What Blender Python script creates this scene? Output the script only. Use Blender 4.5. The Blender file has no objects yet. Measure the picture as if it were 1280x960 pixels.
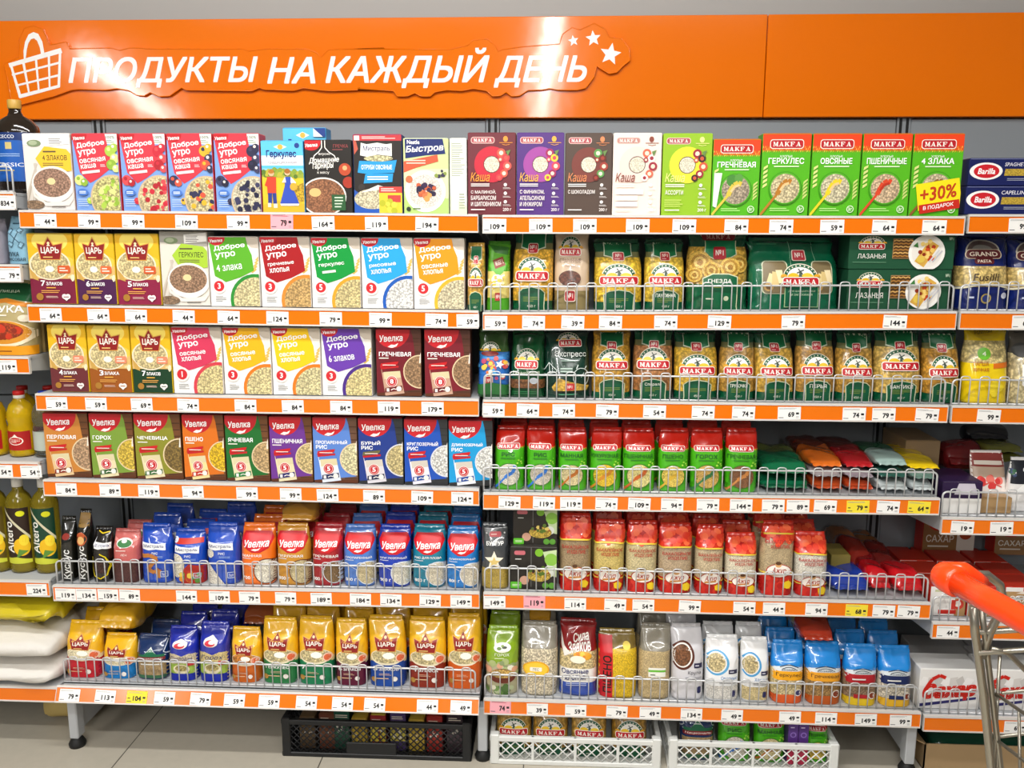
import bpy, math, random
import numpy as np
from mathutils import Vector, Matrix
from mathutils.geometry import tessellate_polygon, delaunay_2d_cdt

# ------------------------------------------------------------------ camera, light, exposure
PITCH, ROLL, YAW = 0.17036, 0.00307, -0.04718
CAM = (0.1959, -2.3683, 1.5430)
sc = bpy.context.scene
col = sc.collection
cd = bpy.data.cameras.new('camera')
cd.sensor_width = 36.0
cd.lens = 36.0 * 1100 / 1280
cam = bpy.data.objects.new('camera', cd)
col.objects.link(cam)
fw = Vector((math.sin(YAW)*math.cos(PITCH), math.cos(YAW)*math.cos(PITCH), -math.sin(PITCH)))
rt = Vector((math.cos(YAW), -math.sin(YAW), 0))
up = rt.cross(fw)
r2 = rt*math.cos(ROLL) + up*math.sin(ROLL)
u2 = -rt*math.sin(ROLL) + up*math.cos(ROLL)
M = Matrix((r2, u2, -fw)).transposed().to_4x4()
M.translation = CAM
cam.matrix_world = M
cd.clip_start = .02
sc.camera = cam
wd = bpy.data.worlds.new('world'); sc.world = wd; wd.use_nodes = True
wd.node_tree.nodes['Background'].inputs[0].default_value = (.97, .98, 1, 1)
wd.node_tree.nodes['Background'].inputs[1].default_value = .11
sc.view_settings.view_transform = 'Standard'
sc.view_settings.look = 'None'
sc.view_settings.exposure = -.02
sc.view_settings.gamma = 1
sc.view_settings.use_curve_mapping = False
LAMPS = [  # start xy, end xy, height, width, watts
    ((.17, -3.0), (-.02, -9.5), 3.0, .08, 190),
    ((-3.7, -4.2), (-5.2, -9.5), 3.0, .1, 230),
    ((-1.55, -1.15), (1.05, -1.15), 3.0, .14, 60),
    ((-2.1, -2.5), (1.5, -2.5), 3.0, .14, 78),  # extra row added as frontal fill, no tube known to hang here
]
CEIL = 3.15

# ------------------------------------------------------------------ colour and materials
def lin(h):
    if not isinstance(h, str): return h
    r = [int(h[i:i+2], 16)/255 for i in (0, 2, 4)]
    return tuple((c/12.92 if c <= .04045 else ((c+.055)/1.055)**2.4) for c in r)

def mat(name, colr=None, rough=.5, metal=0, coat=0, attr=False, trans=0, emit=0, alpha=1, ior=1.45, spec=.5):
    m = bpy.data.materials.new(name); m.use_nodes = True
    b = m.node_tree.nodes['Principled BSDF']
    if colr: b.inputs['Base Color'].default_value = (*lin(colr), 1)
    b.inputs['Roughness'].default_value = rough
    b.inputs['Metallic'].default_value = metal
    b.inputs['Coat Weight'].default_value = coat
    b.inputs['Coat Roughness'].default_value = .12
    b.inputs['Transmission Weight'].default_value = trans
    b.inputs['IOR'].default_value = ior
    b.inputs['Specular IOR Level'].default_value = spec
    b.inputs['Alpha'].default_value = alpha
    if emit:
        b.inputs['Emission Color'].default_value = (*lin(colr), 1); b.inputs['Emission Strength'].default_value = emit
    if attr:
        a = m.node_tree.nodes.new('ShaderNodeAttribute'); a.attribute_name = 'Col'
        m.node_tree.links.new(a.outputs['Color'], b.inputs['Base Color'])
    return m

def bump(m, scale, strength, dist=.002, detail=2, stretch=None):
    nt = m.node_tree; b = nt.nodes['Principled BSDF']
    tc = nt.nodes.new('ShaderNodeTexCoord'); n = nt.nodes.new('ShaderNodeTexNoise'); bp = nt.nodes.new('ShaderNodeBump')
    n.inputs['Scale'].default_value = scale; n.inputs['Detail'].default_value = detail
    src = tc.outputs['Object']
    if stretch:
        mp = nt.nodes.new('ShaderNodeMapping'); mp.inputs['Scale'].default_value = stretch
        nt.links.new(src, mp.inputs['Vector']); src = mp.outputs['Vector']
    nt.links.new(src, n.inputs['Vector']); nt.links.new(n.outputs['Fac'], bp.inputs['Height'])
    bp.inputs['Strength'].default_value = strength; bp.inputs['Distance'].default_value = dist
    nt.links.new(bp.outputs['Normal'], b.inputs['Normal'])
    return m

def grain(name, scale, lo, hi, rough, coat, stretch=(1, 1, 1), distort=0, bstr=.5):
    """printed or packed grain: every voronoi cell a little lighter or darker than the pack's own grain colour"""
    m = mat(name, rough=rough, coat=coat, attr=True)
    nt = m.node_tree; b = nt.nodes['Principled BSDF']
    a = [n for n in nt.nodes if n.type == 'ATTRIBUTE'][0]
    tc = nt.nodes.new('ShaderNodeTexCoord'); mp = nt.nodes.new('ShaderNodeMapping'); mp.inputs['Scale'].default_value = stretch
    nt.links.new(tc.outputs['Object'], mp.inputs['Vector'])
    src = mp.outputs['Vector']
    if distort:
        nz = nt.nodes.new('ShaderNodeTexNoise'); nz.inputs['Scale'].default_value = 40
        mx = nt.nodes.new('ShaderNodeMix'); mx.data_type = 'VECTOR'; mx.inputs[0].default_value = distort
        nt.links.new(src, nz.inputs['Vector']); nt.links.new(src, mx.inputs[4]); nt.links.new(nz.outputs['Color'], mx.inputs[5]); src = mx.outputs[1]
    v = nt.nodes.new('ShaderNodeTexVoronoi'); v.inputs['Scale'].default_value = scale
    nt.links.new(src, v.inputs['Vector'])
    mr = nt.nodes.new('ShaderNodeMapRange'); mr.inputs['From Min'].default_value = .15; mr.inputs['From Max'].default_value = .75
    mr.inputs['To Min'].default_value = hi; mr.inputs['To Max'].default_value = lo
    nt.links.new(v.outputs['Distance'], mr.inputs['Value'])
    sp = nt.nodes.new('ShaderNodeSeparateColor'); nt.links.new(v.outputs['Color'], sp.inputs[0])
    m2 = nt.nodes.new('ShaderNodeMapRange'); m2.inputs['To Min'].default_value = .78; m2.inputs['To Max'].default_value = 1.15
    nt.links.new(sp.outputs[0], m2.inputs['Value'])
    mu = nt.nodes.new('ShaderNodeMath'); mu.operation = 'MULTIPLY'
    nt.links.new(mr.outputs['Result'], mu.inputs[0]); nt.links.new(m2.outputs['Result'], mu.inputs[1])
    vm = nt.nodes.new('ShaderNodeVectorMath'); vm.operation = 'SCALE'
    nt.links.new(a.outputs['Color'], vm.inputs[0]); nt.links.new(mu.outputs[0], vm.inputs['Scale'])
    nt.links.new(vm.outputs[0], b.inputs['Base Color'])
    return m

CARD = mat('printed_card', rough=.38, attr=True)
FILM = bump(mat('printed_film', rough=.24, attr=True, coat=1), 24, .55, .010, 2.5)
for n_ in FILM.node_tree.nodes:
    if n_.type == 'TEX_NOISE': n_.noise_type = 'RIDGED_MULTIFRACTAL'; n_.inputs['Distortion'].default_value = .6
FILM.node_tree.nodes['Principled BSDF'].inputs['Coat Roughness'].default_value = .07
FINE = grain('fine_grain', 330, .62, 1.12, .5, .2)
COARSE = grain('coarse_grain', 190, .42, 1.18, .5, .2)
PASTA = grain('pasta_behind_film', 125, .5, 1.28, .28, .8, distort=.02)
FINEF = bump(grain('groats_behind_film', 360, .66, 1.1, .3, .6), 40, .4, .003)
CLEAR = bump(mat('crumpled_clear_film', 'b9b4a8', rough=.18, coat=.6), 70, .8, .006, 3)
SLOTS = [CARD, FILM, FINE, COARSE, PASTA, FINEF]
METAL = mat('painted_grey_metal', 'b4b7ba', rough=.4)
METALD = mat('back_panel_grey_paint', '8b9095', rough=.45)
WIRE = mat('zinc_wire', 'd2d3d4', rough=.3, metal=.3)
RAIL = bump(mat('orange_price_strip', 'ec7408', rough=.2, coat=.3), 12, .08, .002)
RAILE = mat('clear_rail_edge', 'd6d2cd', rough=.35)
DARK = mat('black_rubber', '141414', rough=.6)
TAGM = mat('tag_paper', rough=.5, attr=True)

# ------------------------------------------------------------------ objects
NEED = {}
def link(name, me, parent=None, label=None, cat=None, group=None, kind=None, loc=None):
    o = bpy.data.objects.new(name, me); col.objects.link(o)
    if parent is not None: o.parent = parent
    if loc is not None: o.location = loc
    tag(o, label, cat, group, kind)
    return o

def tag(o, label=None, cat=None, group=None, kind=None):
    if label: o['label'] = label
    if cat: o['category'] = cat
    if group: o['group'] = group
    if kind: o['kind'] = kind
    return o

class MB:
    """collects shapes into one mesh"""
    def __init__(s): s.v = []; s.f = []; s.c = []; s.m = []; s.sm = []
    def add(s, vs, fs, c=None, m=0, smooth=False):
        o = len(s.v); s.v += [tuple(map(float, q)) for q in vs]
        c = lin(c) if c is not None else (1, 1, 1)
        for f in fs: s.f.append(tuple(int(i)+o for i in f)); s.c.append(c); s.m.append(m); s.sm.append(smooth)
    def box(s, x0, x1, y0, y1, z0, z1, c=None, m=0, bev=0):
        if bev <= 0:
            vs = [(x, y, z) for z in (z0, z1) for y in (y0, y1) for x in (x0, x1)]
            s.add(vs, [(0, 1, 5, 4), (1, 3, 7, 5), (3, 2, 6, 7), (2, 0, 4, 6), (4, 5, 7, 6), (0, 2, 3, 1)], c, m); return
        b = bev; X = (x0, x1); Y = (y0, y1); Z = (z0, z1); vs = []; idx = {}
        for k in range(2):
            for j in range(2):
                for i in range(2):
                    sx = b if i == 0 else -b; sy = b if j == 0 else -b; sz = b if k == 0 else -b
                    for ax in range(3):
                        idx[i, j, k, ax] = len(vs)
                        vs.append((X[i] + (0 if ax == 0 else sx), Y[j] + (0 if ax == 1 else sy), Z[k] + (0 if ax == 2 else sz)))
        F = []
        for i in range(2):
            q = [idx[i, 0, 0, 0], idx[i, 1, 0, 0], idx[i, 1, 1, 0], idx[i, 0, 1, 0]]; F.append(q if i else q[::-1])
            q = [idx[0, i, 0, 1], idx[1, i, 0, 1], idx[1, i, 1, 1], idx[0, i, 1, 1]]; F.append(q[::-1] if i else q)
            q = [idx[0, 0, i, 2], idx[1, 0, i, 2], idx[1, 1, i, 2], idx[0, 1, i, 2]]; F.append(q if i else q[::-1])
        for a in range(2):
            for c2 in range(2):
                F.append([idx[a, c2, 0, 0], idx[a, c2, 1, 0], idx[a, c2, 1, 1], idx[a, c2, 0, 1]])
                F.append([idx[a, 0, c2, 0], idx[a, 1, c2, 0], idx[a, 1, c2, 2], idx[a, 0, c2, 2]])
                F.append([idx[0, a, c2, 1], idx[1, a, c2, 1], idx[1, a, c2, 2], idx[0, a, c2, 2]])
        for i in range(2):
            for j in range(2):
                for k in range(2): F.append([idx[i, j, k, 0], idx[i, j, k, 1], idx[i, j, k, 2]])
        # outward orientation
        ce = np.array([(x0+x1)/2, (y0+y1)/2, (z0+z1)/2]); A = np.array(vs); G = []
        for f in F:
            n = np.cross(A[f[1]]-A[f[0]], A[f[2]]-A[f[0]])
            G.append(f if n @ (A[f].mean(0)-ce) > 0 else f[::-1])
        s.add(vs, G, c, m)
    def tube(s, pts, r, seg=6, c=None, m=0, closed=False):
        P = np.array(pts, float); n = len(P)
        rr = np.full(n, r) if np.isscalar(r) else np.array(r)
        T = np.gradient(P, axis=0) if not closed else np.roll(P, -1, 0)-np.roll(P, 1, 0)
        T /= np.linalg.norm(T, axis=1)[:, None]+1e-12
        u = np.cross(T[0], (0, 0, 1) if abs(T[0][2]) < .9 else (1, 0, 0)); u /= np.linalg.norm(u)
        vs = []
        for i in range(n):
            u = u - T[i]*(u @ T[i]); u /= np.linalg.norm(u); w = np.cross(T[i], u)
            for k in range(seg):
                a = 2*math.pi*k/seg; vs.append(P[i]+rr[i]*(math.cos(a)*u+math.sin(a)*w))
        fs = []
        for i in range(n if closed else n-1):
            j = (i+1) % n
            for k in range(seg): fs.append((i*seg+k, i*seg+(k+1) % seg, j*seg+(k+1) % seg, j*seg+k))
        if not closed: fs += [tuple(range(seg))[::-1], tuple((n-1)*seg+k for k in range(seg))]
        s.add(vs, fs, c, m, True)
    def lathe(s, prof, cx=0, cy=0, seg=20, c=None, m=0, sx=1, sy=1):
        vs = []; fs = []
        for (r, z) in prof:
            for k in range(seg):
                a = 2*math.pi*k/seg; vs.append((cx+sx*r*math.cos(a), cy+sy*r*math.sin(a), z))
        n = len(prof)
        for i in range(n-1):
            for k in range(seg): fs.append((i*seg+k, i*seg+(k+1) % seg, (i+1)*seg+(k+1) % seg, (i+1)*seg+k))
        fs += [tuple(range(seg))[::-1], tuple((n-1)*seg+k for k in range(seg))]
        s.add(vs, fs, c, m, True)
    def mesh(s, name, mats, attr=True):
        me = bpy.data.meshes.new(name); me.from_pydata(s.v, [], s.f)
        for m in mats: me.materials.append(m)
        n = len(me.polygons)
        me.polygons.foreach_set('material_index', np.array(s.m, np.int32))
        me.polygons.foreach_set('use_smooth', np.array(s.sm, bool))
        if attr:
            a = me.color_attributes.new('Col', 'FLOAT_COLOR', 'CORNER')
            cnt = np.array([len(f) for f in s.f]); C = np.ones((cnt.sum(), 4), np.float32)
            C[:, :3] = np.repeat(np.array(s.c, np.float32), cnt, 0)
            a.data.foreach_set('color', C.ravel())
        me.update(); return me
    def build(s, name, mats, parent=None, label=None, cat=None, group=None, kind=None, loc=None, attr=True):
        mats = mats if isinstance(mats, list) else [mats]
        return link(name, s.mesh(name, mats, attr), parent, label, cat, group, kind, loc)

def tris_of(P):
    P = [Vector((a, b, 0)) for a, b in P]
    return [tuple(t) for t in tessellate_polygon([P])]

def clip01(P):
    for ax, lim, sg in ((0, 0, 1), (0, 1, -1), (1, 0, 1), (1, 1, -1)):
        Q = []
        for i in range(len(P)):
            a, b = P[i-1], P[i]; da = (a[ax]-lim)*sg; db = (b[ax]-lim)*sg
            if (da >= 0) != (db >= 0):
                t = da/(da-db); Q.append((a[0]+t*(b[0]-a[0]), a[1]+t*(b[1]-a[1])))
            if db >= 0: Q.append(b)
        P = Q
        if len(P) < 3: return []
    return P

_tc = {}
def glyphs(s, bold=.02, shear=0.):
    """a line of lettering as sheets of triangles in a unit box; letters are filled by winding number"""
    k = (s, bold, shear)
    if k in _tc: return _tc[k]
    cu = bpy.data.curves.new('lettering', 'FONT'); cu.body = s; cu.resolution_u = 2; cu.fill_mode = 'NONE'
    o = bpy.data.objects.new('lettering', cu); col.objects.link(o)
    bpy.context.view_layer.update()
    me = bpy.data.meshes.new_from_object(o.evaluated_get(bpy.context.evaluated_depsgraph_get()))
    P = np.array([v.co[:2] for v in me.vertices]).reshape(-1, 2); E = [tuple(e.vertices) for e in me.edges]
    bpy.data.objects.remove(o); bpy.data.curves.remove(cu); bpy.data.meshes.remove(me)
    nb = {}
    for a, c in E: nb.setdefault(a, []).append(c); nb.setdefault(c, []).append(a)
    seen = set(); edges = []
    for st in range(len(P)):  # walk every outline in the order its points were drawn
        if st in seen or st not in nb: continue
        lp = [st]; seen.add(st); cur = st+1 if st+1 in nb[st] else nb[st][0]
        while cur not in seen:
            lp.append(cur); seen.add(cur); nx = [q for q in nb[cur] if q not in seen]
            if not nx: break
            cur = cur+1 if cur+1 in nx else nx[0]
        edges += [(lp[q], lp[(q+1) % len(lp)]) for q in range(len(lp))]
    vs, _, fs, _, _, _ = delaunay_2d_cdt([Vector(q) for q in P], edges, [], 1, 1e-6)
    V = np.array([v[:] for v in vs]); T = np.array([f[:] for f in fs]); ce = V[T].mean(1)
    A = P[[e[0] for e in edges]]; B = P[[e[1] for e in edges]]
    y = ce[:, 1][:, None]; upw = (A[:, 1] <= y) & (B[:, 1] > y); dn = (A[:, 1] > y) & (B[:, 1] <= y)
    side = (B[:, 0]-A[:, 0])*(y-A[:, 1])-(ce[:, 0][:, None]-A[:, 0])*(B[:, 1]-A[:, 1])
    wn = (upw & (side > 0)).sum(1)-(dn & (side < 0)).sum(1)
    T = T[wn != 0]
    V = V.copy(); V[:, 0] += shear*V[:, 1]
    a = V[T[:, 1]]-V[T[:, 0]]; c = V[T[:, 2]]-V[T[:, 0]]; neg = a[:, 0]*c[:, 1]-a[:, 1]*c[:, 0] < 0
    T[neg] = T[neg][:, ::-1]
    k0, inv = np.unique(T, return_inverse=True); V = V[k0]; T = inv.reshape(-1, 3)
    parts = [T]
    if bold:
        k4 = [(-1, -1), (1, -1), (-1, 1), (1, 1)]; n0 = len(V)
        V = np.concatenate([V+np.array(q)*bold*.62 for q in k4]); parts = [t+n0*i for i in range(4) for t in parts]
    lo = V.min(0); hi = V.max(0); asp = (hi-lo)[0]/(hi-lo)[1]
    _tc[k] = ((V-lo)/(hi-lo), parts, asp); return _tc[k]

def serif_word():
    """five slab serif capitals drawn stroke by stroke in a unit box"""
    L = {'M': [[(0, 0), (.36, 0), (.36, .1), (0, .1)], [(.66, 0), (1.04, 0), (1.04, .1), (.66, .1)], [(.1, 0), (.22, 0), (.22, 1), (.1, 1)], [(.72, 0), (.96, 0), (.96, 1), (.72, 1)],
               [(0, 1), (0, .9), (.2, .9), (.34, 1)], [(.1, 1), (.46, .12), (.58, .12), (.34, 1)], [(.74, 1), (.48, .12), (.58, .12), (.9, 1)], [(.74, 1), (.74, .9), (1.04, .9), (1.04, 1)]],
         'A': [[(-.02, 0), (.36, 0), (.36, .1), (-.02, .1)], [(.56, 0), (1.02, 0), (1.02, .1), (.56, .1)], [(.1, 0), (.2, 0), (.54, 1), (.44, 1)], [(.62, 0), (.9, 0), (.6, 1), (.4, 1)], [(.24, .26), (.7, .26), (.7, .38), (.28, .38)]],
         'K': [[(0, 0), (.42, 0), (.42, .1), (0, .1)], [(0, .9), (.42, .9), (.42, 1), (0, 1)], [(.09, 0), (.33, 0), (.33, 1), (.09, 1)], [(.3, .42), (.7, 1), (.84, 1), (.42, .36)], [(.4, .56), (.7, 0), (1.0, 0), (.54, .66)], [(.62, 0), (1.04, 0), (1.04, .1), (.62, .1)], [(.6, .9), (.98, .9), (.98, 1), (.6, 1)]],
         'F': [[(0, 0), (.48, 0), (.48, .1), (0, .1)], [(.1, 0), (.34, 0), (.34, 1), (.1, 1)], [(0, .88), (.88, .88), (.88, 1), (0, 1)], [(.78, .66), (.88, .66), (.88, 1), (.78, 1)], [(.3, .46), (.66, .46), (.66, .58), (.3, .58)], [(.58, .36), (.66, .36), (.66, .68), (.58, .68)]]}
    V = []; T = []
    for i, ch in enumerate('MAKFA'):
        for P in L[ch]:
            T.append([]); o = len(V); V += [((x + i*1.16)/(4*1.16+1), y) for x, y in P]
            for t in tris_of(P):
                a, b, c = (np.array(P[q]) for q in t)
                t = t if (b-a)[0]*(c-a)[1]-(b-a)[1]*(c-a)[0] > 0 else t[::-1]
                T[-1].append([q+o for q in t])
    return np.array(V), [np.array(t) for t in T], 4.6
_tc['SERIF'] = serif_word()

class Sheet:
    """flat print laid out on a face: u to the right, v up, both from 0 to 1; later shapes lie on earlier ones"""
    def __init__(s, w, h): s.w = w; s.h = h; s.a = []; s.L = 0
    def tri(s, V, T, c, m=0, lift=True):
        if lift: s.L += 1
        if len(T): s.a.append((np.array(V, float), np.array(T, int), lin(c), m, s.L))
    def p(s, P, c, m=0, lift=True):
        P = clip01([tuple(q) for q in P])
        if len(P) < 3: return
        ar = sum(P[i-1][0]*P[i][1]-P[i][0]*P[i-1][1] for i in range(len(P)))
        if ar < 0: P = P[::-1]
        T = []
        A = np.array(P)
        for t in tris_of(P):
            a, b, c2 = A[list(t)]
            cr = (b-a)[0]*(c2-a)[1]-(b-a)[1]*(c2-a)[0]
            if abs(cr) < 1e-10: continue
            T.append(t if cr > 0 else t[::-1])
        s.tri(P, T, c, m, lift)
    def r(s, u0, v0, u1, v1, c, m=0, lift=True): s.p([(u0, v0), (u1, v0), (u1, v1), (u0, v1)], c, m, lift)
    def e(s, u, v, ru, c, m=0, rv=None, a0=0, a1=360, n=30, lift=True):
        rv = ru*s.w/s.h if rv is None else rv
        P = [(u+ru*math.cos(math.radians(a0+(a1-a0)*i/n)), v+rv*math.sin(math.radians(a0+(a1-a0)*i/n))) for i in range(n if a1-a0 >= 360 else n+1)]
        s.p(P, c, m, lift)
    def rr(s, u0, v0, u1, v1, c, k=.25, m=0):
        ry = (v1-v0)*k; rx = min(ry*s.h/s.w, (u1-u0)/2); P = []
        for (cu, cv, a) in ((u1-rx, v0+ry, -90), (u1-rx, v1-ry, 0), (u0+rx, v1-ry, 90), (u0+rx, v0+ry, 180)):
            for i in range(5): t = math.radians(a+22.5*i); P.append((cu+rx*math.cos(t), cv+ry*math.sin(t)))
        s.p(P, c, m)
    def t(s, txt, u0, v0, u1, v1, c, bold=.02, shear=0., rot=0, keep=False, serif=False, m=0):
        if not txt: return
        V, T, asp = _tc['SERIF'] if serif else glyphs(txt, bold, shear)
        if keep:  # keep the letters' own proportions inside the slot
            wd = asp*(v1-v0)*s.h/s.w
            if wd < u1-u0: d = (u1-u0-wd)/2; u0, u1 = u0+d, u1-d
        Q = np.empty_like(V); Q[:, 0] = u0+V[:, 0]*(u1-u0); Q[:, 1] = v0+V[:, 1]*(v1-v0)
        if rot: Q = s.rot(Q, rot, (u0+u1)/2, (v0+v1)/2)
        s.parts(Q, T, c, m)
    def parts(s, Q, T, c, m=0):
        """overlapping strokes each get a hair's breadth of their own"""
        s.L += 1
        for t in T:
            k, inv = np.unique(t, return_inverse=True)
            s.tri(np.asarray(Q)[k], inv.reshape(-1, 3), c, m, False); s.L += .1
    def rot(s, Q, deg, cu, cv):
        Q = np.array(Q, float); x = (Q[:, 0]-cu)*s.w; y = (Q[:, 1]-cv)*s.h; a = math.radians(deg)
        return np.stack([cu+(x*math.cos(a)-y*math.sin(a))/s.w, cv+(x*math.sin(a)+y*math.cos(a))/s.h], 1)
    def pr(s, P, deg, c, m=0):
        A = np.array(P); ce = A.mean(0); s.p([tuple(q) for q in s.rot(A, deg, *ce)], c, m)
    def bars(s, u0, v0, u1, v1, n, c, seed=0, fill=.5):
        """lines of print too small to read"""
        rd = random.Random(seed); st = (v1-v0)/n; s.L += 1
        for i in range(n):
            v = v1-st*(i+1)+st*(1-fill)/2; s.r(u0, v, u0+(u1-u0)*rd.uniform(.6, 1), v+st*fill, c, 0, False)
    def dots(s, n, u, v, ru, size, cols, seed=0, m=0, rv=None):
        rd = random.Random(seed); rv = rv or ru*s.w/s.h
        for i in range(n):
            a = rd.uniform(0, 6.28); q = math.sqrt(rd.random()); z = size*rd.uniform(.7, 1.2)
            s.L += .25; s.e(u+q*ru*math.cos(a), v+q*rv*math.sin(a), z, rd.choice(cols), m, n=9, lift=False)
    def star(s, u, v, r, c, rot=0):
        s.p([(u+r*(1 if i % 2 == 0 else .45)*math.sin(math.radians(rot+36*i)), v+r*(1 if i % 2 == 0 else .45)*math.cos(math.radians(rot+36*i))*s.w/s.h) for i in range(10)], c)
    def line(s, pts, wd, c):
        """a painted stroke of width wd (in u)"""
        s.L += 1; A = np.array(pts)*[s.w, s.h]
        for a, b in zip(A[:-1], A[1:]):
            d = b-a; n = np.array([-d[1], d[0]])/(np.linalg.norm(d)+1e-9)*wd*s.w/2
            s.L += .12; s.p([tuple(q/np.array([s.w, s.h])) for q in (a-n, b-n, b+n, a+n)], c, 0, False)

def fineness(V, T, maxlen):
    """split long edges so print can follow a curved face"""
    X = V[T]
    for _ in range(14):
        E = np.stack([np.linalg.norm(X[:, 1]-X[:, 0], axis=1), np.linalg.norm(X[:, 2]-X[:, 1], axis=1), np.linalg.norm(X[:, 0]-X[:, 2], axis=1)], 1)
        k = E.argmax(1); big = E.max(1) > maxlen
        if not big.any(): break
        Y = X[big]; kk = k[big]; i = np.arange(len(Y))
        a = Y[i, kk]; b = Y[i, (kk+1) % 3]; c = Y[i, (kk+2) % 3]; mid = (a+b)/2
        X = np.concatenate([X[~big], np.stack([a, mid, c], 1), np.stack([mid, b, c], 1)])
    F = np.round(X.reshape(-1, 2), 6)
    U, inv = np.unique(F, axis=0, return_inverse=True)
    return U, inv.reshape(-1, 3)

def lay(mb, S, fn, maxlen=None, smooth=False):
    """put the sheet S on a face: fn(u, v, layer) -> xyz"""
    for V, T, c, m, L in S.a:
        if maxlen:
            U, T = fineness(V*[S.w, S.h], T, maxlen); V = U/[S.w, S.h]
        P = fn(V[:, 0], V[:, 1], L)
        mb.add(P, T, None, m, smooth)
        n = len(T); mb.c[-n:] = [c]*n

# ------------------------------------------------------------------ pack shapes
def carton(name, w, h, d, S, front, side, top, **kw):
    mb = MB()
    mb.box(-w/2, w/2, 0, d, 0, h, side, 0, bev=.0012)
    mb.c[2] = lin(front)
    e = .0004
    mb.add([(-w/2+.001, -e*.4, .001), (w/2-.001, -e*.4, .001), (w/2-.001, -e*.4, h-.001), (-w/2+.001, -e*.4, h-.001)], [(0, 1, 2, 3)], front)
    lay(mb, S, lambda u, v, L: np.stack([(u-.5)*w*.985, np.full_like(u, -e-.00012*L), .001+v*(h-.002)], 1))
    root = mb.build(name, SLOTS, **kw)
    # tucked lid with its glued flap
    lb = MB()
    lb.box(-w/2+.002, w/2-.002, .002, d-.002, h-.0002, h+.0006, top)
    lb.box(-w/2+.004, w/2-.004, .003, d*.6, h+.0006, h+.0012, top)
    lb.build('top_flap', SLOTS, root)
    return root

def pouch_fn(w, h, d, style, seed, lean=0.):
    rd = random.Random(seed)
    if style == 'brick':
        K = [(rd.uniform(15, 60), rd.uniform(20, 80), rd.uniform(0, 6.3), rd.uniform(.4, 1)) for _ in range(5)]
    else:
        K = [(rd.uniform(20, 90), rd.uniform(15, 60), rd.uniform(0, 6.3), rd.uniform(.4, 1)) for _ in range(6)]
    topx = rd.uniform(-.004, .004); skew = rd.uniform(-.03, .03)
    def fn(u, v, L=0, back=False):
        u = np.asarray(u, float); t = np.clip(np.asarray(v, float), 0, 1); q = 2*u-1
        if style == 'brick':
            a = .5*w*(.975+.025*np.sin(np.pi*np.clip(t, 0, 1))**.5)
            tt = np.clip((t-.72)/.28, 0, 1); dd = .5*d*(1-tt)**1.1+.003
            dd = dd*(.93+.07*np.sin(np.pi*np.clip(t/.8, 0, 1)))
            a = a*(1-.04*tt)
            amp = .0007+.0046*np.clip((t-.6)/.3, 0, 1)*(1-tt**3)
        else:
            s = np.sin(np.pi*np.clip(.2+.8*t, .0, 1))
            a = .5*w*(.93+.07*s**.4 + .05*np.clip((.06-t)/.06, 0, 1) + .05*np.clip((t-.92)/.08, 0, 1) - .05*np.exp(-((t-.84)/.09)**2))
            dd = .5*d*np.clip(s, 0, 1)**.55*np.where(t > .6, 1-.3*((t-.6)/.4), 1)+.002
            amp = .0014+.0042*np.clip((t-.62)/.25, 0, 1)+.0016*np.clip((.2-t)/.2, 0, 1)
        off = .00022*L + (.0003 if L else 0)
        a = a+off*.3
        x = a*q + (topx + skew*w*q*q)*np.clip((t-.6)/.4, 0, 1)
        prof = (1-np.clip(np.abs(q), 0, 1)**4)**.5
        wr = sum(k[3]*np.sin(k[0]*x+k[1]*t*h*(1 if i % 2 else -1)+k[2]) for i, k in enumerate(K))*amp*(1-q**4)*.6
        y = .5*d + lean*t + (dd*prof if back else -(dd*prof+wr))
        y = y + (0 if back else -off)
        return np.stack([x, y, t*h], -1)
    return fn

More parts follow.
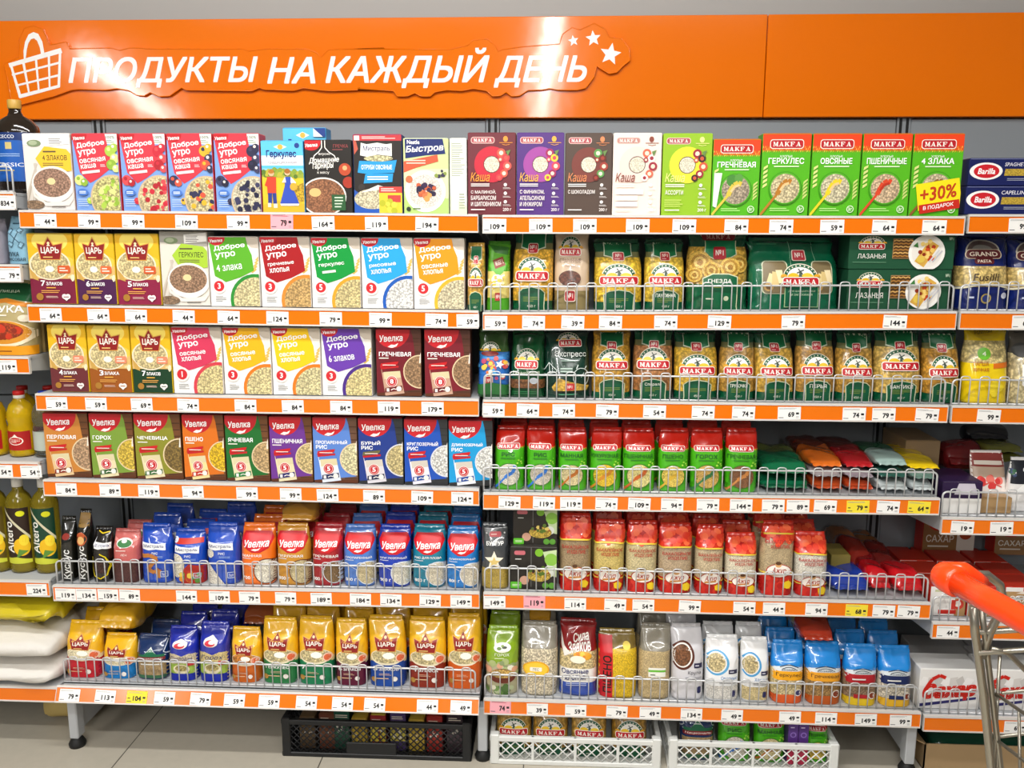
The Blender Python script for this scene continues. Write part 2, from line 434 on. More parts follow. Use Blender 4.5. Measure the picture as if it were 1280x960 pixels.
def pouch(name, w, h, d, style, S, bands, seed, lean=0., seal=None, maxlen=.008, **kw):
    """a filled film bag: bands = [(top v, colour, slot)] from the base up"""
    fn = pouch_fn(w, h, d, style, seed, lean)
    mb = MB()
    ts = [0.]; info = []
    lo = 0.
    for vt, c, m in bands:
        n = max(1, int(round((vt-lo)*26)))
        for i in range(n): ts.append(lo+(vt-lo)*(i+1)/n); info.append((c, m))
        lo = vt
    ang = np.linspace(-np.pi/2, np.pi/2, 17); us = .5+.5*np.sin(ang); n = len(us)
    rows = []
    for t in ts:
        fr = fn(us, np.full(n, t)); bk = fn(us[::-1][1:-1], np.full(n-2, t), 0, True)
        rows.append(np.concatenate([fr, bk]))
    V = np.concatenate(rows); k = 2*n-2
    for i, (c, m) in enumerate(info):
        pass
    o = len(mb.v); mb.v += [tuple(q) for q in V.tolist()]
    for i, (c, m) in enumerate(info):
        cl = lin(c)
        for j in range(k):
            mb.f.append((o+i*k+j, o+i*k+(j+1) % k, o+(i+1)*k+(j+1) % k, o+(i+1)*k+j)); mb.c.append(cl); mb.m.append(m); mb.sm.append(True)
    mb.f.append(tuple(o+j for j in range(k))[::-1]); mb.c.append(lin(bands[0][1])); mb.m.append(bands[0][2]); mb.sm.append(False)
    mb.f.append(tuple(o+(len(ts)-1)*k+j for j in range(k))); mb.c.append(lin(bands[-1][1])); mb.m.append(1); mb.sm.append(False)
    if S: lay(mb, S, lambda u, v, L: fn(u, v, L), maxlen, True)
    root = mb.build(name, SLOTS, **kw)
    # crimped seam standing up from the top edge
    sb = MB(); q = np.linspace(.03, .97, 15); A = fn(q, np.full(15, 1.)); A[:, 1] = .5*d+lean
    sh = min(.012, .07*h); vs = []
    for side in (0, 1):
        for r in range(2):
            for i in range(15):
                vs.append((A[i, 0]*(1+.015*r), A[i, 1]+(-.0022 if side == 0 else .0022)+.0012*math.sin(i*2.1+seed)+(r*.002), h-.002+r*sh))
    fs = []
    for i in range(14):
        fs += [(i, i+1, 16+i, 15+i), (30+i+1, 30+i, 45+i, 46+i), (15+i, 16+i, 46+i, 45+i)]
    fs += [(0, 15, 45, 30), (14, 44, 59, 29)]
    sb.add(vs, fs, seal or bands[-1][1], 1, True)
    sb.build('top_seal', SLOTS, root)
    return root

# ------------------------------------------------------------------ prints
RED = 'c4202a'
def plate(S, u0, v0, u1, v1, tilt=0, c='b81c26', rim='f4ece0'):
    S.rr(u0, v0, u1, v1, rim, .3); d = (v1-v0)*.08; du = d*S.h/S.w
    S.rr(u0+du, v0+d, u1-du, v1-d, c, .3)
    d = (v1-v0)*.26; du = (u1-u0)*.09
    S.t('MAKFA', u0+du, v0+d, u1-du, v1-d, 'faf4ea', serif=True)

def bowl(S, u, v, ru, ring, g, m=3, k=.88, rv=None):
    rv = ru*S.w/S.h if rv is None else rv
    S.e(u, v, ru, ring, rv=rv); S.e(u, v, ru*k, g, m, rv=rv*k)

def a_dobro(S, p):
    S.p([(.7, 1), (1, 1), (1, .84), (.86, .85), (.76, .92)], 'cbbfb0'); S.p([(.86, .85), (1, .84), (1, .5), (.93, .6)], 'efe9df')
    for i in range(5): S.pr([(.84+.02*i, .5+.05*i), (.94+.02*i, .55+.04*i), (.96+.02*i, .53+.04*i), (.87+.02*i, .48+.05*i)], 10*i, 'd9b860')
    S.p([(0, 1), (.76, 1), (.79, .88), (.87, .74), (.9, .52), (.62, .42), (.32, .35), (.1, .44)], p['m'])
    S.e(.16, .99, .18, RED, rv=.11); S.t('Увелка', .03, .925, .29, .972, 'ffffff', .03, .2, 4)
    S.t('Доброе', .1, .815, .74, .9, 'ffffff', .035, 0, 7); S.t('утро', .13, .69, .54, .785, 'ffffff', .035, 0, 7)
    l = p['l']
    if len(l) == 1: S.t(l[0], .14, .52, .66, .62, 'ffffff', .015, 0, 7)
    else:
        S.t(l[0], .15, .59, .68, .645, 'ffffff', .02, 0, 6)
        if l[1]: S.t(l[1], .18, .5, .58, .565, 'ffffff', .02, 0, 6)
        else: S.pr([(.22, .5), (.5, .5), (.5, .535), (.22, .535)], 7, 'f4efe8')
    bowl(S, .92, .09, .52, p['ring'], p['g'], 3, .87)
    S.e(.18, .29, .145, 'ece6e2'); S.e(.18, .29, .105, 'd02a32'); S.t(p['n'], .125, .25, .235, .335, 'ffffff', .03, keep=True)
    S.bars(.1, .06, .32, .15, 4, '8a8a86', len(p['m'])+ord(p['m'][0]), .4)
    return 'f6f4f2', 'e8e2da', 'e9e4dc'

def a_kasha(S, p):
    sd = ord(p['f'][0][1])
    S.p([(.72, 1), (1, 1), (1, .86), (.76, .87)], 'f4f0ec'); S.t('100%', .76, .94, .95, .975, '556a50', .02)
    S.bars(.77, .88, .95, .93, 2, '9ab09a', 1)
    S.p([(0, 1), (.74, 1), (.79, .82), (.86, .65), (.84, .56), (.55, .43), (.34, .36), (.13, .5)], 'd63746')
    S.e(.15, .99, .19, 'c01c26', rv=.1); S.t('Увелка', .03, .925, .29, .97, 'ffffff', .03, .2, 4)
    S.t('Доброе', .09, .825, .72, .905, 'ffffff', .035, 0, 7); S.t('утро', .12, .71, .52, .8, 'ffffff', .035, 0, 7)
    S.t('овсяная', .14, .635, .72, .69, 'ffffff', .02, 0, 6); S.t('каша', .16, .555, .5, .61, 'ffffff', .02, 0, 6)
    S.pr([(.18, .49), (.58, .49), (.58, .525), (.18, .525)], 6, 'f8e8e8')
    S.bars(.6, .57, .74, .61, 2, 'f4c8cc', 3)
    for i, (u, v, r) in enumerate(((.84, .78, .12), (.93, .68, .1), (.85, .6, .11), (.93, .82, .09), (.12, .4, .11), (.22, .37, .08), (.32, .13, .07), (.95, .55, .08))):
        S.e(u, v, r, p['f'][i % 3]); S.e(u-r*.25, v+r*.2, r*.35, 'f2e6da' if i % 2 else p['f'][(i+1) % 3])
    bowl(S, .84, .16, .5, 'cdb490', p['g'], 3, .93)
    S.dots(34, .84, .16, .38, .055, p['f'], sd)
    S.e(.18, .24, .12, '4a78c8', rv=.045); S.bars(.1, .22, .25, .26, 2, 'e4ecfa', 2); S.bars(.06, .05, .3, .16, 4, 'c6d8f4', 5, .3)
    return '7ba2e2', 'd24450', 'd8404c'

def a_porridge(S, p):
    S.p([(0, 1), (1, 1), (1, .8), (0, .86)], p['top'])
    for i in range(7): S.pr([(.02+.03*i, .1), (.06+.03*i, .1), (.2+.02*i, .62), (.16+.02*i, .62)], 4*i-12, ('c9bfb2', 'b5a898', 'd9d2c8')[i % 3])
    S.e(.24, .88, .15, '7d8f6a', rv=.045); S.e(.22, .885, .09, 'a9b594', rv=.03)
    S.pr([(.52, .84), (1.0, .87), (1.0, .99), (.52, .96)], 0, 'f4f2ee'); S.bars(.56, .86, .92, .95, 4, '77706a', 4, .35)
    S.p([(.25, .68), (.46, .84), (.92, .8), (1, .74), (1, .52), (.55, .48), (.36, .56)], p['pan'])
    S.t(p['t'], .4, .655, .92, .725, '2a261c', .015, keep=True); S.bars(.42, .75, .84, .79, 1, '5a5038', 1); S.bars(.4, .58, .84, .63, 2, '5a5038', 2, .35)
    S.e(.58, .34, .45, 'efe9e2', rv=.24); S.e(.57, .36, .4, p['gr'], 3, rv=.19); S.e(.55, .38, .09, 'e4d09a', rv=.045)
    S.p([(.12, .36), (.2, .2), (.42, .1), (.9, .12), (1, .2), (1, .15), (.9, .06), (.4, .05), (.15, .18)], 'e7dfd8')
    S.e(.15, .07, .22, '9a7d62', 3, rv=.06); S.bars(.52, .03, .95, .05, 1, '6a6058', 3)
    return p['bg'], 'cfc8be', p['top']

def a_gerkules(S, p):
    S.p([(0, 1), (1, 1), (1, .62), (0, .62)], '5ec0ea'); S.r(0, .66, 1, .8, 'd9eef6')
    S.p([(.3, .92), (.46, .96), (.62, .92), (.46, .88)], 'f0ead2'); S.e(.46, .92, .06, 'd8b04a'); S.e(.86, .94, .06, '24408a')
    S.t('Геркулес', .12, .75, .84, .875, '1c2c7a', .04, keep=False); S.t('традиционный', .14, .675, .84, .73, 'b08a90', .0)
    S.r(0, .0, 1, .52, 'e6c22c'); S.p([(0, .58), (.3, .62), (1, .56), (1, .48), (0, .5)], '9aa83a')
    S.dots(30, .5, .55, .5, .05, ['5c7a2e', '86a03c', 'b8b23c'], 3, rv=.06)
    S.p([(.55, .3), (1, .42), (1, .16), (.7, .12)], 'd8b02a', 3); S.p([(0, 0), (1, 0), (1, .12), (.3, .16), (0, .1)], 'cfae2c')
    # two villagers: a man in a red shirt, a woman in a blue dress
    S.p([(.12, .26), (.33, .26), (.34, .5), (.12, .5)], 'd2452c'); S.p([(.06, .38), (.14, .5), (.18, .46), (.12, .36)], 'd2452c')
    S.p([(.13, .12), (.22, .12), (.23, .27), (.13, .27)], '2c3c8a'); S.p([(.25, .12), (.34, .12), (.33, .27), (.24, .27)], '2c3c8a')
    S.r(.12, .07, .2, .13, 'e8dcc8'); S.r(.26, .06, .35, .12, 'e8dcc8'); S.e(.23, .55, .07, 'e4b48c'); S.e(.23, .575, .07, 'b8762c', rv=.03)
    S.p([(.42, .12), (.88, .12), (.7, .4), (.56, .4)], '3450b8'); S.p([(.42, .12), (.88, .12), (.86, .09), (.44, .09)], 'f0ece6')
    S.r(.55, .38, .7, .5, '3450b8'); S.p([(.48, .42), (.56, .5), (.58, .42)], 'f4efe8'); S.p([(.7, .5), (.82, .42), (.78, .36), (.69, .42)], 'f4efe8')
    S.e(.62, .56, .07, 'e8bc96'); S.e(.62, .58, .07, 'a8682a', rv=.035); S.e(.76, .36, .09, 'd8a83a')
    return '8fd0ee', '4aa0d8', '4ab4e6'

def a_garnir(S, p):
    S.e(.14, .98, .21, RED, rv=.12); S.t('Увелка', .01, .91, .28, .96, 'ffffff', .03, .2, 4)
    S.t('ГРЕЧКА', .62, .9, .94, .945, 'a04a4c', .01); S.bars(.6, .86, .94, .885, 1, '8a4a4c', 1)
    w = 'f2eee8'
    S.line([(.37, 1), (.37, .9), (.3, .84), (.2, .79), (.18, .72)], .02, w); S.line([(.44, 1), (.44, .9), (.52, .84), (.64, .79), (.68, .72)], .02, w)
    S.t('вкусно', .3, .79, .55, .825, w, .01); S.t('Домашние', .08, .68, .74, .77, w, .03, .2, 3); S.t('гарниры', .16, .59, .62, .69, w, .03, .2, 3); S.t('к мясу', .26, .53, .52, .57, w, .01)
    S.e(.86, .6, .13, 'b84a2c'); S.e(.86, .62, .05, 'e0b07a'); S.e(.93, .42, .12, 'a83626')
    S.e(.38, .22, .5, w, rv=.27); S.e(.38, .22, .47, 'a06a48', 3, rv=.25); S.e(.2, .28, .13, 'e0b878', rv=.06)
    S.r(.56, .03, .86, .25, '2c5a34'); S.bars(.62, .06, .82, .23, 4, 'cfe0c8', 6, .4)
    return '26221f', '2c2826', '34302e'

def a_bran(S, p):
    S.r(0, .925, 1, 1, 'c23a40'); S.r(.02, .93, .13, .99, 'efe8e4'); S.bars(.18, .945, .92, .985, 2, 'f4d8d4', 1, .45)
    S.p([(.02, .75), (.1, .82), (.06, .92), (.0, .93)], 'c05a48')
    S.p([(.14, .74), (.3, .72), (.5, .75), (.8, .73), (.8, .89), (.68, .88), (.5, .9), (.28, .88), (.16, .9)], 'f6f4f0'); S.t('Мистраль', .2, .78, .76, .86, '26346a', .01, .1)
    S.e(.52, .7, .3, 'e0d8a8', 3, rv=.04)
    S.p([(.08, .52), (.3, .5), (.84, .52), (.9, .68), (.6, .66), (.12, .67)], '2a9ada'); S.t('ОТРУБИ ОВСЯНЫЕ', .16, .56, .8, .62, 'ffffff', .02)
    S.p([(.2, .38), (.8, .4), (.82, .51), (.24, .5)], '2a9ada'); S.bars(.28, .42, .72, .48, 2, 'e4f2fa', 2, .5); S.e(.16, .33, .07, '3a3432')
    S.p([(0, 0), (1, 0), (1, .1), (.5, .1), (0, .3)], '2456b0'); S.e(.38, .18, .38, 'e2d6b4', 3, rv=.13); S.p([(.12, .26), (.5, .36), (.72, .32), (.5, .3)], 'f0ece4')
    S.r(.52, .0, 1, .26, 'd8c83a'); S.r(.52, .26, 1, .34, 'c8463e'); S.bars(.56, .275, .94, .325, 2, 'f4dcd6', 3, .45); S.r(.7, .14, .97, .23, 'c8463e')
    S.dots(9, .7, .08, .2, .06, ['6a3a20', 'b8b82c', 'e6d84a'], 4, rv=.07)
    return '2c2725', '1c3a7a', 'b8383c'

def a_bystrov(S, p):
    S.r(0, .0, 1, .3, 'b4d478'); S.p([(0, .3), (1, .2), (1, .6), (0, .6)], 'dfe9b4')
    S.p([(.03, 1), (.88, 1), (.94, .8), (.5, .78), (.04, .74)], '1c2a6a'); S.t('Nestle', .08, .93, .36, .985, 'ffffff', .03); S.t('Быстров', .05, .81, .9, .92, 'ffffff', .03, .2, 3)
    S.p([(0, .7), (.76, .79), (.78, .7), (.3, .62), (0, .55)], 'd85a3c'); S.bars(.06, .66, .5, .73, 2, 'f6d8c8', 2, .4)
    S.e(.48, .3, .46, 'f8f6f2'); S.e(.48, .3, .37, 'f0e8dc', 2); S.dots(26, .5, .3, .22, .06, ['3a2a4a', 'c8603c', 'e0a05a', '2a2440', 'd8784a'], 7)
    S.e(.12, .46, .08, 'c8704a'); S.dots(8, .84, .5, .12, .04, ['3a3450', '8a9a4a'], 8); S.e(.1, .06, .05, '2c3a2a'); S.bars(.2, .05, .46, .08, 1, '5a7a3a', 1)
    return 'cfe09a', 'd2dcae', 'dfe6c6'

def a_nutri(S, p):
    S.bars(.1, .5, .9, .95, 16, 'a8b09a', 3, .4); S.p([(0, 0), (1, 0), (1, .1), (0, .25)], 'dbe8c0'); S.r(.1, .05, .5, .28, 'f8f8f4'); S.bars(.55, .06, .9, .28, 6, 'a0aa94', 5, .4)
    S.r(.1, .52, .14, .95, 'c6ccb8')
    return 'eff0e4', 'eef0e6', 'f0f0ea'

def a_mkasha(S, p):
    w = p.get('tc', 'f4ece8')
    S.rr(.06, .875, .56, .955, 'eec6be', .4); S.rr(.075, .883, .545, .947, 'b05058' if p['bg'] != 'f6e2d6' else 'c08a80', .4); S.t('MAKFA', .12, .895, .5, .935, 'fbf2ea', serif=True)
    S.e(.79, .93, .05, p['lt'], rv=.035); S.line([(.66, .885), (.94, .885)], .012, p['lt']); S.line([(.72, .865), (.8, .855), (.88, .865)], .01, p['lt'])
    S.e(.5, .62, .37, p['ring']); S.e(.5, .62, .175, '5a3a34'); S.e(.5, .62, .16, 'f2ead2', 2)
    for i, (u, v, r) in enumerate(((.7, .76, .09), (.8, .7, .08), (.83, .6, .09), (.76, .51, .08), (.66, .46, .07), (.68, .68, .05))):
        S.e(u, v, r, p['f'][i % 3]); S.e(u, v, r*.5, ('f6e4c8', p['f'][(i+1) % 3], 'e8d8c0')[i % 3])
    S.p([(.8, .78), (.9, .8), (.84, .72)], '6a8a4a')
    S.t('Каша', .05, .41, .46, .52, p['lt'], .01, .25)
    S.bars(.06, .345, .46, .39, 2, w, 2, .5)
    n = len(p['l'])
    for i, s_ in enumerate(p['l']):
        v = .255-.075*i
        if s_: S.t(s_, .06, v, .06+.052*len(s_)*1.02, v+.055, w, .02)
        else: S.r(.06, v, .06+(.58, .46, .46)[i], v+.06, w)
    if p['l'][0] == 'АССОРТИ': S.bars(.05, .1, .55, .2, 4, 'd6e67a', 4, .35)
    for v in (.34, .235, .13): S.e(.79, v+.03, .035, w); S.bars(.74, v-.025, .94, v, 2, w, 3, .3)
    S.bars(.06, .05, .52, .075, 1, w, 1); S.t('200 г', .74, .045, .92, .085, w, .02)
    return p['bg'], p['bg'], p['bg']

def a_flakes(S, p):
    S.r(0, .80, 1, 1, 'e8441c')
    S.L += 1
    for i in range(22):
        for j in range(3):
            u = (i+.5*(j % 2))/22; S.p([(u, .775+.025*j), (u+.03, .79+.025*j), (u+.012, .81+.025*j)], ('d8a02a', 'b8721e', 'e8b84a')[(i+j) % 3], 0, False)
    plate(S, .15, .82, .85, .935)
    S.t('ХЛОПЬЯ', .36, .715, .62, .742, 'f4fbe8', .02); n = p['n']; wd = min(.84, .08*len(n)+.1)
    S.t(n, .5-wd/2, .635, .5+wd/2, .71, 'ffffff', .03); S.bars(.25, .59, .78, .62, 1, 'dcf2c4', 2)
    for i in range(5):
        S.pr([(.02, .34+.055*i), (.12, .37+.055*i), (.13, .4+.055*i), (.04, .38+.055*i)], 8, 'd8e08a'); S.pr([(.86, .2+.045*i), (.97, .25+.045*i), (.97, .27+.045*i), (.88, .24+.045*i)], 8, 'c8d87a')
    S.e(.5, .335, .345, '3c8a16'); S.e(.5, .34, .325, '57b028'); S.e(.5, .335, .3, p['g'], 3)
    if n == 'ГРЕЧНЕВАЯ': S.e(.42, .46, .12, '4a8a3a', rv=.08); S.e(.56, .49, .09, '5c9a46', rv=.06); S.p([(.03, .56), (.2, .56), (.1, .1), (.02, .12)], 'eef4e6')
    c = p['sp']
    S.line([(.0, .0), (.36, .28)], .05, c); S.line([(.34, .26), (.4, .34), (.46, .4), (.55, .43), (.62, .41)], .1, c); S.line([(.4, .31), (.48, .38), (.58, .4)], .05, 'f0c890' if c != 'd8482a' else 'b83420')
    S.bars(.2, .05, .7, .1, 2, 'c6f09a', 3, .35); S.e(.84, .08, .075, 'e8f8da'); S.e(.84, .08, .06, '5aa832'); S.t('3г', .8, .06, .88, .1, 'f0fae8', .02)
    if p.get('promo'):
        S.pr([(.12, .1), (1.0, .1), (1.0, .43), (.12, .43)], 9, 'f2e21c'); S.pr([(.18, .06), (1.0, .06), (1.0, .17), (.18, .17)], 9, 'c82a1c')
        S.t('+30%', .18, .2, .92, .37, 'c03a1a', .03, .15, 9); S.t('В ПОДАРОК', .26, .09, .88, .145, 'ffffff', .02, .1, 9)
    return '55b41c', '4aa018', 'd8401c'

def a_spag(S, p):
    S.e(.2, .53, .2, 'f6f4f2', rv=.33); S.e(.205, .53, .155, 'c8202c', rv=.26); S.t('Barilla', .1, .42, .31, .64, 'ffffff', .03, .2)
    S.t(p['n'], .42, .72, .72, .86, 'e8e6f0', .01, .15); S.p([(.42, .36), (1, .36), (1, .62), (.43, .62)], 'c8a83c', 2); S.bars(.46, .16, .8, .28, 2, 'b8bcd0', 2, .3)
    S.r(0, .985, 1, 1, '8a92c0')
    return '161f58', '141c50', '1c2664'

def a_tsar(S, p):
    S.p([(0, 1), (1, 1), (1, .3), (0, .3)], 'e9b51e'); S.e(.5, .9, .4, 'f7dd68', rv=.16); S.r(0, .0, 1, .36, p['b'])
    S.r(0, .36, 1, .6, 'dcb670'); S.e(.5, .6, .52, 'e8c648', rv=.12)
    bowl(S, .47, .56, .46, 'eee0c4', 'e6d29a', 3, .92, rv=.22)
    S.p([(.06, .36), (.0, .52), (.14, .42), (.2, .33)], 'caa050'); S.dots(12, .92, .38, .12, .03, ['e8d4a0', 'f0e2c0'], 4, rv=.05)
    S.e(.46, .5, .1, 'fbf6e4', rv=.045)
    S.p([(.2, .88), (.36, .85), (.47, .97), (.59, .85), (.8, .88), (.72, .63), (.27, .63)], 'dba24a')
    S.p([(.22, .865), (.37, .835), (.475, .945), (.575, .835), (.78, .865), (.705, .64), (.29, .64)], '8c1a1a')
    S.e(.475, .87, .03, 'f0d8a8'); S.p([(.43, .83), (.475, .86), (.52, .83)], 'f4ead0')
    S.t('ЦАРЬ', .3, .71, .7, .815, 'f8f0e4', .035); S.bars(.34, .655, .66, .685, 1, 'e8c878', 1)
    S.rr(.64, .44, .92, .55, p['badge'], .2); S.bars(.68, .46, .88, .53, 2, 'fae6d8', 1, .45)
    S.t(p['n'], .24, .255, .34, .335, 'ffffff', .03); S.t(p['w'], .36, .265, .72, .315, 'ffffff', .03)
    S.bars(.36, .215, .66, .245, 1, 'e8b04a', 3); S.bars(.24, .15, .84, .2, 2, 'e8a850', 4, .4)
    S.e(.2, .1, .08, 'a8762c'); S.bars(.34, .08, .64, .115, 2, 'e0c0b0', 5, .4)
    S.e(.75, .105, .055, 'f4ece6'); S.e(.83, .105, .055, 'f4ece6'); S.p([(.7, .095), (.88, .095), (.79, .04)], 'f4ece6'); S.bars(.73, .085, .85, .11, 1, p['b'], 2)
    return 'e0ad24', 'e6c41c', 'e8c832'

def a_uvbox(S, p):
    S.L += 1
    for i in range(9): S.r(.7, .1*i+.06, 1, .1*i+.075, '4a2c18' if p['wood'] != '343638' else '26282a', 0, False)
    S.r(0, 0, 1, .05, '5c3018' if p['wood'] != '343638' else '2a2c2e')
    S.p([(0, 1), (.78, 1), (.82, .9), (.97, .1), (.5, .07), (0, .04)], p['m'])
    S.e(.36, 1.0, .4, RED, rv=.28); S.t('Увелка', .08, .82, .6, .92, 'ffffff', .03, .15, 3)
    S.p([(.26, .74), (.34, .775), (.42, .77), (.5, .8), (.46, .75), (.36, .725)], 'f8f0ea'); S.p([(.3, .725), (.33, .74), (.28, .715)], 'f8f0ea')
    l = p['l']
    S.t(l[0], .06, .6, min(.06+.075*len(l[0])+.06, .78), .665, 'ffffff', .03)
    if len(l) > 1: S.t(l[1], .06, .525, .32, .585, 'ffffff', .03)
    else: S.bars(.06, .555, .28, .585, 1, 'f0ece0', 2)
    bowl(S, .98, .37, .38, 'e0cba4' if p['wood'] != '343638' else 'd8dce4', p['g'], 3, .93); S.p([(.98, .62), (1, .66), (1, .5), (.96, .5)], 'f0e6d8')
    S.p([(.1, .42), (.5, .45), (.62, .04), (.19, .0)], p['sach']); S.p([(.11, .42), (.51, .45), (.53, .38), (.13, .35)], p['m'])
    S.p([(.15, .36), (.53, .38), (.55, .28), (.17, .25)], 'd0c8bc' if p['wood'] == '343638' else 'd9cda4')
    S.p([(.08, .43), (.47, .475), (.5, .525), (.1, .49)], p.get('strip', 'c81e24')); S.p([(.1, .4), (.5, .43), (.5, .46), (.09, .43)], 'c01c24'); S.bars(.14, .455, .44, .48, 1, 'f4dcd4', 2)
    S.e(.34, .22, .13, 'f2e2da'); S.e(.34, .22, .115, 'c4202a'); S.e(.34, .22, .095, 'e6d0ca'); S.e(.34, .22, .085, 'c4202a'); S.t(p['n'], .3, .185, .38, .255, 'ffffff', .035)
    S.p([(.18, .05), (.58, .09), (.57, .16), (.19, .12)], p['lab']); S.r(.22, .065, .28, .115, 'f0ece4'); S.e(.5, .11, .06, 'f0ece4'); S.line([(.32, .09), (.38, .11), (.44, .1)], .02, 'f0ece4')
    return p['wood'], p['wood'], 'b02024'

def emblem(S, u, v, ru, rv, hi=0):
    """half round badge with a windmill above yellow hills"""
    S.e(u, v, ru, 'efe8d4', rv=rv, a0=0, a1=180); S.e(u, v, ru*.95, '1a5a3c', rv=rv*.95, a0=0, a1=180); S.e(u, v, ru*.76, 'f4f0e6', rv=rv*.74, a0=0, a1=180)
    S.e(u-ru*.4, v, ru*.34, 'e0b824', rv=rv*.3, a0=0, a1=180); S.e(u+ru*.4, v, ru*.34, 'e6c234', rv=rv*.3, a0=0, a1=180)
    S.e(u-ru*.95, v, ru*.2, 'dca024', rv=rv*.22, a0=0, a1=180); S.e(u+ru*.95, v, ru*.2, 'dca024', rv=rv*.22, a0=0, a1=180)
    S.p([(u-ru*.1, v), (u+ru*.1, v), (u+ru*.05, v+rv*.4), (u-ru*.05, v+rv*.4)], '4a5a4a')
    for a in (30, 120, 210, 300):
        c, s_ = math.cos(math.radians(a)), math.sin(math.radians(a)); S.line([(u, v+rv*.42), (u+ru*.24*c, v+rv*.42+rv*.24*s_)], ru*.06, '3c4a44')
    S.L += 1
    for i in range(9):
        a = math.radians(25+16*i); S.e(u+ru*.86*math.cos(a), v+rv*.85*math.sin(a), ru*.045, 'e8e4d0', n=6, lift=False)

def a_pasta(S, p):
    hi = p.get('hi', 0); n = p.get('n', ''); v0 = .47 if hi else .40
    S.p([(.2, 1), (.8, 1), (.82, .8), (.66, .78), (.6, .735), (.4, .735), (.34, .78), (.18, .8)], 'c8d0b8'); S.p([(.22, 1), (.78, 1), (.8, .815), (.65, .79), (.59, .75), (.41, .75), (.35, .79), (.2, .815)], '0a6238')
    S.rr(.37, .73, .63, .86, 'e8d8c8', .18); S.rr(.385, .738, .615, .852, 'b0202c', .18); S.t('№1', .42, .785, .58, .835, 'f4e8e0', .02, keep=True); S.bars(.42, .75, .58, .77, 1, 'e8c0b8', 1)
    emblem(S, .5, v0+.1, .36, .19)
    plate(S, .1, v0-.02, .9, v0+.11)
    S.p([(.2, 0), (.8, 0), (.82, .24), (.72, .29), (.5, .315), (.28, .29), (.18, .24)], 'cfd4b0'); S.p([(.22, 0), (.78, 0), (.8, .235), (.71, .28), (.5, .302), (.29, .28), (.2, .235)], '0a5234')
    if n: S.t(n, .26, .2, .74, .255, 'f0f0e4', .01, keep=True)
    S.bars(.3, .12, .7, .19, 3, '7a8a3c', 2, .35); S.t('450 г', .4, .05, .6, .085, 'd8dcc8', .01, keep=True)
    return None

def a_softgreen(S, p):
    S.p([(0, 1), (1, 1), (1, .62), (.85, .7), (.7, .58), (.5, .52), (.3, .6), (.12, .66), (0, .62)], '5aa828'); S.p([(.05, 1), (1, .96), (1, .84), (.3, .88)], '2c6a20'); S.pr([(.28, .66), (.75, .66), (.75, .8), (.28, .8)], 20, '8a3a28')
    S.t('MAKFA', .34, .7, .7, .77, 'f4e4d8', serif=True, rot=20); S.e(.46, .47, .24, 'f6f4ee'); S.bars(.36, .44, .56, .5, 2, '5a6a5a', 2, .4)
    S.dots(16, .5, .42, .46, .07, ['e8c838', 'f0e8b0', 'd8b04a'], 5, rv=.1); S.r(.38, .16, .62, .28, 'c03438'); S.t('№1', .42, .19, .58, .25, 'f4e8e0', .02)
    S.p([(0, .02), (1, .02), (1, .2), (.6, .16), (.3, .12), (0, .16)], '4a9a22')

def a_beige(S, p):
    emblem(S, .46, .8, .32, .16); plate(S, .14, .7, .76, .81); S.t('СТАРИННЫЕ', .16, .62, .74, .675, '6a4a3a', 0, keep=True); S.bars(.3, .56, .68, .6, 2, '9a7a64', 2, .3)
    S.e(.44, .42, .3, '6a3a28', 3, rv=.1); S.rr(.3, .12, .6, .27, 'e8d8c8', .18); S.rr(.32, .13, .58, .26, 'b0202c', .18); S.t('№1', .37, .165, .53, .235, 'f4e8e0', .02)

def a_nests(S, p):
    S.e(.5, .98, .3, 'c8ccb0', rv=.1); S.rr(.22, .9, .78, 1, '8c1c28', .4); S.t('MAKFA', .3, .92, .7, .975, 'd8a8a0', serif=True)
    S.p([(.26, .9), (.8, .9), (.8, .72), (.66, .66), (.42, .66), (.26, .72)], 'cfd4b0'); S.p([(.275, .9), (.785, .9), (.785, .725), (.65, .672), (.43, .672), (.275, .725)], '12764a'); S.rr(.41, .66, .62, .82, 'b0202c', .15); S.t('№1', .45, .71, .58, .78, 'f4e8e0', .02)
    for (u, v, r) in ((.2, .62, .18), (.84, .6, .14), (.38, .52, .14), (.68, .56, .16), (.12, .46, .12)):
        for k in range(4): S.e(u, v, r*(1-.24*k), ('e2b850', 'b88a30', 'e8c468', 'a87a28')[k], 2)
    S.p([(.24, 0), (.8, 0), (.8, .44), (.66, .48), (.4, .48), (.24, .42)], 'cfd4b0'); S.p([(.255, 0), (.785, 0), (.785, .432), (.65, .468), (.41, .468), (.255, .412)], '0a5c38')
    S.t('ГНЕЗДА', .33, .35, .7, .41, 'f0f0e4', .02); S.bars(.42, .29, .66, .32, 1, '7a8a3c', 1); S.e(.62, .16, .04, 'c8d0b0'); S.bars(.3, .14, .42, .17, 1, 'd8dcc8', 2)

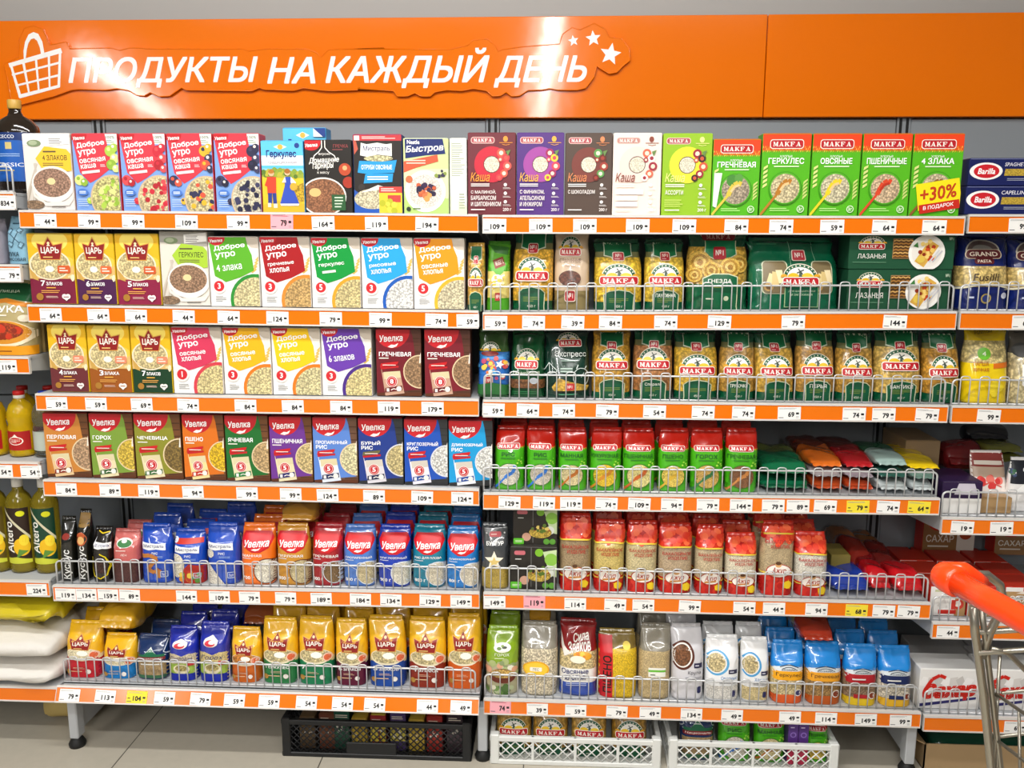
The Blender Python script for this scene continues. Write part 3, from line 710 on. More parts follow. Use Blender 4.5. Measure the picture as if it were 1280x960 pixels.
def a_cannel(S, p):
    S.bars(.1, .95, .42, .975, 1, '3a8a60', 1); S.r(.44, .6, .445, 1, '8ab89a'); S.r(.72, .6, .725, 1, '8ab89a')
    for (a, b) in ((.12, .4), (.66, .9)):
        S.rr(a, .24, b, .72, 'c8d0b0', .12); S.rr(a+.01, .25, b-.01, .71, '7a6a4a', .12)
        for i in range(3): S.pr([(a+.04+.06*i, .3+.05*i), (a+.12+.05*i, .3+.05*i), (a+.15+.04*i, .52+.03*i), (a+.06+.05*i, .54+.03*i)], 12*i-10, ('e6d29a', 'd8be80', 'f0dcae')[i])
        S.e(a+.07, .34, .05, 'c09a5a', rv=.06); S.e(a+.07, .34, .03, '6a4a2a', rv=.035)
    S.rr(.455, .72, .61, .88, 'e8d8c8', .15); S.rr(.465, .73, .6, .87, 'b0202c', .15); S.t('№1', .49, .77, .575, .84, 'f4e8e0', .02)
    emblem(S, .53, .49, .19, .19); plate(S, .33, .35, .73, .49)
    S.p([(.35, .05), (.72, .05), (.72, .34), (.35, .34)], '9ab88a'); S.p([(.36, .06), (.71, .06), (.71, .34), (.36, .34)], '08563a'); S.t('ДЛЯ ФАРШИРОВКИ', .39, .27, .68, .3, 'b8d0b0', .01); S.t('И ЗАПЕКАНИЯ', .42, .22, .65, .25, 'b8d0b0', .01)

def a_lasagna(S, p):
    emblem(S, .215, .74, .12, .21); plate(S, .08, .56, .335, .74); S.t('ЛАЗАНЬЯ', .075, .3, .345, .44, 'f2f0e8', 0.); S.bars(.03, .16, .36, .22, 1, '6a9a7a', 2, .25)
    S.r(.41, .3, .6, .88, 'b08a5a'); S.r(.415, .315, .6, .865, '5a3c1c'); S.L += 1
    for i in range(6): S.line([(.415+.023*k, .36+.09*i+(.03 if k % 2 else 0)) for k in range(9)], .012, 'd8a860' if i % 2 else 'b07a38')
    S.e(.735, .47, .175, 'f2f0ea'); S.e(.735, .47, .145, 'e9e5dd')
    S.pr([(.68, .08), (.79, .08), (.79, .82), (.68, .82)], -32, 'd8a848'); S.dots(22, .74, .52, .085, .02, ['c84a20', '8a2c14', 'f0d078', 'e8c060', 'b83c1c'], 4, rv=.3); S.e(.68, .28, .04, 'e0c050', rv=.1)
    S.pr([(.8, .16), (.815, .16), (.815, .6), (.8, .6)], -38, 'cfcfd4'); S.pr([(.83, .16), (.845, .16), (.845, .58), (.83, .58)], -38, 'c4c4ca'); S.p([(.6, .66), (.64, .78), (.65, .62)], '3c7a3a')
    S.t('№1', .94, .84, .98, .92, 'c8d8c0', .02)
    return '1d4f35', '184630', '225a3e'

def a_grand(S, p):
    S.e(.46, .82, .36, 'b8b4a8', rv=.14); S.e(.46, .82, .33, '5a4a48', rv=.125); S.e(.46, .82, .22, '8a8680', rv=.07); S.rr(.1, .7, .84, .83, 'd8c8b0', .45); S.rr(.12, .708, .82, .822, '5a1c22', .45); S.t('GRAND', .18, .735, .76, .795, 'f0e4d0', .02)
    S.rr(.28, .63, .66, .71, '5a1c22', .4); S.t('PASTA', .34, .65, .6, .69, 'f0e4d0', .01)
    S.t('Fusilli', .24, .4, .74, .5, '3a2a22', .0, .2); S.e(.5, .16, .1, 'b09a5a'); S.e(.5, .16, .07, '2a3a7a'); S.bars(.16, .15, .32, .2, 1, 'c8d0e8', 1); S.e(.84, .2, .06, 'd8dcec')
    S.p([(0, .28), (.3, .33), (.5, .34), (.7, .33), (1, .28), (1, .31), (.5, .37), (0, .31)], 'e8e2c8')

def a_kids(S, p):
    S.r(0, .36, 1, .68, '2a6ab8'); S.p([(0, .68), (.3, .72), (.7, .66), (1, .7), (1, .6), (0, .6)], '3a86cc'); emblem(S, .4, .72, .3, .13); S.e(.4, .68, .28, '8a2a28', rv=.035)
    S.dots(28, .5, .45, .48, .07, ['d8783a', 'e8c04a', 'c84a4a', 'e8e4d8', 'b84a6a', '4aa0d8'], 4, rv=.17); S.star(.72, .52, .14, 'e8ecf0', 20)
    S.rr(.28, .2, .52, .34, 'e8d8c8', .15); S.rr(.3, .21, .5, .33, 'b0202c', .15); S.t('№1', .34, .24, .47, .3, 'f4e8e0', .02); S.p([(0, .05), (1, .05), (1, .2), (.5, .24), (0, .2)], '2c6a34')

def a_darkpasta(S, p):
    emblem(S, .48, .6, .32, .17); plate(S, .14, .46, .82, .6); S.t('Ржаные', .1, .37, .48, .43, 'd8dcc8', .01); S.t('изделия', .5, .37, .86, .43, 'c8ccb8', .01)
    S.r(.0, .16, 1, .3, '8a5a34', 3); S.e(.7, .28, .12, 'c8ccd4', rv=.05); S.bars(.1, .06, .8, .12, 2, '2c7a48', 2, .3)

def a_express(S, p):
    emblem(S, .54, .87, .26, .12); plate(S, .3, .78, .84, .89); S.t('Экспресс', .22, .62, .9, .72, 'e8ece8', .02); S.bars(.36, .565, .82, .59, 1, '9ab0a4', 1)
    w = 'd4dcd8'
    S.line([(.0, .42), (.1, .55), (.28, .42), (.1, .38), (.0, .36)], .012, w); S.line([(.1, .55), (.12, .38)], .012, w)
    S.line([(.78+.17*math.cos(a*.42), .33+.14*math.sin(a*.42)) for a in range(16)], .014, w); S.line([(.68, .46), (.72, .52)], .02, w); S.line([(.86, .46), (.9, .5)], .02, w); S.line([(.78, .33), (.84, .4)], .012, w)
    S.bars(.34, .4, .6, .48, 2, 'a8bcb0', 2, .6); S.p([(.16, .18), (.3, .32), (.56, .26), (.96, .2), (.9, .13), (.2, .12)], 'd8ae4a', 4); S.rr(.44, .13, .64, .24, 'c03a3c', .2); S.t('№1', .49, .16, .59, .21, 'f4e8e0', .02); S.bars(.3, .05, .7, .09, 1, '4a8a68', 2)

def a_rollton(S, p):
    S.e(.44, .97, .3, 'd8b414', rv=.06); S.t('Роллтон', .22, .94, .66, .99, '6a5a10', .02, .1, 6); S.e(.38, .68, .14, '6ab82c'); S.t('4', .34, .65, .42, .71, 'eaf4d8', .02)
    S.p([(.58, .48), (.98, .5), (.98, .57), (.58, .55)], 'd8701c'); S.t('ЛАПША', .14, .52, .48, .57, 'b86a1c', .02); S.t('ЯИЧНАЯ', .14, .44, .48, .49, 'b86a1c', .02); S.e(.74, .26, .09, 'd8781c'); S.e(.74, .26, .06, 'f0d41c'); S.dots(9, .5, .22, .4, .1, ['e8c81c', 'f0d834'], 4, rv=.1)

def a_clearnood(S, p):
    S.rr(.2, .25, .9, .56, 'f0efec', .1); S.bars(.3, .3, .8, .5, 3, '6a6a68', 3, .4); S.e(.2, .75, .18, '3a3a38', rv=.1)

def a_groats(S, p):
    S.L += 1
    for i in range(16): S.p([(i/16, .735), (i/16+.05, .735), (i/16+.03, .70)], ('e08a2a', 'd86a20')[i % 2], 0, False)
    plate(S, .08, .69, .84, .79)
    n = p['n'][0]; wd = min(.84, .11*len(n)+.1)
    S.t(n, .46-wd/2, .575, .46+wd/2, .645, '1c5c1c', .03); S.bars(.22, .53, .7, .56, 1, '2c7a20', 2)
    S.e(.48, .27, .385, '3a7a1c'); S.e(.48, .27, .355, p['g'], 2)
    c = p['sp']; S.line([(.02, .03), (.4, .24)], .06, c); S.line([(.36, .22), (.48, .27), (.6, .3), (.66, .36), (.68, .42)], .11, c)
    S.dots(6, .84, .5, .12, .03, ['a8d84a', '7ac42c'], 5, rv=.06)

def a_bakal(S, p):
    v0 = .34 if p.get('up') else .22
    S.r(0, 0, 1, v0, 'd02c20'); S.dots(26, .5, v0/2, .5, .09, ['b01c18', 'dc3a28', 'c02420'], 3, rv=v0*.5)
    S.dots(34, .5, .86, .46, .09, ['e8502c', 'b81a18', 'dc3a24', 'f0683c'], 9, rv=.12)  # mottled red top: printed pattern and light on the film painted together
    t = .86 if p.get('up') else (.7 if p.get('lo') else .72)
    if p.get('hi'): t = .7
    S.p([(0, t), (.25, t+.018), (.75, t+.018), (1, t), (1, t+.02), (.75, t+.038), (.25, t+.038), (0, t+.02)], 'e0c23a')
    S.t('БАКАЛЕЙНОЕ', .1, t-.1, .92, t-.04, 'b02a24', .02); S.t('ИЗДЕЛИЕ', .26, t-.175, .82, t-.115, 'b02a24', .02)
    S.p([(0, v0-.02), (.2, v0-.01), (.4, v0+.0), (.6, v0), (.8, v0-.01), (1, v0-.02), (1, v0+.0), (.6, v0+.02), (.4, v0+.02), (0, v0)], 'e8d050')
    S.e(.52, v0+.03, .36, 'b02a20', rv=.1); S.e(.52, v0+.03, .335, 'f4ece2', rv=.09); S.e(.5, v0+.12, .09, 'd8a46a', rv=.04); S.e(.5, v0+.14, .08, '5a3a24', rv=.025); S.t('Ажур', .32, v0-.02, .72, v0+.08, 'a8321e', .02, .3)
    S.p([(.3, v0-.04), (.7, v0-.02), (.7, v0), (.3, v0-.01)], 'c8843a')
    S.star(.78, v0*.5, .16, 'e8c01c', 10); S.e(.78, v0*.5, .12, 'ecc824')

def flag(S, u0, v0, u1, v1):
    S.p([(u0, v0+.01), (u0+(u1-u0)*.3, v0-.012), (u0+(u1-u0)*.6, v0+.008), (u1, v0-.01), (u1, v1-.005), (u0+(u1-u0)*.6, v1-.01), (u0+(u1-u0)*.3, v1), (u0, v1+.015)], 'f4f4f2'); S.t('Мистраль', u0+.05, v0+.02, u1-.05, v1-.02, '2c3c7a', .015, .1)

def a_mistral(S, p):
    v = p['v']
    if v == 1: S.p([(.06, .78), (.96, .8), (.96, .9), (.1, .88)], 'c8382c'); S.e(.08, .85, .09, 'e0e4ee')
    flag(S, .1, .62, .86, .74)
    S.t('РИС', .42, .53, .62, .575, 'e8eef8', .02); S.bars(.44, .47, .78, .51, 2, '9ab8e8', 2, .35)
    if v == 0: S.line([(.1, .5), (.35, .52), (.6, .46), (.42, .36), (.3, .26), (.5, .2), (.66, .26), (.62, .1)], .13, 'b8763a')
    elif v == 1: S.e(.16, .36, .26, 'eee6d0', 2, rv=.24); S.p([(.3, .0), (1, .0), (1, .36), (.55, .4), (.4, .3)], 'b02c24'); S.dots(18, .6, .14, .34, .08, ['d8902c', '5a8a3a', 'b83a24', 'e0c04a'], 3, rv=.1)
    else: S.p([(0, .0), (.6, .0), (.36, .18), (.16, .34), (0, .4)], 'ede6d6', 2); S.e(.16, .55, .13, 'e8e0d0', 2)
    S.line([(.7, .12), (.9, .12), (.9, .22), (.7, .22), (.7, .12)], .02, 'c8d8f0'); S.t('5шт', .74, .145, .87, .195, 'e8eef8', .01)

def a_uvbag(S, p):
    S.p([(.1, .93), (.9, .93), (.98, .82), (.86, .66), (.62, .58), (.38, .58), (.16, .66), (.02, .8)], 'c41420'); S.p([(.16, .9), (.84, .9), (.9, .8), (.8, .68), (.6, .605), (.4, .605), (.22, .68), (.1, .8)], 'd62028')
    S.t('Увелка', .14, .68, .86, .8, 'ffffff', .03, .15, 3); S.p([(.36, .63), (.44, .655), (.54, .65), (.64, .675), (.58, .63), (.48, .61)], 'f8f0ea')
    S.t(p['n'], .1, .505, min(.1+.085*len(p['n'])+.05, .9), .55, 'f2f2ee', .02); S.bars(.1, .47, .5, .49, 1, 'd8dce4', 1)
    S.e(.8, .25, .37, '5a2018' if p['m'] in ('f0741a', 'c88c2a') else 'dce4ee'); S.e(.8, .25, .345, p['g'], 2); S.t(p['wt'], .1, .1, .44, .16, 'f4f4f0', .03)
    S.line([(.0, .4), (.3, .36), (.5, .3)], .012, 'e8eaf0')

def a_couscous(S, p):
    if p.get('ph'): S.r(.1, .8, .95, 1, '8a6a34'); S.e(.5, .64, .4, 'b8562c', rv=.1); S.e(.5, .62, .26, 'e0b070', rv=.06)
    else: S.e(.5, .75, .25, '8a2c22', rv=.05)
    V, T, asp = glyphs('Кускус', .02, .1); Q = np.stack([.85-V[:, 1]*.55, .04+V[:, 0]*.5], 1); S.parts(Q, T, 'e8e8e4')

def a_swirl(S, p):
    S.line([(.3, .98), (.55, .94), (.9, .97)], .05, 'e8c81c'); flag(S, .2, .66, .98, .78)
    S.p([(.15, .74), (.3, .9), (.2, .72)], 'eef0f4')
    S.line([(.12, .5), (.1, .3), (.2, .12), (.5, .06), (.85, .14), (.98, .34), (.8, .5), (.5, .56)], .06, 'e0c81c'); S.e(.54, .3, .34, '4a2c26', 3)

def a_salmon(S, p):
    S.p([(0, .93), (.5, .78), (1, .93), (1, .86), (.5, .74), (0, .86)], 'e08a84'); S.e(.48, .8, .3, 'f2ece6', rv=.09); S.e(.48, .79, .26, '3c7a44', rv=.07); S.e(.46, .83, .1, 'f2ece6', rv=.035); S.bars(.2, .64, .75, .67, 1, 'f2dcd4', 1); S.t('ЛЁН', .38, .55, .6, .6, 'f2dcd4', .01)
    S.r(0, 0, 1, .45, '5a3430', 2)

def a_bulgur(S, p):
    S.rr(.3, .84, .74, .92, 'c0444c', .4); S.bars(.36, .865, .68, .895, 1, 'f0c8c0', 1); S.t('БУЛГУР', .2, .72, .82, .78, 'f0f0ec', .02); S.star(.48, .47, .36, 'f0e8d4'); S.star(.48, .44, .22, 'dcc074'); S.e(.2, .9, .03, 'c8c8c8'); S.e(.86, .9, .03, 'c8c8c8')

def a_gsalad(S, p):
    S.r(.44, .06, .455, 1, '6a6a68'); S.rr(.08, .82, .32, .92, 'c86a74', .4); S.bars(.1, .7, .3, .74, 1, 'd8d8d4', 1); S.e(.62, .88, .09, '7ab82c')
    S.p([(.7, .9), (1, .96), (1, .3), (.86, .34)], 'c4d8a8'); S.e(.88, .72, .14, '8ac04a'); S.e(.84, .4, .1, 'e4e8e0')
    S.e(.62, .34, .26, 'd8b84a', 3, rv=.15); S.dots(14, .62, .44, .2, .04, ['a8321e', '2c2420', 'e8d070', '5c7a2a'], 2, rv=.12); S.e(.3, .22, .1, 'c89a84'); S.rr(.0, .02, .24, .18, '5ab82c', .15); S.e(.76, .1, .07, '5a9a34'); S.e(.9, .1, .07, '5a9a34'); S.bars(.04, .07, .2, .13, 2, 'd8f0c0', 2)
    return '26221e', '2c2824', '34302c'

def a_tsarbag(S, p):
    lo = .36
    S.r(0, 0, 1, lo, p['b']); S.e(.5, lo, .55, p['b'], rv=.05)
    S.e(.52, .47, .45, 'eadfc0', rv=.13); S.e(.52, .48, .42, p['g'], 3 if p['g'] != 'efe2bc' else 2, rv=.11); S.e(.56, .49, .16, 'f8f4ea', rv=.05)
    S.p([(.16, .78), (.36, .74), (.48, .85), (.6, .74), (.82, .77), (.75, .55), (.24, .56)], 'd8a048'); S.p([(.19, .765), (.37, .725), (.48, .825), (.59, .725), (.79, .755), (.725, .56), (.26, .57)], '8c1c1a'); S.e(.48, .765, .035, 'f0d8a8')
    S.t('ЦАРЬ', .28, .625, .72, .705, 'f8f0e4', .035); S.bars(.32, .575, .68, .6, 1, 'e8c878', 1)
    S.e(.86, .46, .12, 'f0c8b0'); S.e(.86, .46, .09, 'd8643c')
    if p['n']: S.t(p['n'], .14, .255, .26, .325, 'ffffff', .03)
    if p['w']: S.t(p['w'], .3 if p['n'] else .16, .26, .82, .31, 'ffffff', .03)
    S.bars(.3, .18, .7, .22, 2, 'e8c0a0', 3, .35); S.e(.72, .13, .07, 'f0e8e0'); S.bars(.1, .12, .56, .15, 1, 'e0b890', 2); S.e(.16, .12, .07, 'b88a3c')

def a_mountain(S, p):
    S.p([(.0, .62), (.28, .62), (.5, .8), (.72, .62), (1, .62), (1, .6), (.5, .6), (0, .6)], 'e0e8e4'); S.p([(.08, .64), (.3, .64), (.5, .77), (.7, .64), (.92, .64), (.92, .56), (.08, .56)], '1c6a48'); S.rr(.06, .5, .94, .58, '7a2028', .3); S.t('Националь', .12, .515, .88, .565, 'f0dcd0', .01, .1)
    S.r(0, .05, 1, .46, 'b09468', 2); S.bars(.2, .37, .86, .43, 1, 'f0f0ea', 2); S.r(0, .04, 1, .12, '3a6a4a'); S.line([(.0, .95), (.1, .7), (.0, .62)], .02, 'd8e0e8'); S.line([(1, .95), (.9, .7), (1, .62)], .02, 'd8e0e8')

def a_cobalt(S, p):
    S.p([(0, .02), (1, .02), (1, .55), (.75, .56), (.5, .5), (.25, .56), (0, .54)], p['g'], 2); S.p([(.0, .14), (1, .14), (1, .34), (.5, .36), (0, .34)], '9ab84a'); S.e(.5, .24, .28, 'e6dcb8', rv=.1); S.e(.5, .26, .22, 'b8a868', 3, rv=.06); S.r(0, 0, 1, .15, '1a2aa0')
    S.t(p['t'], .12, .4, .86, .5, '24306a', .0, .25); S.e(.46, .74, .24, 'f0ece8', rv=.085); S.e(.44, .72, .17, 'd8384a', rv=.055); S.e(.5, .74, .1, 'f4f0ec', rv=.03); S.line([(.26, .78), (.5, .84), (.7, .76)], .04, 'f0ece8'); S.rr(.7, .32, .92, .4, 'c83a3a', .2)

def a_limepea(S, p):
    S.e(.5, .76, .26, 'f0f0e4', rv=.07); S.e(.4, .75, .07, '5a7a2c', rv=.022); S.e(.56, .765, .08, '2c3a20', rv=.018); S.e(.5, .785, .05, '6a8a2c', rv=.014); S.t('ГОРОХ', .28, .63, .72, .68, 'eef4d8', .02); S.bars(.28, .58, .72, .61, 1, 'dce8b0', 1)
    S.dots(26, .5, .42, .5, .1, ['c8c4a0', 'd8a080', 'a8b478', 'e4e0cc', '8a9a6a'], 4, rv=.13); S.e(.52, .31, .4, '6a2c1c', rv=.12); S.e(.52, .35, .36, 'd8b060', 3, rv=.07); S.dots(16, .5, .08, .48, .09, ['6a8a4a', 'b0b890', '4a6a34', 'd8d4bc'], 6, rv=.08)

def a_clearbag(S, p):
    if p['lab'] == 1: S.e(.42, .4, .36, 'e8a81c', rv=.12); S.e(.42, .4, .32, 'f0c83c', rv=.1); S.rr(.26, .37, .58, .43, 'f4efe0', .2); S.t('ПЕС', .34, .38, .5, .42, '6a5a2a', .01)
    else: S.rr(.3, .33, .84, .46, 'eeece2', .05); S.r(.3, .4, .84, .43, '6ab83c'); S.bars(.36, .345, .6, .375, 1, '6a6a5a', 1)

def a_sila(S, p):
    S.t('Сила', .36, .76, .8, .89, 'f4efe8', .03, .3, 12); S.t('Злаков', .22, .62, .84, .78, 'f4efe8', .03, .3, 10); S.p([(.0, .9), (.14, .7), (.3, .6), (.14, .56), (.06, .7)], 'e8e0d8'); S.e(.62, .58, .24, 'e0a02c', rv=.06); S.dots(10, .62, .58, .18, .05, ['d8842c', 'f0c84a'], 3, rv=.04)
    S.t('Овсяные', .08, .33, .78, .4, '24306a', .02, 0, 2); S.t('хлопья', .16, .24, .7, .31, '24306a', .02, 0, 2); S.bars(.2, .15, .74, .2, 2, 'c8d4f0', 2, .4); S.e(.5, .53, .2, 'f2e8d0', rv=.05)

def a_pshenored(S, p):
    S.r(.0, .0, .37, .96, 'c41c24'); V, T, asp = glyphs('ПШЕНО', .03, 0); Q = np.stack([.34-V[:, 1]*.22, .08+V[:, 0]*.6], 1); S.parts(Q, T, '1c1614')
    S.e(.74, .82, .1, 'ecd24a', rv=.06)

def a_silver(S, p):
    S.e(.32, .64, .36, p['ring'], rv=.2); S.e(.31, .645, .3, 'f0ece6', rv=.17); S.e(.3, .645, .265, p['g'], 3, rv=.15); S.rr(.66, .47, .92, .54, '2c2a4a', .1); S.bars(.7, .49, .88, .52, 1, 'd8d8e4', 1)
    S.t(p['t'], .44, .37, .92, .43, '3a3a44' if p['t'] == 'Крупа' else '4a7ab0', .0, keep=True); S.bars(.4, .3, .92, .345, 2, '7a7a84', 2, .35); S.rr(.78, .1, .9, .2, '24285a', .2)
    if p['t'] != 'Крупа': S.r(.04, .04, .96, .27, p['g'] if p['t'] == 'Хлопья' else 'e6e2da', 2); S.rr(.74, .08, .88, .19, '24285a', .2)

def a_hozyaika(S, p):
    S.p([(0, .63), (.5, .7), (1, .63), (1, .5), (0, .5)], 'dfe6ea'); S.r(0, .42, 1, .58, p['a']); S.r(0, .12, 1, .42, p['g'], 3); S.r(0, 0, 1, .13, p['base']); S.e(.5, .13, .5, p['base'], rv=.03)
    S.line([(.22+.07*i, .65+.04*math.sin(math.pi*i/8)) for i in range(9)], .025, '2c3c4a'); S.line([(.3+.05*i, .625+.03*math.sin(math.pi*i/8)) for i in range(9)], .02, '2c3c4a'); S.t('ХОЗЯЙКА', .26, .595, .76, .63, '2c3c4a', .02)
    if p['n']: S.t(p['n'], .12, .475, .88, .55, '4a3420', .0)
    else: S.bars(.2, .47, .8, .52, 1, 'e8e4e0', 1); S.p([(.26, .14), (.95, .14), (.95, .2), (.26, .22)], p['a'])
    S.e(.8, .2, .11, 'f0ece4'); S.e(.8, .2, .085, '3a3a6a' if p['n'] == 'Геркулес' else '8a3a20')

CARTON = dict(dobro=a_dobro, kasha=a_kasha, porridge=a_porridge, gerkules=a_gerkules, garnir=a_garnir, bran=a_bran, bystrov=a_bystrov, nutri=a_nutri, mkasha=a_mkasha, flakes=a_flakes, spag=a_spag, tsar=a_tsar, uvbox=a_uvbox, lasagna=a_lasagna, gsalad=a_gsalad)
def bands_of(art, p):
    if art == 'pasta':
        if p.get('full'): return [(.1, '0a5234', 1), (.9, p['pc'], 4), (1, p['pc'], 4)]
        return [(.13, '0a5234', 1), (.78, p['pc'], 4), (.86, '6a6a44', 1), (1, '0b4a30', 1)]
    if art == 'groats': return [(.73, '4aae1c', 1), (1, 'cf2416', 1)]
    if art == 'bakal':
        t = .87 if p.get('up') else (.71 if p.get('lo') else .73)
        if p.get('hi'): t = .71
        return [(.24, 'c82820', 1), (t, p['g'], 5), (1, 'd2301e', 1)]
    if art == 'tsarbag': return [(.36, p['b'], 1), (.44, p['g'], 1), (1, 'eab21a', 1)]
    if art == 'uvbag': return [(1, p['m'], 1)]
    if art == 'clearbag': return [(.7, p['g'], 3 if p['lab'] == 1 else 2), (1, '8e887a', 1)]
    if art == 'sila': return [(.2, '1c44a4', 1), (.4, 'f0ece4', 1), (.64, 'dcc690', 3), (1, '8c1a1c', 1)]
    if art == 'pshenored': return [(.78, 'e8c024', 2), (1, '7a6428', 1)]
    if art == 'silver': return [(1, p['bg'], 1)]
    if art == 'hozyaika': return [(.13, p['base'], 1), (.6, p['g'], 1), (1, '1c84d4', 1)]
    if art == 'grand': return [(.32, '14246a', 1), (.6, 'd8bc74', 4), (1, '14205e', 1)]
    return {'softgreen': [(.2, '4a9a22', 1), (.6, 'e0cf7a', 1), (1, '4a9a26', 1)], 'beige': [(.26, '8a7a50', 1), (1, 'cfb79c', 1)], 'nests': [(.34, '0a5c38', 1), (.82, 'd8ac48', 4), (1, '0c4a32', 1)],
            'cannel': [(1, '076040', 1)], 'kids': [(.2, '246030', 1), (.7, '2a6ab8', 1), (1, '38562c', 1)], 'darkpasta': [(1, '0e4a26', 1)], 'express': [(1, '12362a', 1)],
            'rollton': [(.55, 'eccc14', 1), (.85, 'e0cc8a', 4), (1, 'e0c01c', 1)], 'clearnood': [(.7, 'd8c89a', 4), (1, '5a5650', 1)],
            'mistral': [(1, '1648b4', 1)], 'couscous': [(1, '15140f', 1)], 'swirl': [(1, '161210', 1)], 'salmon': [(.45, '5a3430', 2), (1, 'c4625e', 1)], 'bulgur': [(.34, 'c0a44a', 5), (1, '3c3f42', 1)],
            'mountain': [(1, '16305e', 1)], 'cobalt': [(1, '1a2aa0', 1)], 'limepea': [(.5, 'b8b490', 1), (1, '86a81c', 1)]}[art]

SHELVES = {
 'L1': (-1.25, 1.5935, -0.004, 1.5849),
 'L2': (-1.25, 1.3388, -0.004, 1.3307),
 'L3': (-1.25, 1.0905, -0.004, 1.0894),
 'L4': (-1.25, 0.8422, -0.004, 0.8351),
 'L5': (-1.25, 0.5251, -0.004, 0.5315),
 'L6': (-1.25, 0.2225, -0.004, 0.22),
 'R1': (0.004, 1.583, 1.25, 1.5821),
 'R2': (0.004, 1.3263, 1.25, 1.3381),
 'R3': (0.004, 1.0876, 1.25, 1.0882),
 'R4': (0.004, 0.8249, 1.25, 0.8314),
 'R5': (0.004, 0.5318, 1.25, 0.53),
 'R6': (0.004, 0.2059, 1.25, 0.2011),
 'T1': (1.256, 1.5872, 2.5, 1.5872),
 'T2': (1.256, 1.3385, 2.5, 1.3385),
 'T3': (1.256, 1.0873, 2.5, 1.0873),
 'T4': (1.256, 0.7771, 2.5, 0.7771),
 'T5': (1.256, 0.4733, 2.5, 0.4733),
 'T6': (1.256, 0.1916, 2.5, 0.1916),
 'W1': (-2.5, 1.6413, -1.256, 1.6413),
 'W2': (-2.5, 1.4476, -1.256, 1.4476),
 'W3': (-2.5, 1.1936, -1.256, 1.1936),
 'W4': (-2.5, 0.8922, -1.256, 0.8922),
 'W5': (-2.5, 0.5369, -1.256, 0.5369),
 'W6': (-2.5, 0.2043, -1.256, 0.2043),
}
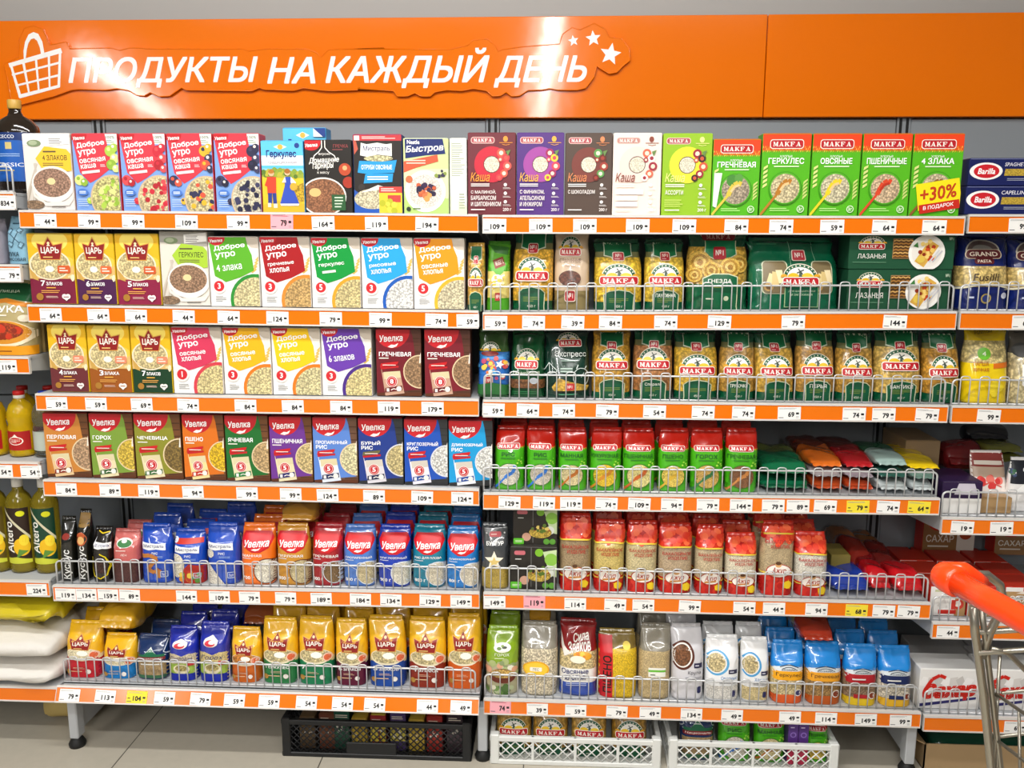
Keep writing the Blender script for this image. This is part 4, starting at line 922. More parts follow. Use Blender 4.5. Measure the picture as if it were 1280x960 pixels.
# shelf, kind of pack, x, z of its base, y of its front, width, height, description, print, print settings
PACKS = [
 ('L1', 'box', -1.1729, 1.599, 0.012, 0.1322, 0.2022, 'grey four-grain porridge box with a yellow panel', 'porridge', {'pan': 'f2c230', 't': '4 ЗЛАКОВ', 'bg': 'e4ded8', 'top': 'f4f0ec', 'gr': 'b08a74'}),
 ('L1', 'box', -1.0399, 1.5981, 0.012, 0.1256, 0.2029, 'red and blue oat kasha box with green apples', 'kasha', {'f': ['a9c84a', 'd6e08a', '8fb23a'], 'g': 'd8cf8a'}),
 ('L1', 'box', -0.9094, 1.5972, 0.012, 0.1256, 0.2035, 'red and blue oat kasha box with raspberries', 'kasha', {'f': ['c8283a', 'd84a50', 'b01f2c'], 'g': 'e6cfa0'}),
 ('L1', 'box', -0.7816, 1.5963, 0.012, 0.1232, 0.2042, 'red and blue oat kasha box with mixed fruit and banana', 'kasha', {'f': ['e0b030', '303050', 'd8543c'], 'g': 'dccb9a'}),
 ('L1', 'box', -0.6536, 1.5954, 0.012, 0.1237, 0.2048, 'red and blue oat kasha box with blueberries', 'kasha', {'f': ['2c2c48', '3c3c5c', '22223a'], 'g': 'dfd5b8'}),
 ('L1', 'box', -0.4895, 1.5942, 0.085, 0.1199, 0.2282, 'tall blue oat flakes box peeking out behind the villagers box', 'gerkback', {}),
 ('L1', 'box', -0.5312, 1.5945, 0.012, 0.1144, 0.1869, 'blue and yellow oat flakes box with two villagers', 'gerkules', {}),
 ('L1', 'box', -0.4077, 1.5937, 0.012, 0.1258, 0.1896, 'black buckwheat side-dish box with a white pot outline', 'garnir', {}),
 ('L1', 'box', -0.2751, 1.5927, 0.012, 0.1305, 0.2046, 'black and blue oat bran box with a red top', 'bran', {}),
 ('L1', 'box', -0.1463, 1.5918, 0.012, 0.1202, 0.195, 'pale green instant porridge box with a navy banner', 'bystrov', {}),
 ('L1', 'box', -0.0605, 1.5912, 0.012, 0.0449, 0.1955, 'white porridge carton turned to its printed nutrition side', 'nutri', {'d': 0.17}),
 ('R1', 'box', 0.0283, 1.589, 0.012, 0.1269, 0.2118, 'maroon raspberry kasha box', 'mkasha', {'bg': '6e2a34', 'ring': 'c8283c', 'lt': 'f09a3a', 'f': ['e0604c', 'd04048', 'cf5a50'], 'l': ['С МАЛИНОЙ,', 'БАРБАРИСОМ', 'И ШИПОВНИКОМ']}),
 ('R1', 'box', 0.1566, 1.5889, 0.012, 0.1239, 0.2116, 'purple orange-and-fig kasha box', 'mkasha', {'bg': '54307e', 'ring': 'a34a9e', 'lt': 'f2b04a', 'f': ['a02a5a', 'f0d040', 'd8485c'], 'l': ['С ФИНИКОМ,', 'АПЕЛЬСИНОМ', 'И ИНЖИРОМ']}),
 ('R1', 'box', 0.2831, 1.5888, 0.012, 0.1224, 0.2104, 'dark brown chocolate kasha box', 'mkasha', {'bg': '54433a', 'ring': '7a3c34', 'lt': 'e08a5a', 'f': ['5a9a50', '6a2a20', 'a03c30'], 'l': ['С ШОКОЛАДОМ']}),
 ('R1', 'box', 0.4096, 1.5887, 0.012, 0.126, 0.2102, 'cream coloured kasha box with red berries', 'mkasha', {'bg': 'f6e2d6', 'ring': 'eed6cc', 'lt': '8a4638', 'f': ['d86a50', 'f4ece4', 'a03040'], 'l': ['', '', ''], 'tc': 'fdf6f0'}),
 ('R1', 'box', 0.5396, 1.5886, 0.012, 0.1275, 0.209, 'lime green assorted kasha box with a yellow ring', 'mkasha', {'bg': '94bf26', 'ring': 'eaea3c', 'lt': 'f0f090', 'f': ['a02a3a', '402a28', 'd05a3c'], 'l': ['АССОРТИ']}),
 ('R1', 'box', 0.6668, 1.5886, 0.012, 0.1224, 0.1948, 'shorter green and red buckwheat flakes box', 'flakes', {'n': 'ГРЕЧНЕВАЯ', 'sp': 'd8c24a', 'g': 'b8a890'}),
 ('R1', 'box', 0.794, 1.5885, 0.012, 0.1253, 0.2087, 'green and red hercules flakes box', 'flakes', {'n': 'ГЕРКУЛЕС', 'sp': 'b87a2a', 'g': 'e0d0a4'}),
 ('R1', 'box', 0.9221, 1.5884, 0.012, 0.1245, 0.2085, 'green and red oat flakes box with a yellow spoon', 'flakes', {'n': 'ОВСЯНЫЕ', 'sp': 'ecd02a', 'g': 'ddd3b0'}),
 ('R1', 'box', 1.0501, 1.5883, 0.012, 0.1248, 0.2083, 'green and red wheat flakes box with a red spoon', 'flakes', {'n': 'ПШЕНИЧНЫЕ', 'sp': 'd8482a', 'g': 'dcc09c'}),
 ('R1', 'box', 1.1793, 1.5882, 0.012, 0.1272, 0.2081, 'green and red four-grain flakes box with a yellow bonus sticker', 'flakes', {'n': '4 ЗЛАКА', 'sp': '8a5a2a', 'g': 'd8c8a4', 'promo': 1}),
 ('T1', 'box', 1.3635, 1.5932, 0.012, 0.2112, 0.071, 'lower navy capellini box of the two stacked', 'spag', {'n': 'CAPELLINI', 'd': 0.08}),
 ('T1', 'box', 1.3656, 1.6663, 0.012, 0.2112, 0.0681, 'upper navy spaghetti box of the two stacked', 'spag', {'n': 'SPAGHETTI', 'd': 0.08}),
 ('L2', 'box', -1.187, 1.3444, 0.012, 0.1285, 0.1921, 'yellow cereal box with a wine-red seven-grain base', 'tsar', {'b': '7a1a38', 'n': '7', 'w': 'ЗЛАКОВ', 'badge': 'd05a28'}),
 ('L2', 'box', -1.0634, 1.3436, 0.012, 0.1102, 0.1922, 'yellow cereal box with a violet six-grain base', 'tsar', {'b': '4a1c4a', 'n': '6', 'w': 'ЗЛАКОВ', 'badge': 'e06a38'}),
 ('L2', 'box', -0.9438, 1.3428, 0.012, 0.1213, 0.1934, 'yellow cereal box with a wine-red five-grain base', 'tsar', {'b': '8a1c40', 'n': '5', 'w': 'ЗЛАКОВ', 'badge': 'd05a28'}),
 ('L2', 'box', -0.8135, 1.3419, 0.012, 0.1323, 0.2021, 'grey hercules porridge box with a lime panel', 'porridge', {'pan': 'a8cc3a', 't': 'ГЕРКУЛЕС', 'bg': 'ded8cc', 'top': 'a8a49c', 'gr': 'a88468'}),
 ('L2', 'box', -0.6759, 1.3411, 0.012, 0.1383, 0.1885, 'white breakfast flakes box with a lime green front', 'dobro', {'m': '5cae28', 'l': ['4 злака'], 'ring': '2c8a34', 'g': 'e6d8a4', 'n': '3'}),
 ('L2', 'box', -0.5345, 1.3401, 0.012, 0.1376, 0.1899, 'white breakfast flakes box with a dark red front', 'dobro', {'m': 'a8181e', 'l': ['гречневые', 'хлопья'], 'ring': 'e08a34', 'g': 'd8b070', 'n': '3'}),
 ('L2', 'box', -0.3957, 1.3392, 0.012, 0.134, 0.1891, 'white breakfast flakes box with an emerald green front', 'dobro', {'m': '08963c', 'l': ['геркулес', ''], 'ring': 'eaa02c', 'g': 'e2cf94', 'n': '5'}),
 ('L2', 'box', -0.2556, 1.3383, 0.012, 0.1394, 0.1894, 'white breakfast flakes box with a sky blue front', 'dobro', {'m': '28a4e6', 'l': ['рисовые', 'хлопья'], 'ring': '1c5ab4', 'g': 'f8f6f0', 'n': '3'}),
 ('L2', 'box', -0.1146, 1.3374, 0.012, 0.1372, 0.1897, 'white breakfast flakes box with an orange front', 'dobro', {'m': 'f09a18', 'l': ['овсяные', 'хлопья'], 'ring': 'f0b432', 'g': 'e6d9b4', 'n': '5'}),
 ('R2', 'brick', -0.0161, 1.3321, 0.013, 0.0489, 0.1737, 'narrow tall spaghetti bag at the shelf seam', 'pasta', {'pc': 'd8a848', 'd': 0.05, 'full': 1}),
 ('R2', 'pillow', 0.0443, 1.3327, 0.013, 0.0629, 0.1776, 'small lime green star-soup pasta bag', 'softgreen', {}),
 ('R2', 'pillow', 0.1354, 1.3336, 0.013, 0.1104, 0.2112, 'elbow pasta bag with a white fold below its badge', 'pasta', {'pc': 'e6b23c', 'd': 0.07}),
 ('R2', 'pillow', 0.244, 1.3346, 0.013, 0.0958, 0.2084, 'beige paper-look buckwheat pasta bag', 'beige', {'d': 0.07}),
 ('R2', 'pillow', 0.3704, 1.3358, 0.013, 0.1286, 0.1821, 'fine vermicelli pasta bag beside the beige bag', 'pasta', {'pc': 'ecc43c', 'd': 0.07}),
 ('R2', 'pillow', 0.495, 1.3369, 0.013, 0.1077, 0.1814, 'cobweb vermicelli pasta bag with dome panel', 'pasta', {'pc': 'eac648', 'd': 0.07, 'n': 'ПАУТИНКА'}),
 ('R2', 'pillow', 0.6349, 1.3383, 0.013, 0.1633, 0.2059, 'wide pasta nests bag', 'nests', {'d': 0.08}),
 ('R2', 'pillow', 0.844, 1.3402, 0.013, 0.2419, 0.1815, 'wide glossy green cannelloni bag', 'cannel', {'d': 0.08}),
 ('R2', 'box', 1.1057, 1.3427, 0.012, 0.2673, 0.1064, 'lower green lasagne box behind the wire guard', 'lasagna', {'d': 0.09}),
 ('R2', 'box', 1.1057, 1.4511, 0.012, 0.2714, 0.0914, 'upper green lasagne box on the stacked pair', 'lasagna', {'d': 0.09}),
 ('T2', 'pillow', 1.3359, 1.3445, 0.013, 0.134, 0.1914, 'navy fusilli pasta bag with a brown crest', 'grand', {'d': 0.08}),
 ('T2', 'pillow', 1.4723, 1.3445, 0.013, 0.1281, 0.1856, 'second navy fusilli pasta bag cut off by the frame edge', 'grand', {'d': 0.08}),
 ('L3', 'box', -1.1615, 1.0964, 0.012, 0.1091, 0.1899, 'yellow cereal box with a brown-plum four-grain base', 'tsar', {'b': '6a2c30', 'n': '4', 'w': 'ЗЛАКА', 'badge': 'e08a68'}),
 ('L3', 'box', -1.0429, 1.0963, 0.012, 0.1197, 0.1888, 'yellow cereal box with an ochre three-grain base', 'tsar', {'b': '9a5418', 'n': '3', 'w': 'ЗЛАКА', 'badge': 'e08a68'}),
 ('L3', 'box', -0.9234, 1.0962, 0.012, 0.1123, 0.1887, 'yellow cereal box with a dark green seven-grain base', 'tsar', {'b': '143c22', 'n': '7', 'w': 'ЗЛАКОВ', 'badge': 'e08a68'}),
 ('L3', 'box', -0.7931, 1.0961, 0.012, 0.1414, 0.1865, 'white breakfast flakes box with a pink front', 'dobro', {'m': 'd2385a', 'l': ['овсяные', 'хлопья'], 'ring': 'd0404c', 'g': 'e8d69a', 'n': '1'}),
 ('L3', 'box', -0.6519, 1.096, 0.012, 0.1336, 0.1867, 'yellow fronted breakfast flakes box beside the pink one', 'dobro', {'m': 'f0b418', 'l': ['овсяные', 'хлопья'], 'ring': 'e67a1e', 'g': 'e8d8a0', 'n': '3'}),
 ('L3', 'box', -0.5142, 1.0958, 0.012, 0.1358, 0.1868, 'yellow fronted breakfast flakes box beside the purple one', 'dobro', {'m': 'f6c81a', 'l': ['овсяные', 'хлопья'], 'ring': 'e67a1e', 'g': 'e4d8a4', 'n': '3'}),
 ('L3', 'box', -0.3735, 1.0957, 0.012, 0.1396, 0.187, 'white breakfast flakes box with a purple front', 'dobro', {'m': '6a3caa', 'l': ['6 злаков'], 'ring': '4a2a84', 'g': 'ead89a', 'n': '3'}),
 ('L3', 'box', -0.2289, 1.0956, 0.012, 0.125, 0.1861, 'left of two dark maroon buckwheat boxes', 'uvbox', {'m': '721826', 'l': ['ГРЕЧНЕВАЯ'], 'g': 'a88460', 'wood': '5a3428', 'n': '8', 'lab': '6a1a20', 'sach': 'caa088'}),
 ('L3', 'box', -0.0941, 1.0955, 0.012, 0.1265, 0.1862, 'right of two dark maroon buckwheat boxes', 'uvbox', {'m': '7a1a28', 'l': ['ГРЕЧНЕВАЯ'], 'g': 'a88460', 'wood': '5a3428', 'n': '8', 'lab': '6a1a20', 'sach': 'caa088'}),
 ('R3', 'pillow', 0.0289, 1.0936, 0.013, 0.0862, 0.1769, 'small blue and green picture pasta bag', 'kids', {'d': 0.06}),
 ('R3', 'pillow', 0.1233, 1.0937, 0.013, 0.0936, 0.1732, 'plain dark green rye pasta bag', 'darkpasta', {'d': 0.06, 'pc': '8a5a34', 't': ''}),
 ('R3', 'pillow', 0.237, 1.0937, 0.013, 0.125, 0.1785, 'dark green quick-cook pasta bag with a white clock drawing', 'express', {'d': 0.07}),
 ('R3', 'pillow', 0.3575, 1.0938, 0.013, 0.1069, 0.1794, 'golden tagliatelle bag with a high red plate', 'pasta', {'pc': 'c89634', 'd': 0.07, 'hi': 1, 'full': 1}),
 ('R3', 'pillow', 0.4687, 1.0938, 0.013, 0.1086, 0.1847, 'vegetable coloured pasta spirals bag', 'pasta', {'pc': 'b07848', 'd': 0.07, 'hi': 1, 'n': 'Спираль'}),
 ('R3', 'pillow', 0.5888, 1.0939, 0.013, 0.1179, 0.1791, 'pasta bag with a plate half hidden by wire tops', 'pasta', {'pc': 'e2b63c', 'd': 0.07}),
 ('R3', 'pillow', 0.6998, 1.0939, 0.013, 0.0958, 0.18, 'tube pasta bag with a tilted badge', 'pasta', {'pc': 'c89a48', 'd': 0.07, 'n': 'ТРУБОЧКИ'}),
 ('R3', 'pillow', 0.8042, 1.094, 0.013, 0.1062, 0.1786, 'gold pasta bag beside the tube pasta', 'pasta', {'pc': 'dcb04a', 'd': 0.07}),
 ('R3', 'pillow', 0.9124, 1.0941, 0.013, 0.1036, 0.186, 'quill pasta bag with a bright badge', 'pasta', {'pc': 'c8984a', 'd': 0.07, 'n': 'ПЕРЬЯ'}),
 ('R3', 'pillow', 1.0185, 1.0941, 0.013, 0.0999, 0.1803, 'small shell pasta bag beside the quill bag', 'pasta', {'pc': 'c89a44', 'd': 0.07}),
 ('R3', 'pillow', 1.1337, 1.0942, 0.013, 0.1239, 0.1877, 'bow-tie pasta bag with a bottle green panel', 'pasta', {'pc': 'd8b45c', 'd': 0.07, 'n': 'БАНТИКИ', 'hi': 1}),
 ('R3', 'pillow', 1.2485, 1.0942, 0.013, 0.0969, 0.1821, 'ring pasta bag at the right end of the guard', 'pasta', {'pc': 'c49038', 'd': 0.07}),
 ('T3', 'pillow', 1.367, 1.0933, 0.013, 0.1164, 0.1949, 'yellow instant noodle bag with a green dot', 'rollton', {'d': 0.07}),
 ('T3', 'pillow', 1.4885, 1.0933, 0.013, 0.1159, 0.1895, 'clear noodle bag cut by the frame edge', 'clearnood', {'d': 0.07}),
 ('L4', 'box', -1.1861, 0.8478, 0.012, 0.1294, 0.187, 'sandy orange pearl barley sachet box', 'uvbox', {'m': 'c88238', 'l': ['ПЕРЛОВАЯ'], 'g': 'c4a07c', 'wood': '6e4426', 'lab': '8a2a1a', 'sach': 'e2c090', 'n': '5', 'strip': 'c81e24'}),
 ('L4', 'box', -1.0544, 0.8471, 0.012, 0.1257, 0.1883, 'leaf green split pea sachet box', 'uvbox', {'m': '7a9a3a', 'l': ['ГОРОХ'], 'g': 'e2c24a', 'wood': '6e4426', 'lab': '2a5a2a', 'sach': 'e6d9b0', 'n': '5', 'strip': 'c81e24'}),
 ('L4', 'box', -0.921, 0.8463, 0.012, 0.1339, 0.1896, 'olive lentil sachet box', 'uvbox', {'m': '8a8a2c', 'l': ['ЧЕЧЕВИЦА'], 'g': '8a7038', 'wood': '6e4426', 'lab': '3a6a3a', 'sach': 'e6d9b0', 'n': '5', 'strip': 'c81e24'}),
 ('L4', 'box', -0.7893, 0.8456, 0.012, 0.1187, 0.1898, 'bright orange millet sachet box', 'uvbox', {'m': 'd8701c', 'l': ['ПШЕНО'], 'g': 'f0c424', 'wood': '6e4426', 'lab': 'c02a1c', 'sach': 'f0d898', 'n': '5', 'strip': 'c81e24'}),
 ('L4', 'box', -0.6647, 0.8449, 0.012, 0.1234, 0.1898, 'dark green barley groats sachet box', 'uvbox', {'m': '1c6a2c', 'l': ['ЯЧНЕВАЯ'], 'g': 'cfae7c', 'wood': '6e4426', 'lab': '1c7a3a', 'sach': 'e6d9b0', 'n': '5', 'strip': 'c81e24'}),
 ('L4', 'box', -0.5392, 0.8442, 0.012, 0.1206, 0.1887, 'violet wheat groats sachet box', 'uvbox', {'m': '6c3490', 'l': ['ПШЕНИЧНАЯ'], 'g': 'ddc58a', 'wood': '6e4426', 'lab': '2c2a6a', 'sach': 'e6d9b0', 'n': '5', 'strip': 'c81e24'}),
 ('L4', 'box', -0.4134, 0.8434, 0.012, 0.1251, 0.1888, 'periwinkle blue parboiled rice sachet box', 'uvbox', {'m': '5a84d0', 'l': ['ПРОПАРЕННЫЙ', 'РИС'], 'g': 'e8dfb0', 'wood': '6a4a38', 'lab': '1c2a5a', 'sach': 'dfe6f0', 'n': '5', 'strip': 'c81e24'}),
 ('L4', 'box', -0.2842, 0.8427, 0.012, 0.1263, 0.189, 'navy brown-rice sachet box with an olive strip', 'uvbox', {'m': '203a8a', 'l': ['БУРЫЙ', 'РИС'], 'g': 'd6c48c', 'wood': '343638', 'lab': '14204a', 'sach': 'dad6dc', 'n': '5', 'strip': '6a6440'}),
 ('L4', 'box', -0.1567, 0.842, 0.012, 0.1227, 0.1891, 'royal blue round-grain rice sachet box', 'uvbox', {'m': '1c50b4', 'l': ['КРУГЛОЗЕРНЫЙ', 'РИС'], 'g': 'ecebe6', 'wood': '343638', 'lab': '1c4a9a', 'sach': 'ece6f0', 'n': '5', 'strip': 'c81e24'}),
 ('L4', 'box', -0.0316, 0.8413, 0.012, 0.1228, 0.188, 'cyan long-grain rice sachet box at the shelf end', 'uvbox', {'m': '189ad6', 'l': ['ДЛИННОЗЕРНЫЙ', 'РИС'], 'g': 'f0efea', 'wood': '343638', 'lab': '1c4a9a', 'sach': 'eef0f4', 'n': '5', 'strip': 'c81e24'}),
 ('R4', 'brick', 0.0765, 0.8313, 0.013, 0.0843, 0.1664, 'green and red steamed rice bag nearest the shelf seam', 'groats', {'n': ['РИС'], 'g': 'e4dccb', 'sp': '3a7ad0', 'd': 0.062}),
 ('R4', 'brick', 0.1663, 0.8318, 0.013, 0.0817, 0.166, 'green and red round rice bag with a blue spoon', 'groats', {'n': ['РИС'], 'g': 'd8cdbc', 'sp': '3a7ad0', 'd': 0.062}),
 ('R4', 'brick', 0.2535, 0.8322, 0.013, 0.0814, 0.1633, 'green and red semolina bag', 'groats', {'n': ['МАННАЯ'], 'g': 'e6d4a0', 'sp': 'c0702a', 'd': 0.062}),
 ('R4', 'brick', 0.3449, 0.8327, 0.013, 0.0878, 0.1641, 'green and red corn groats bag', 'groats', {'n': ['КУКУРУЗНАЯ'], 'g': 'eec832', 'sp': 'd08a2a', 'd': 0.062}),
 ('R4', 'brick', 0.4399, 0.8332, 0.013, 0.0908, 0.1627, 'green and red wheat groats bag', 'groats', {'n': ['ПШЕНИЧНАЯ'], 'g': 'eedf94', 'sp': 'c8622a', 'd': 0.062}),
 ('R4', 'brick', 0.5334, 0.8337, 0.013, 0.085, 0.1635, 'green and red millet bag', 'groats', {'n': ['ПШЕНО'], 'g': 'eed060', 'sp': 'd8b03a', 'd': 0.062}),
 ('R4', 'brick', 0.6267, 0.8341, 0.013, 0.0904, 0.1643, 'green and red split pea bag', 'groats', {'n': ['ГОРОХ'], 'g': 'd8b060', 'sp': '3a7a4a', 'd': 0.062}),
 ('R4', 'brick', 0.7217, 0.8346, 0.013, 0.0887, 0.1651, 'green and red buckwheat bag', 'groats', {'n': ['ГРЕЧНЕВАЯ'], 'g': '8a5c3c', 'sp': 'd08a4a', 'd': 0.062}),
 ('L5', 'brick', -1.2199, 0.5312, 0.013, 0.0445, 0.1771, 'slim black couscous bag leaning at the left end', 'couscous', {'d': 0.05}),
 ('L5', 'brick', -1.173, 0.5315, 0.013, 0.0372, 0.1997, 'second slim black couscous bag with a photo top', 'couscous', {'d': 0.05, 'ph': 1}),
 ('L5', 'brick', -1.1202, 0.5318, 0.013, 0.0564, 0.1491, 'black lentil pouch with a yellow swirl', 'swirl', {'d': 0.05}),
 ('L5', 'brick', -1.0472, 0.5321, 0.013, 0.0801, 0.1429, 'salmon pink flax pouch with a green leaf oval', 'salmon', {'d': 0.055}),
 ('L5', 'brick', -0.957, 0.5326, 0.013, 0.0906, 0.1588, 'blue rice bag with an orange swoosh', 'mistral', {'v': 0, 'd': 0.06}),
 ('L5', 'brick', -0.8601, 0.5331, 0.013, 0.0938, 0.1456, 'blue rice bag with a red top band and vegetables', 'mistral', {'v': 1, 'd': 0.06}),
 ('L5', 'brick', -0.7593, 0.5336, 0.013, 0.0958, 0.1641, 'blue rice bag with a white rice heap', 'mistral', {'v': 2, 'd': 0.06}),
 ('L5', 'brick', -0.6565, 0.5341, 0.013, 0.1002, 0.1631, 'bright orange semolina bag with a red oval', 'uvbag', {'m': 'f0741a', 'n': 'МАННАЯ', 'g': 'f0ead8', 'wt': '700 г', 'd': 0.065}),
 ('L5', 'brick', -0.5524, 0.5347, 0.013, 0.0986, 0.1646, 'gold pearl barley bag with a red oval', 'uvbag', {'m': 'c88c2a', 'n': 'ПЕРЛОВАЯ', 'g': 'd0c094', 'wt': '800 г', 'd': 0.065}),
 ('L5', 'brick', -0.4542, 0.5352, 0.013, 0.0894, 0.166, 'crimson buckwheat bag with a red oval', 'uvbag', {'m': 'a01420', 'n': 'ГРЕЧНЕВАЯ', 'g': '8a6c48', 'wt': '800 г', 'd': 0.065}),
 ('L5', 'brick', -0.3576, 0.5357, 0.013, 0.0944, 0.1626, 'periwinkle parboiled rice bag with a red oval', 'uvbag', {'m': '4a78c4', 'n': 'ПРОПАРЕННЫЙ', 'g': 'd4c49a', 'wt': '800 г', 'd': 0.065}),
 ('L5', 'brick', -0.2569, 0.5362, 0.013, 0.0952, 0.164, 'royal blue round rice bag with a red oval', 'uvbag', {'m': '1438aa', 'n': 'КРУГЛОЗЕРНЫЙ', 'g': 'e8e2d0', 'wt': '900 г', 'd': 0.065}),
 ('L5', 'brick', -0.1567, 0.5367, 0.013, 0.096, 0.1654, 'teal pilaf rice bag with a red oval', 'uvbag', {'m': '0c7a94', 'n': 'РИС ДЛЯ ПЛОВА', 'g': 'e2d8c0', 'wt': '800 г', 'd': 0.065}),
 ('L5', 'brick', -0.0585, 0.5372, 0.013, 0.0933, 0.1621, 'azure long-grain rice bag with a red oval', 'uvbag', {'m': '1878c4', 'n': 'ДЛИННОЗЕРНЫЙ', 'g': 'e6dcc6', 'wt': '800 г', 'd': 0.065}),
 ('R5', 'brick', 0.0354, 0.5378, 0.013, 0.0783, 0.1754, 'charcoal bulgur pouch with a star window', 'bulgur', {'d': 0.05}),
 ('R5', 'box', 0.1465, 0.5376, 0.012, 0.1326, 0.1268, 'lower black and green grain salad box', 'gsalad', {'d': 0.12}),
 ('R5', 'brick', 0.2641, 0.5374, 0.013, 0.0911, 0.2063, 'tall red and clear bag of grey-brown groats', 'bakal', {'g': 'a8906c', 'd': 0.062, 'hi': 1}),
 ('R5', 'brick', 0.3602, 0.5373, 0.013, 0.0873, 0.1893, 'red and clear bag of yellow peas', 'bakal', {'g': 'd8c070', 'd': 0.062}),
 ('R5', 'brick', 0.4537, 0.5371, 0.013, 0.0882, 0.1888, 'red and clear bag of cracked grain', 'bakal', {'g': 'd8c898', 'd': 0.062}),
 ('R5', 'brick', 0.5502, 0.537, 0.013, 0.0957, 0.1837, 'red and clear bag of tan meal', 'bakal', {'g': 'c0a888', 'd': 0.062, 'lo': 1}),
 ('R5', 'brick', 0.6451, 0.5369, 0.013, 0.0799, 0.181, 'narrower red and clear bag of barley groats', 'bakal', {'g': 'd0bc98', 'd': 0.062, 'lo': 1}),
 ('R5', 'brick', 0.7356, 0.5367, 0.013, 0.0884, 0.1592, 'short red and clear bag of fine white meal', 'bakal', {'g': 'eadfc4', 'd': 0.062, 'lo': 1}),
 ('R5', 'brick', 0.8334, 0.5366, 0.013, 0.0936, 0.1967, 'raised red and clear bag of speckled groats', 'bakal', {'g': 'c0aa84', 'd': 0.062, 'up': 1}),
 ('R5', 'brick', 0.9302, 0.5364, 0.013, 0.091, 0.1658, 'red and clear bag of white rice', 'bakal', {'g': 'e2dccd', 'd': 0.062, 'lo': 1}),
 ('R5', 'box', 0.1501, 0.6636, 0.03, 0.1255, 0.113, 'upper black and green grain salad box', 'gsalad', {'d': 0.12}),
 ('L6', 'brick', -1.2027, 0.2284, 0.013, 0.1066, 0.1531, 'gold flour bag with a scarlet base', 'tsarbag', {'b': 'c0202c', 'n': '', 'w': '', 'g': 'efe2bc', 'd': 0.065}),
 ('L6', 'brick', -1.0932, 0.2282, 0.013, 0.1001, 0.1178, 'gold flour bag with a bright blue base', 'tsarbag', {'b': '1c7ac0', 'n': '', 'w': '', 'g': 'efe2bc', 'd': 0.065}),
 ('L6', 'brick', -0.9914, 0.228, 0.013, 0.0937, 0.1181, 'navy groats bag with a green mountain badge', 'mountain', {'d': 0.065}),
 ('L6', 'brick', -0.8961, 0.2278, 0.013, 0.0873, 0.1462, 'cobalt barley groats bag', 'cobalt', {'t': 'Перловая', 'd': 0.06, 'g': 'd8c8a8'}),
 ('L6', 'brick', -0.8029, 0.2276, 0.013, 0.0894, 0.1615, 'cobalt split pea bag', 'cobalt', {'t': 'Горох', 'd': 0.06, 'g': 'dcc88c'}),
 ('L6', 'brick', -0.7082, 0.2274, 0.013, 0.0903, 0.1463, 'small gold bag with an orange lentil base', 'tsarbag', {'b': 'c8621c', 'n': '', 'w': '', 'g': 'd88a3a', 'd': 0.065}),
 ('L6', 'brick', -0.6054, 0.2272, 0.013, 0.1056, 0.1795, 'gold hercules bag with a grass green base', 'tsarbag', {'b': '2c7a44', 'n': '', 'w': 'ГЕРКУЛЕС', 'g': 'e0cf9a', 'd': 0.065}),
 ('L6', 'brick', -0.4964, 0.227, 0.013, 0.1052, 0.185, 'gold oat bag with an emerald base', 'tsarbag', {'b': '1c7c50', 'n': '7', 'w': '', 'g': 'e0cf9a', 'd': 0.065}),
 ('L6', 'brick', -0.3902, 0.2268, 0.013, 0.0953, 0.1803, 'gold six-grain bag with a wine base', 'tsarbag', {'b': '5e1430', 'n': '6', 'w': 'ЗЛАКОВ', 'g': 'e0cf9a', 'd': 0.065}),
 ('L6', 'brick', -0.2821, 0.2265, 0.013, 0.1091, 0.1933, 'gold five-grain bag with a royal blue base', 'tsarbag', {'b': '1e4a9c', 'n': '5', 'w': 'ЗЛАКОВ', 'g': 'e0cf9a', 'd': 0.065}),
 ('L6', 'brick', -0.1661, 0.2263, 0.013, 0.111, 0.1914, 'gold four-grain bag with a rust base', 'tsarbag', {'b': '8a2c1a', 'n': '4', 'w': 'ЗЛАКА', 'g': 'e0cf9a', 'd': 0.065}),
 ('L6', 'brick', -0.0553, 0.2261, 0.013, 0.1012, 0.2044, 'gold oat flakes bag with a pumpkin orange base', 'tsarbag', {'b': 'cc5a1a', 'n': '', 'w': '', 'g': 'e0cf9a', 'd': 0.065}),
 ('R6', 'brick', 0.0563, 0.2117, 0.013, 0.0962, 0.1842, 'lime green split pea bag with a vegetable bowl', 'limepea', {'d': 0.065}),
 ('R6', 'brick', 0.164, 0.2113, 0.013, 0.1075, 0.1998, 'clear white flakes bag with a yellow oval', 'clearbag', {'g': 'e6d8ba', 'lab': 1, 'd': 0.07}),
 ('R6', 'pillow', 0.2766, 0.2109, 0.013, 0.1105, 0.2031, 'oat flakes bag with a dark red top and blue base', 'sila', {'d': 0.07}),
 ('R6', 'brick', 0.3927, 0.2104, 0.013, 0.1124, 0.1842, 'clear yellow millet bag with a red side strip', 'pshenored', {'d': 0.065}),
 ('R6', 'brick', 0.4992, 0.21, 0.013, 0.0912, 0.2047, 'clear barley bag with a small green label', 'clearbag', {'g': 'ccb484', 'lab': 2, 'd': 0.065}),
 ('R6', 'brick', 0.596, 0.2096, 0.013, 0.0932, 0.2075, 'silver white buckwheat bag with a brown bowl', 'silver', {'ring': '5a2c1e', 'g': '8a5a3a', 'bg': 'd4d2d6', 't': 'Крупа', 'd': 0.06}),
 ('R6', 'brick', 0.6948, 0.2092, 0.013, 0.0974, 0.1759, 'white oat bag with a sky blue bowl', 'silver', {'ring': '5aa6d6', 'g': 'e0cc98', 'bg': 'f2f2f2', 't': 'Овсяные', 'd': 0.06}),
 ('R6', 'brick', 0.7898, 0.2089, 0.013, 0.0811, 0.1714, 'narrower white oat flakes bag with a blue bowl', 'silver', {'ring': '4a9ad0', 'g': 'dcc894', 'bg': 'ececec', 't': 'Хлопья', 'd': 0.06}),
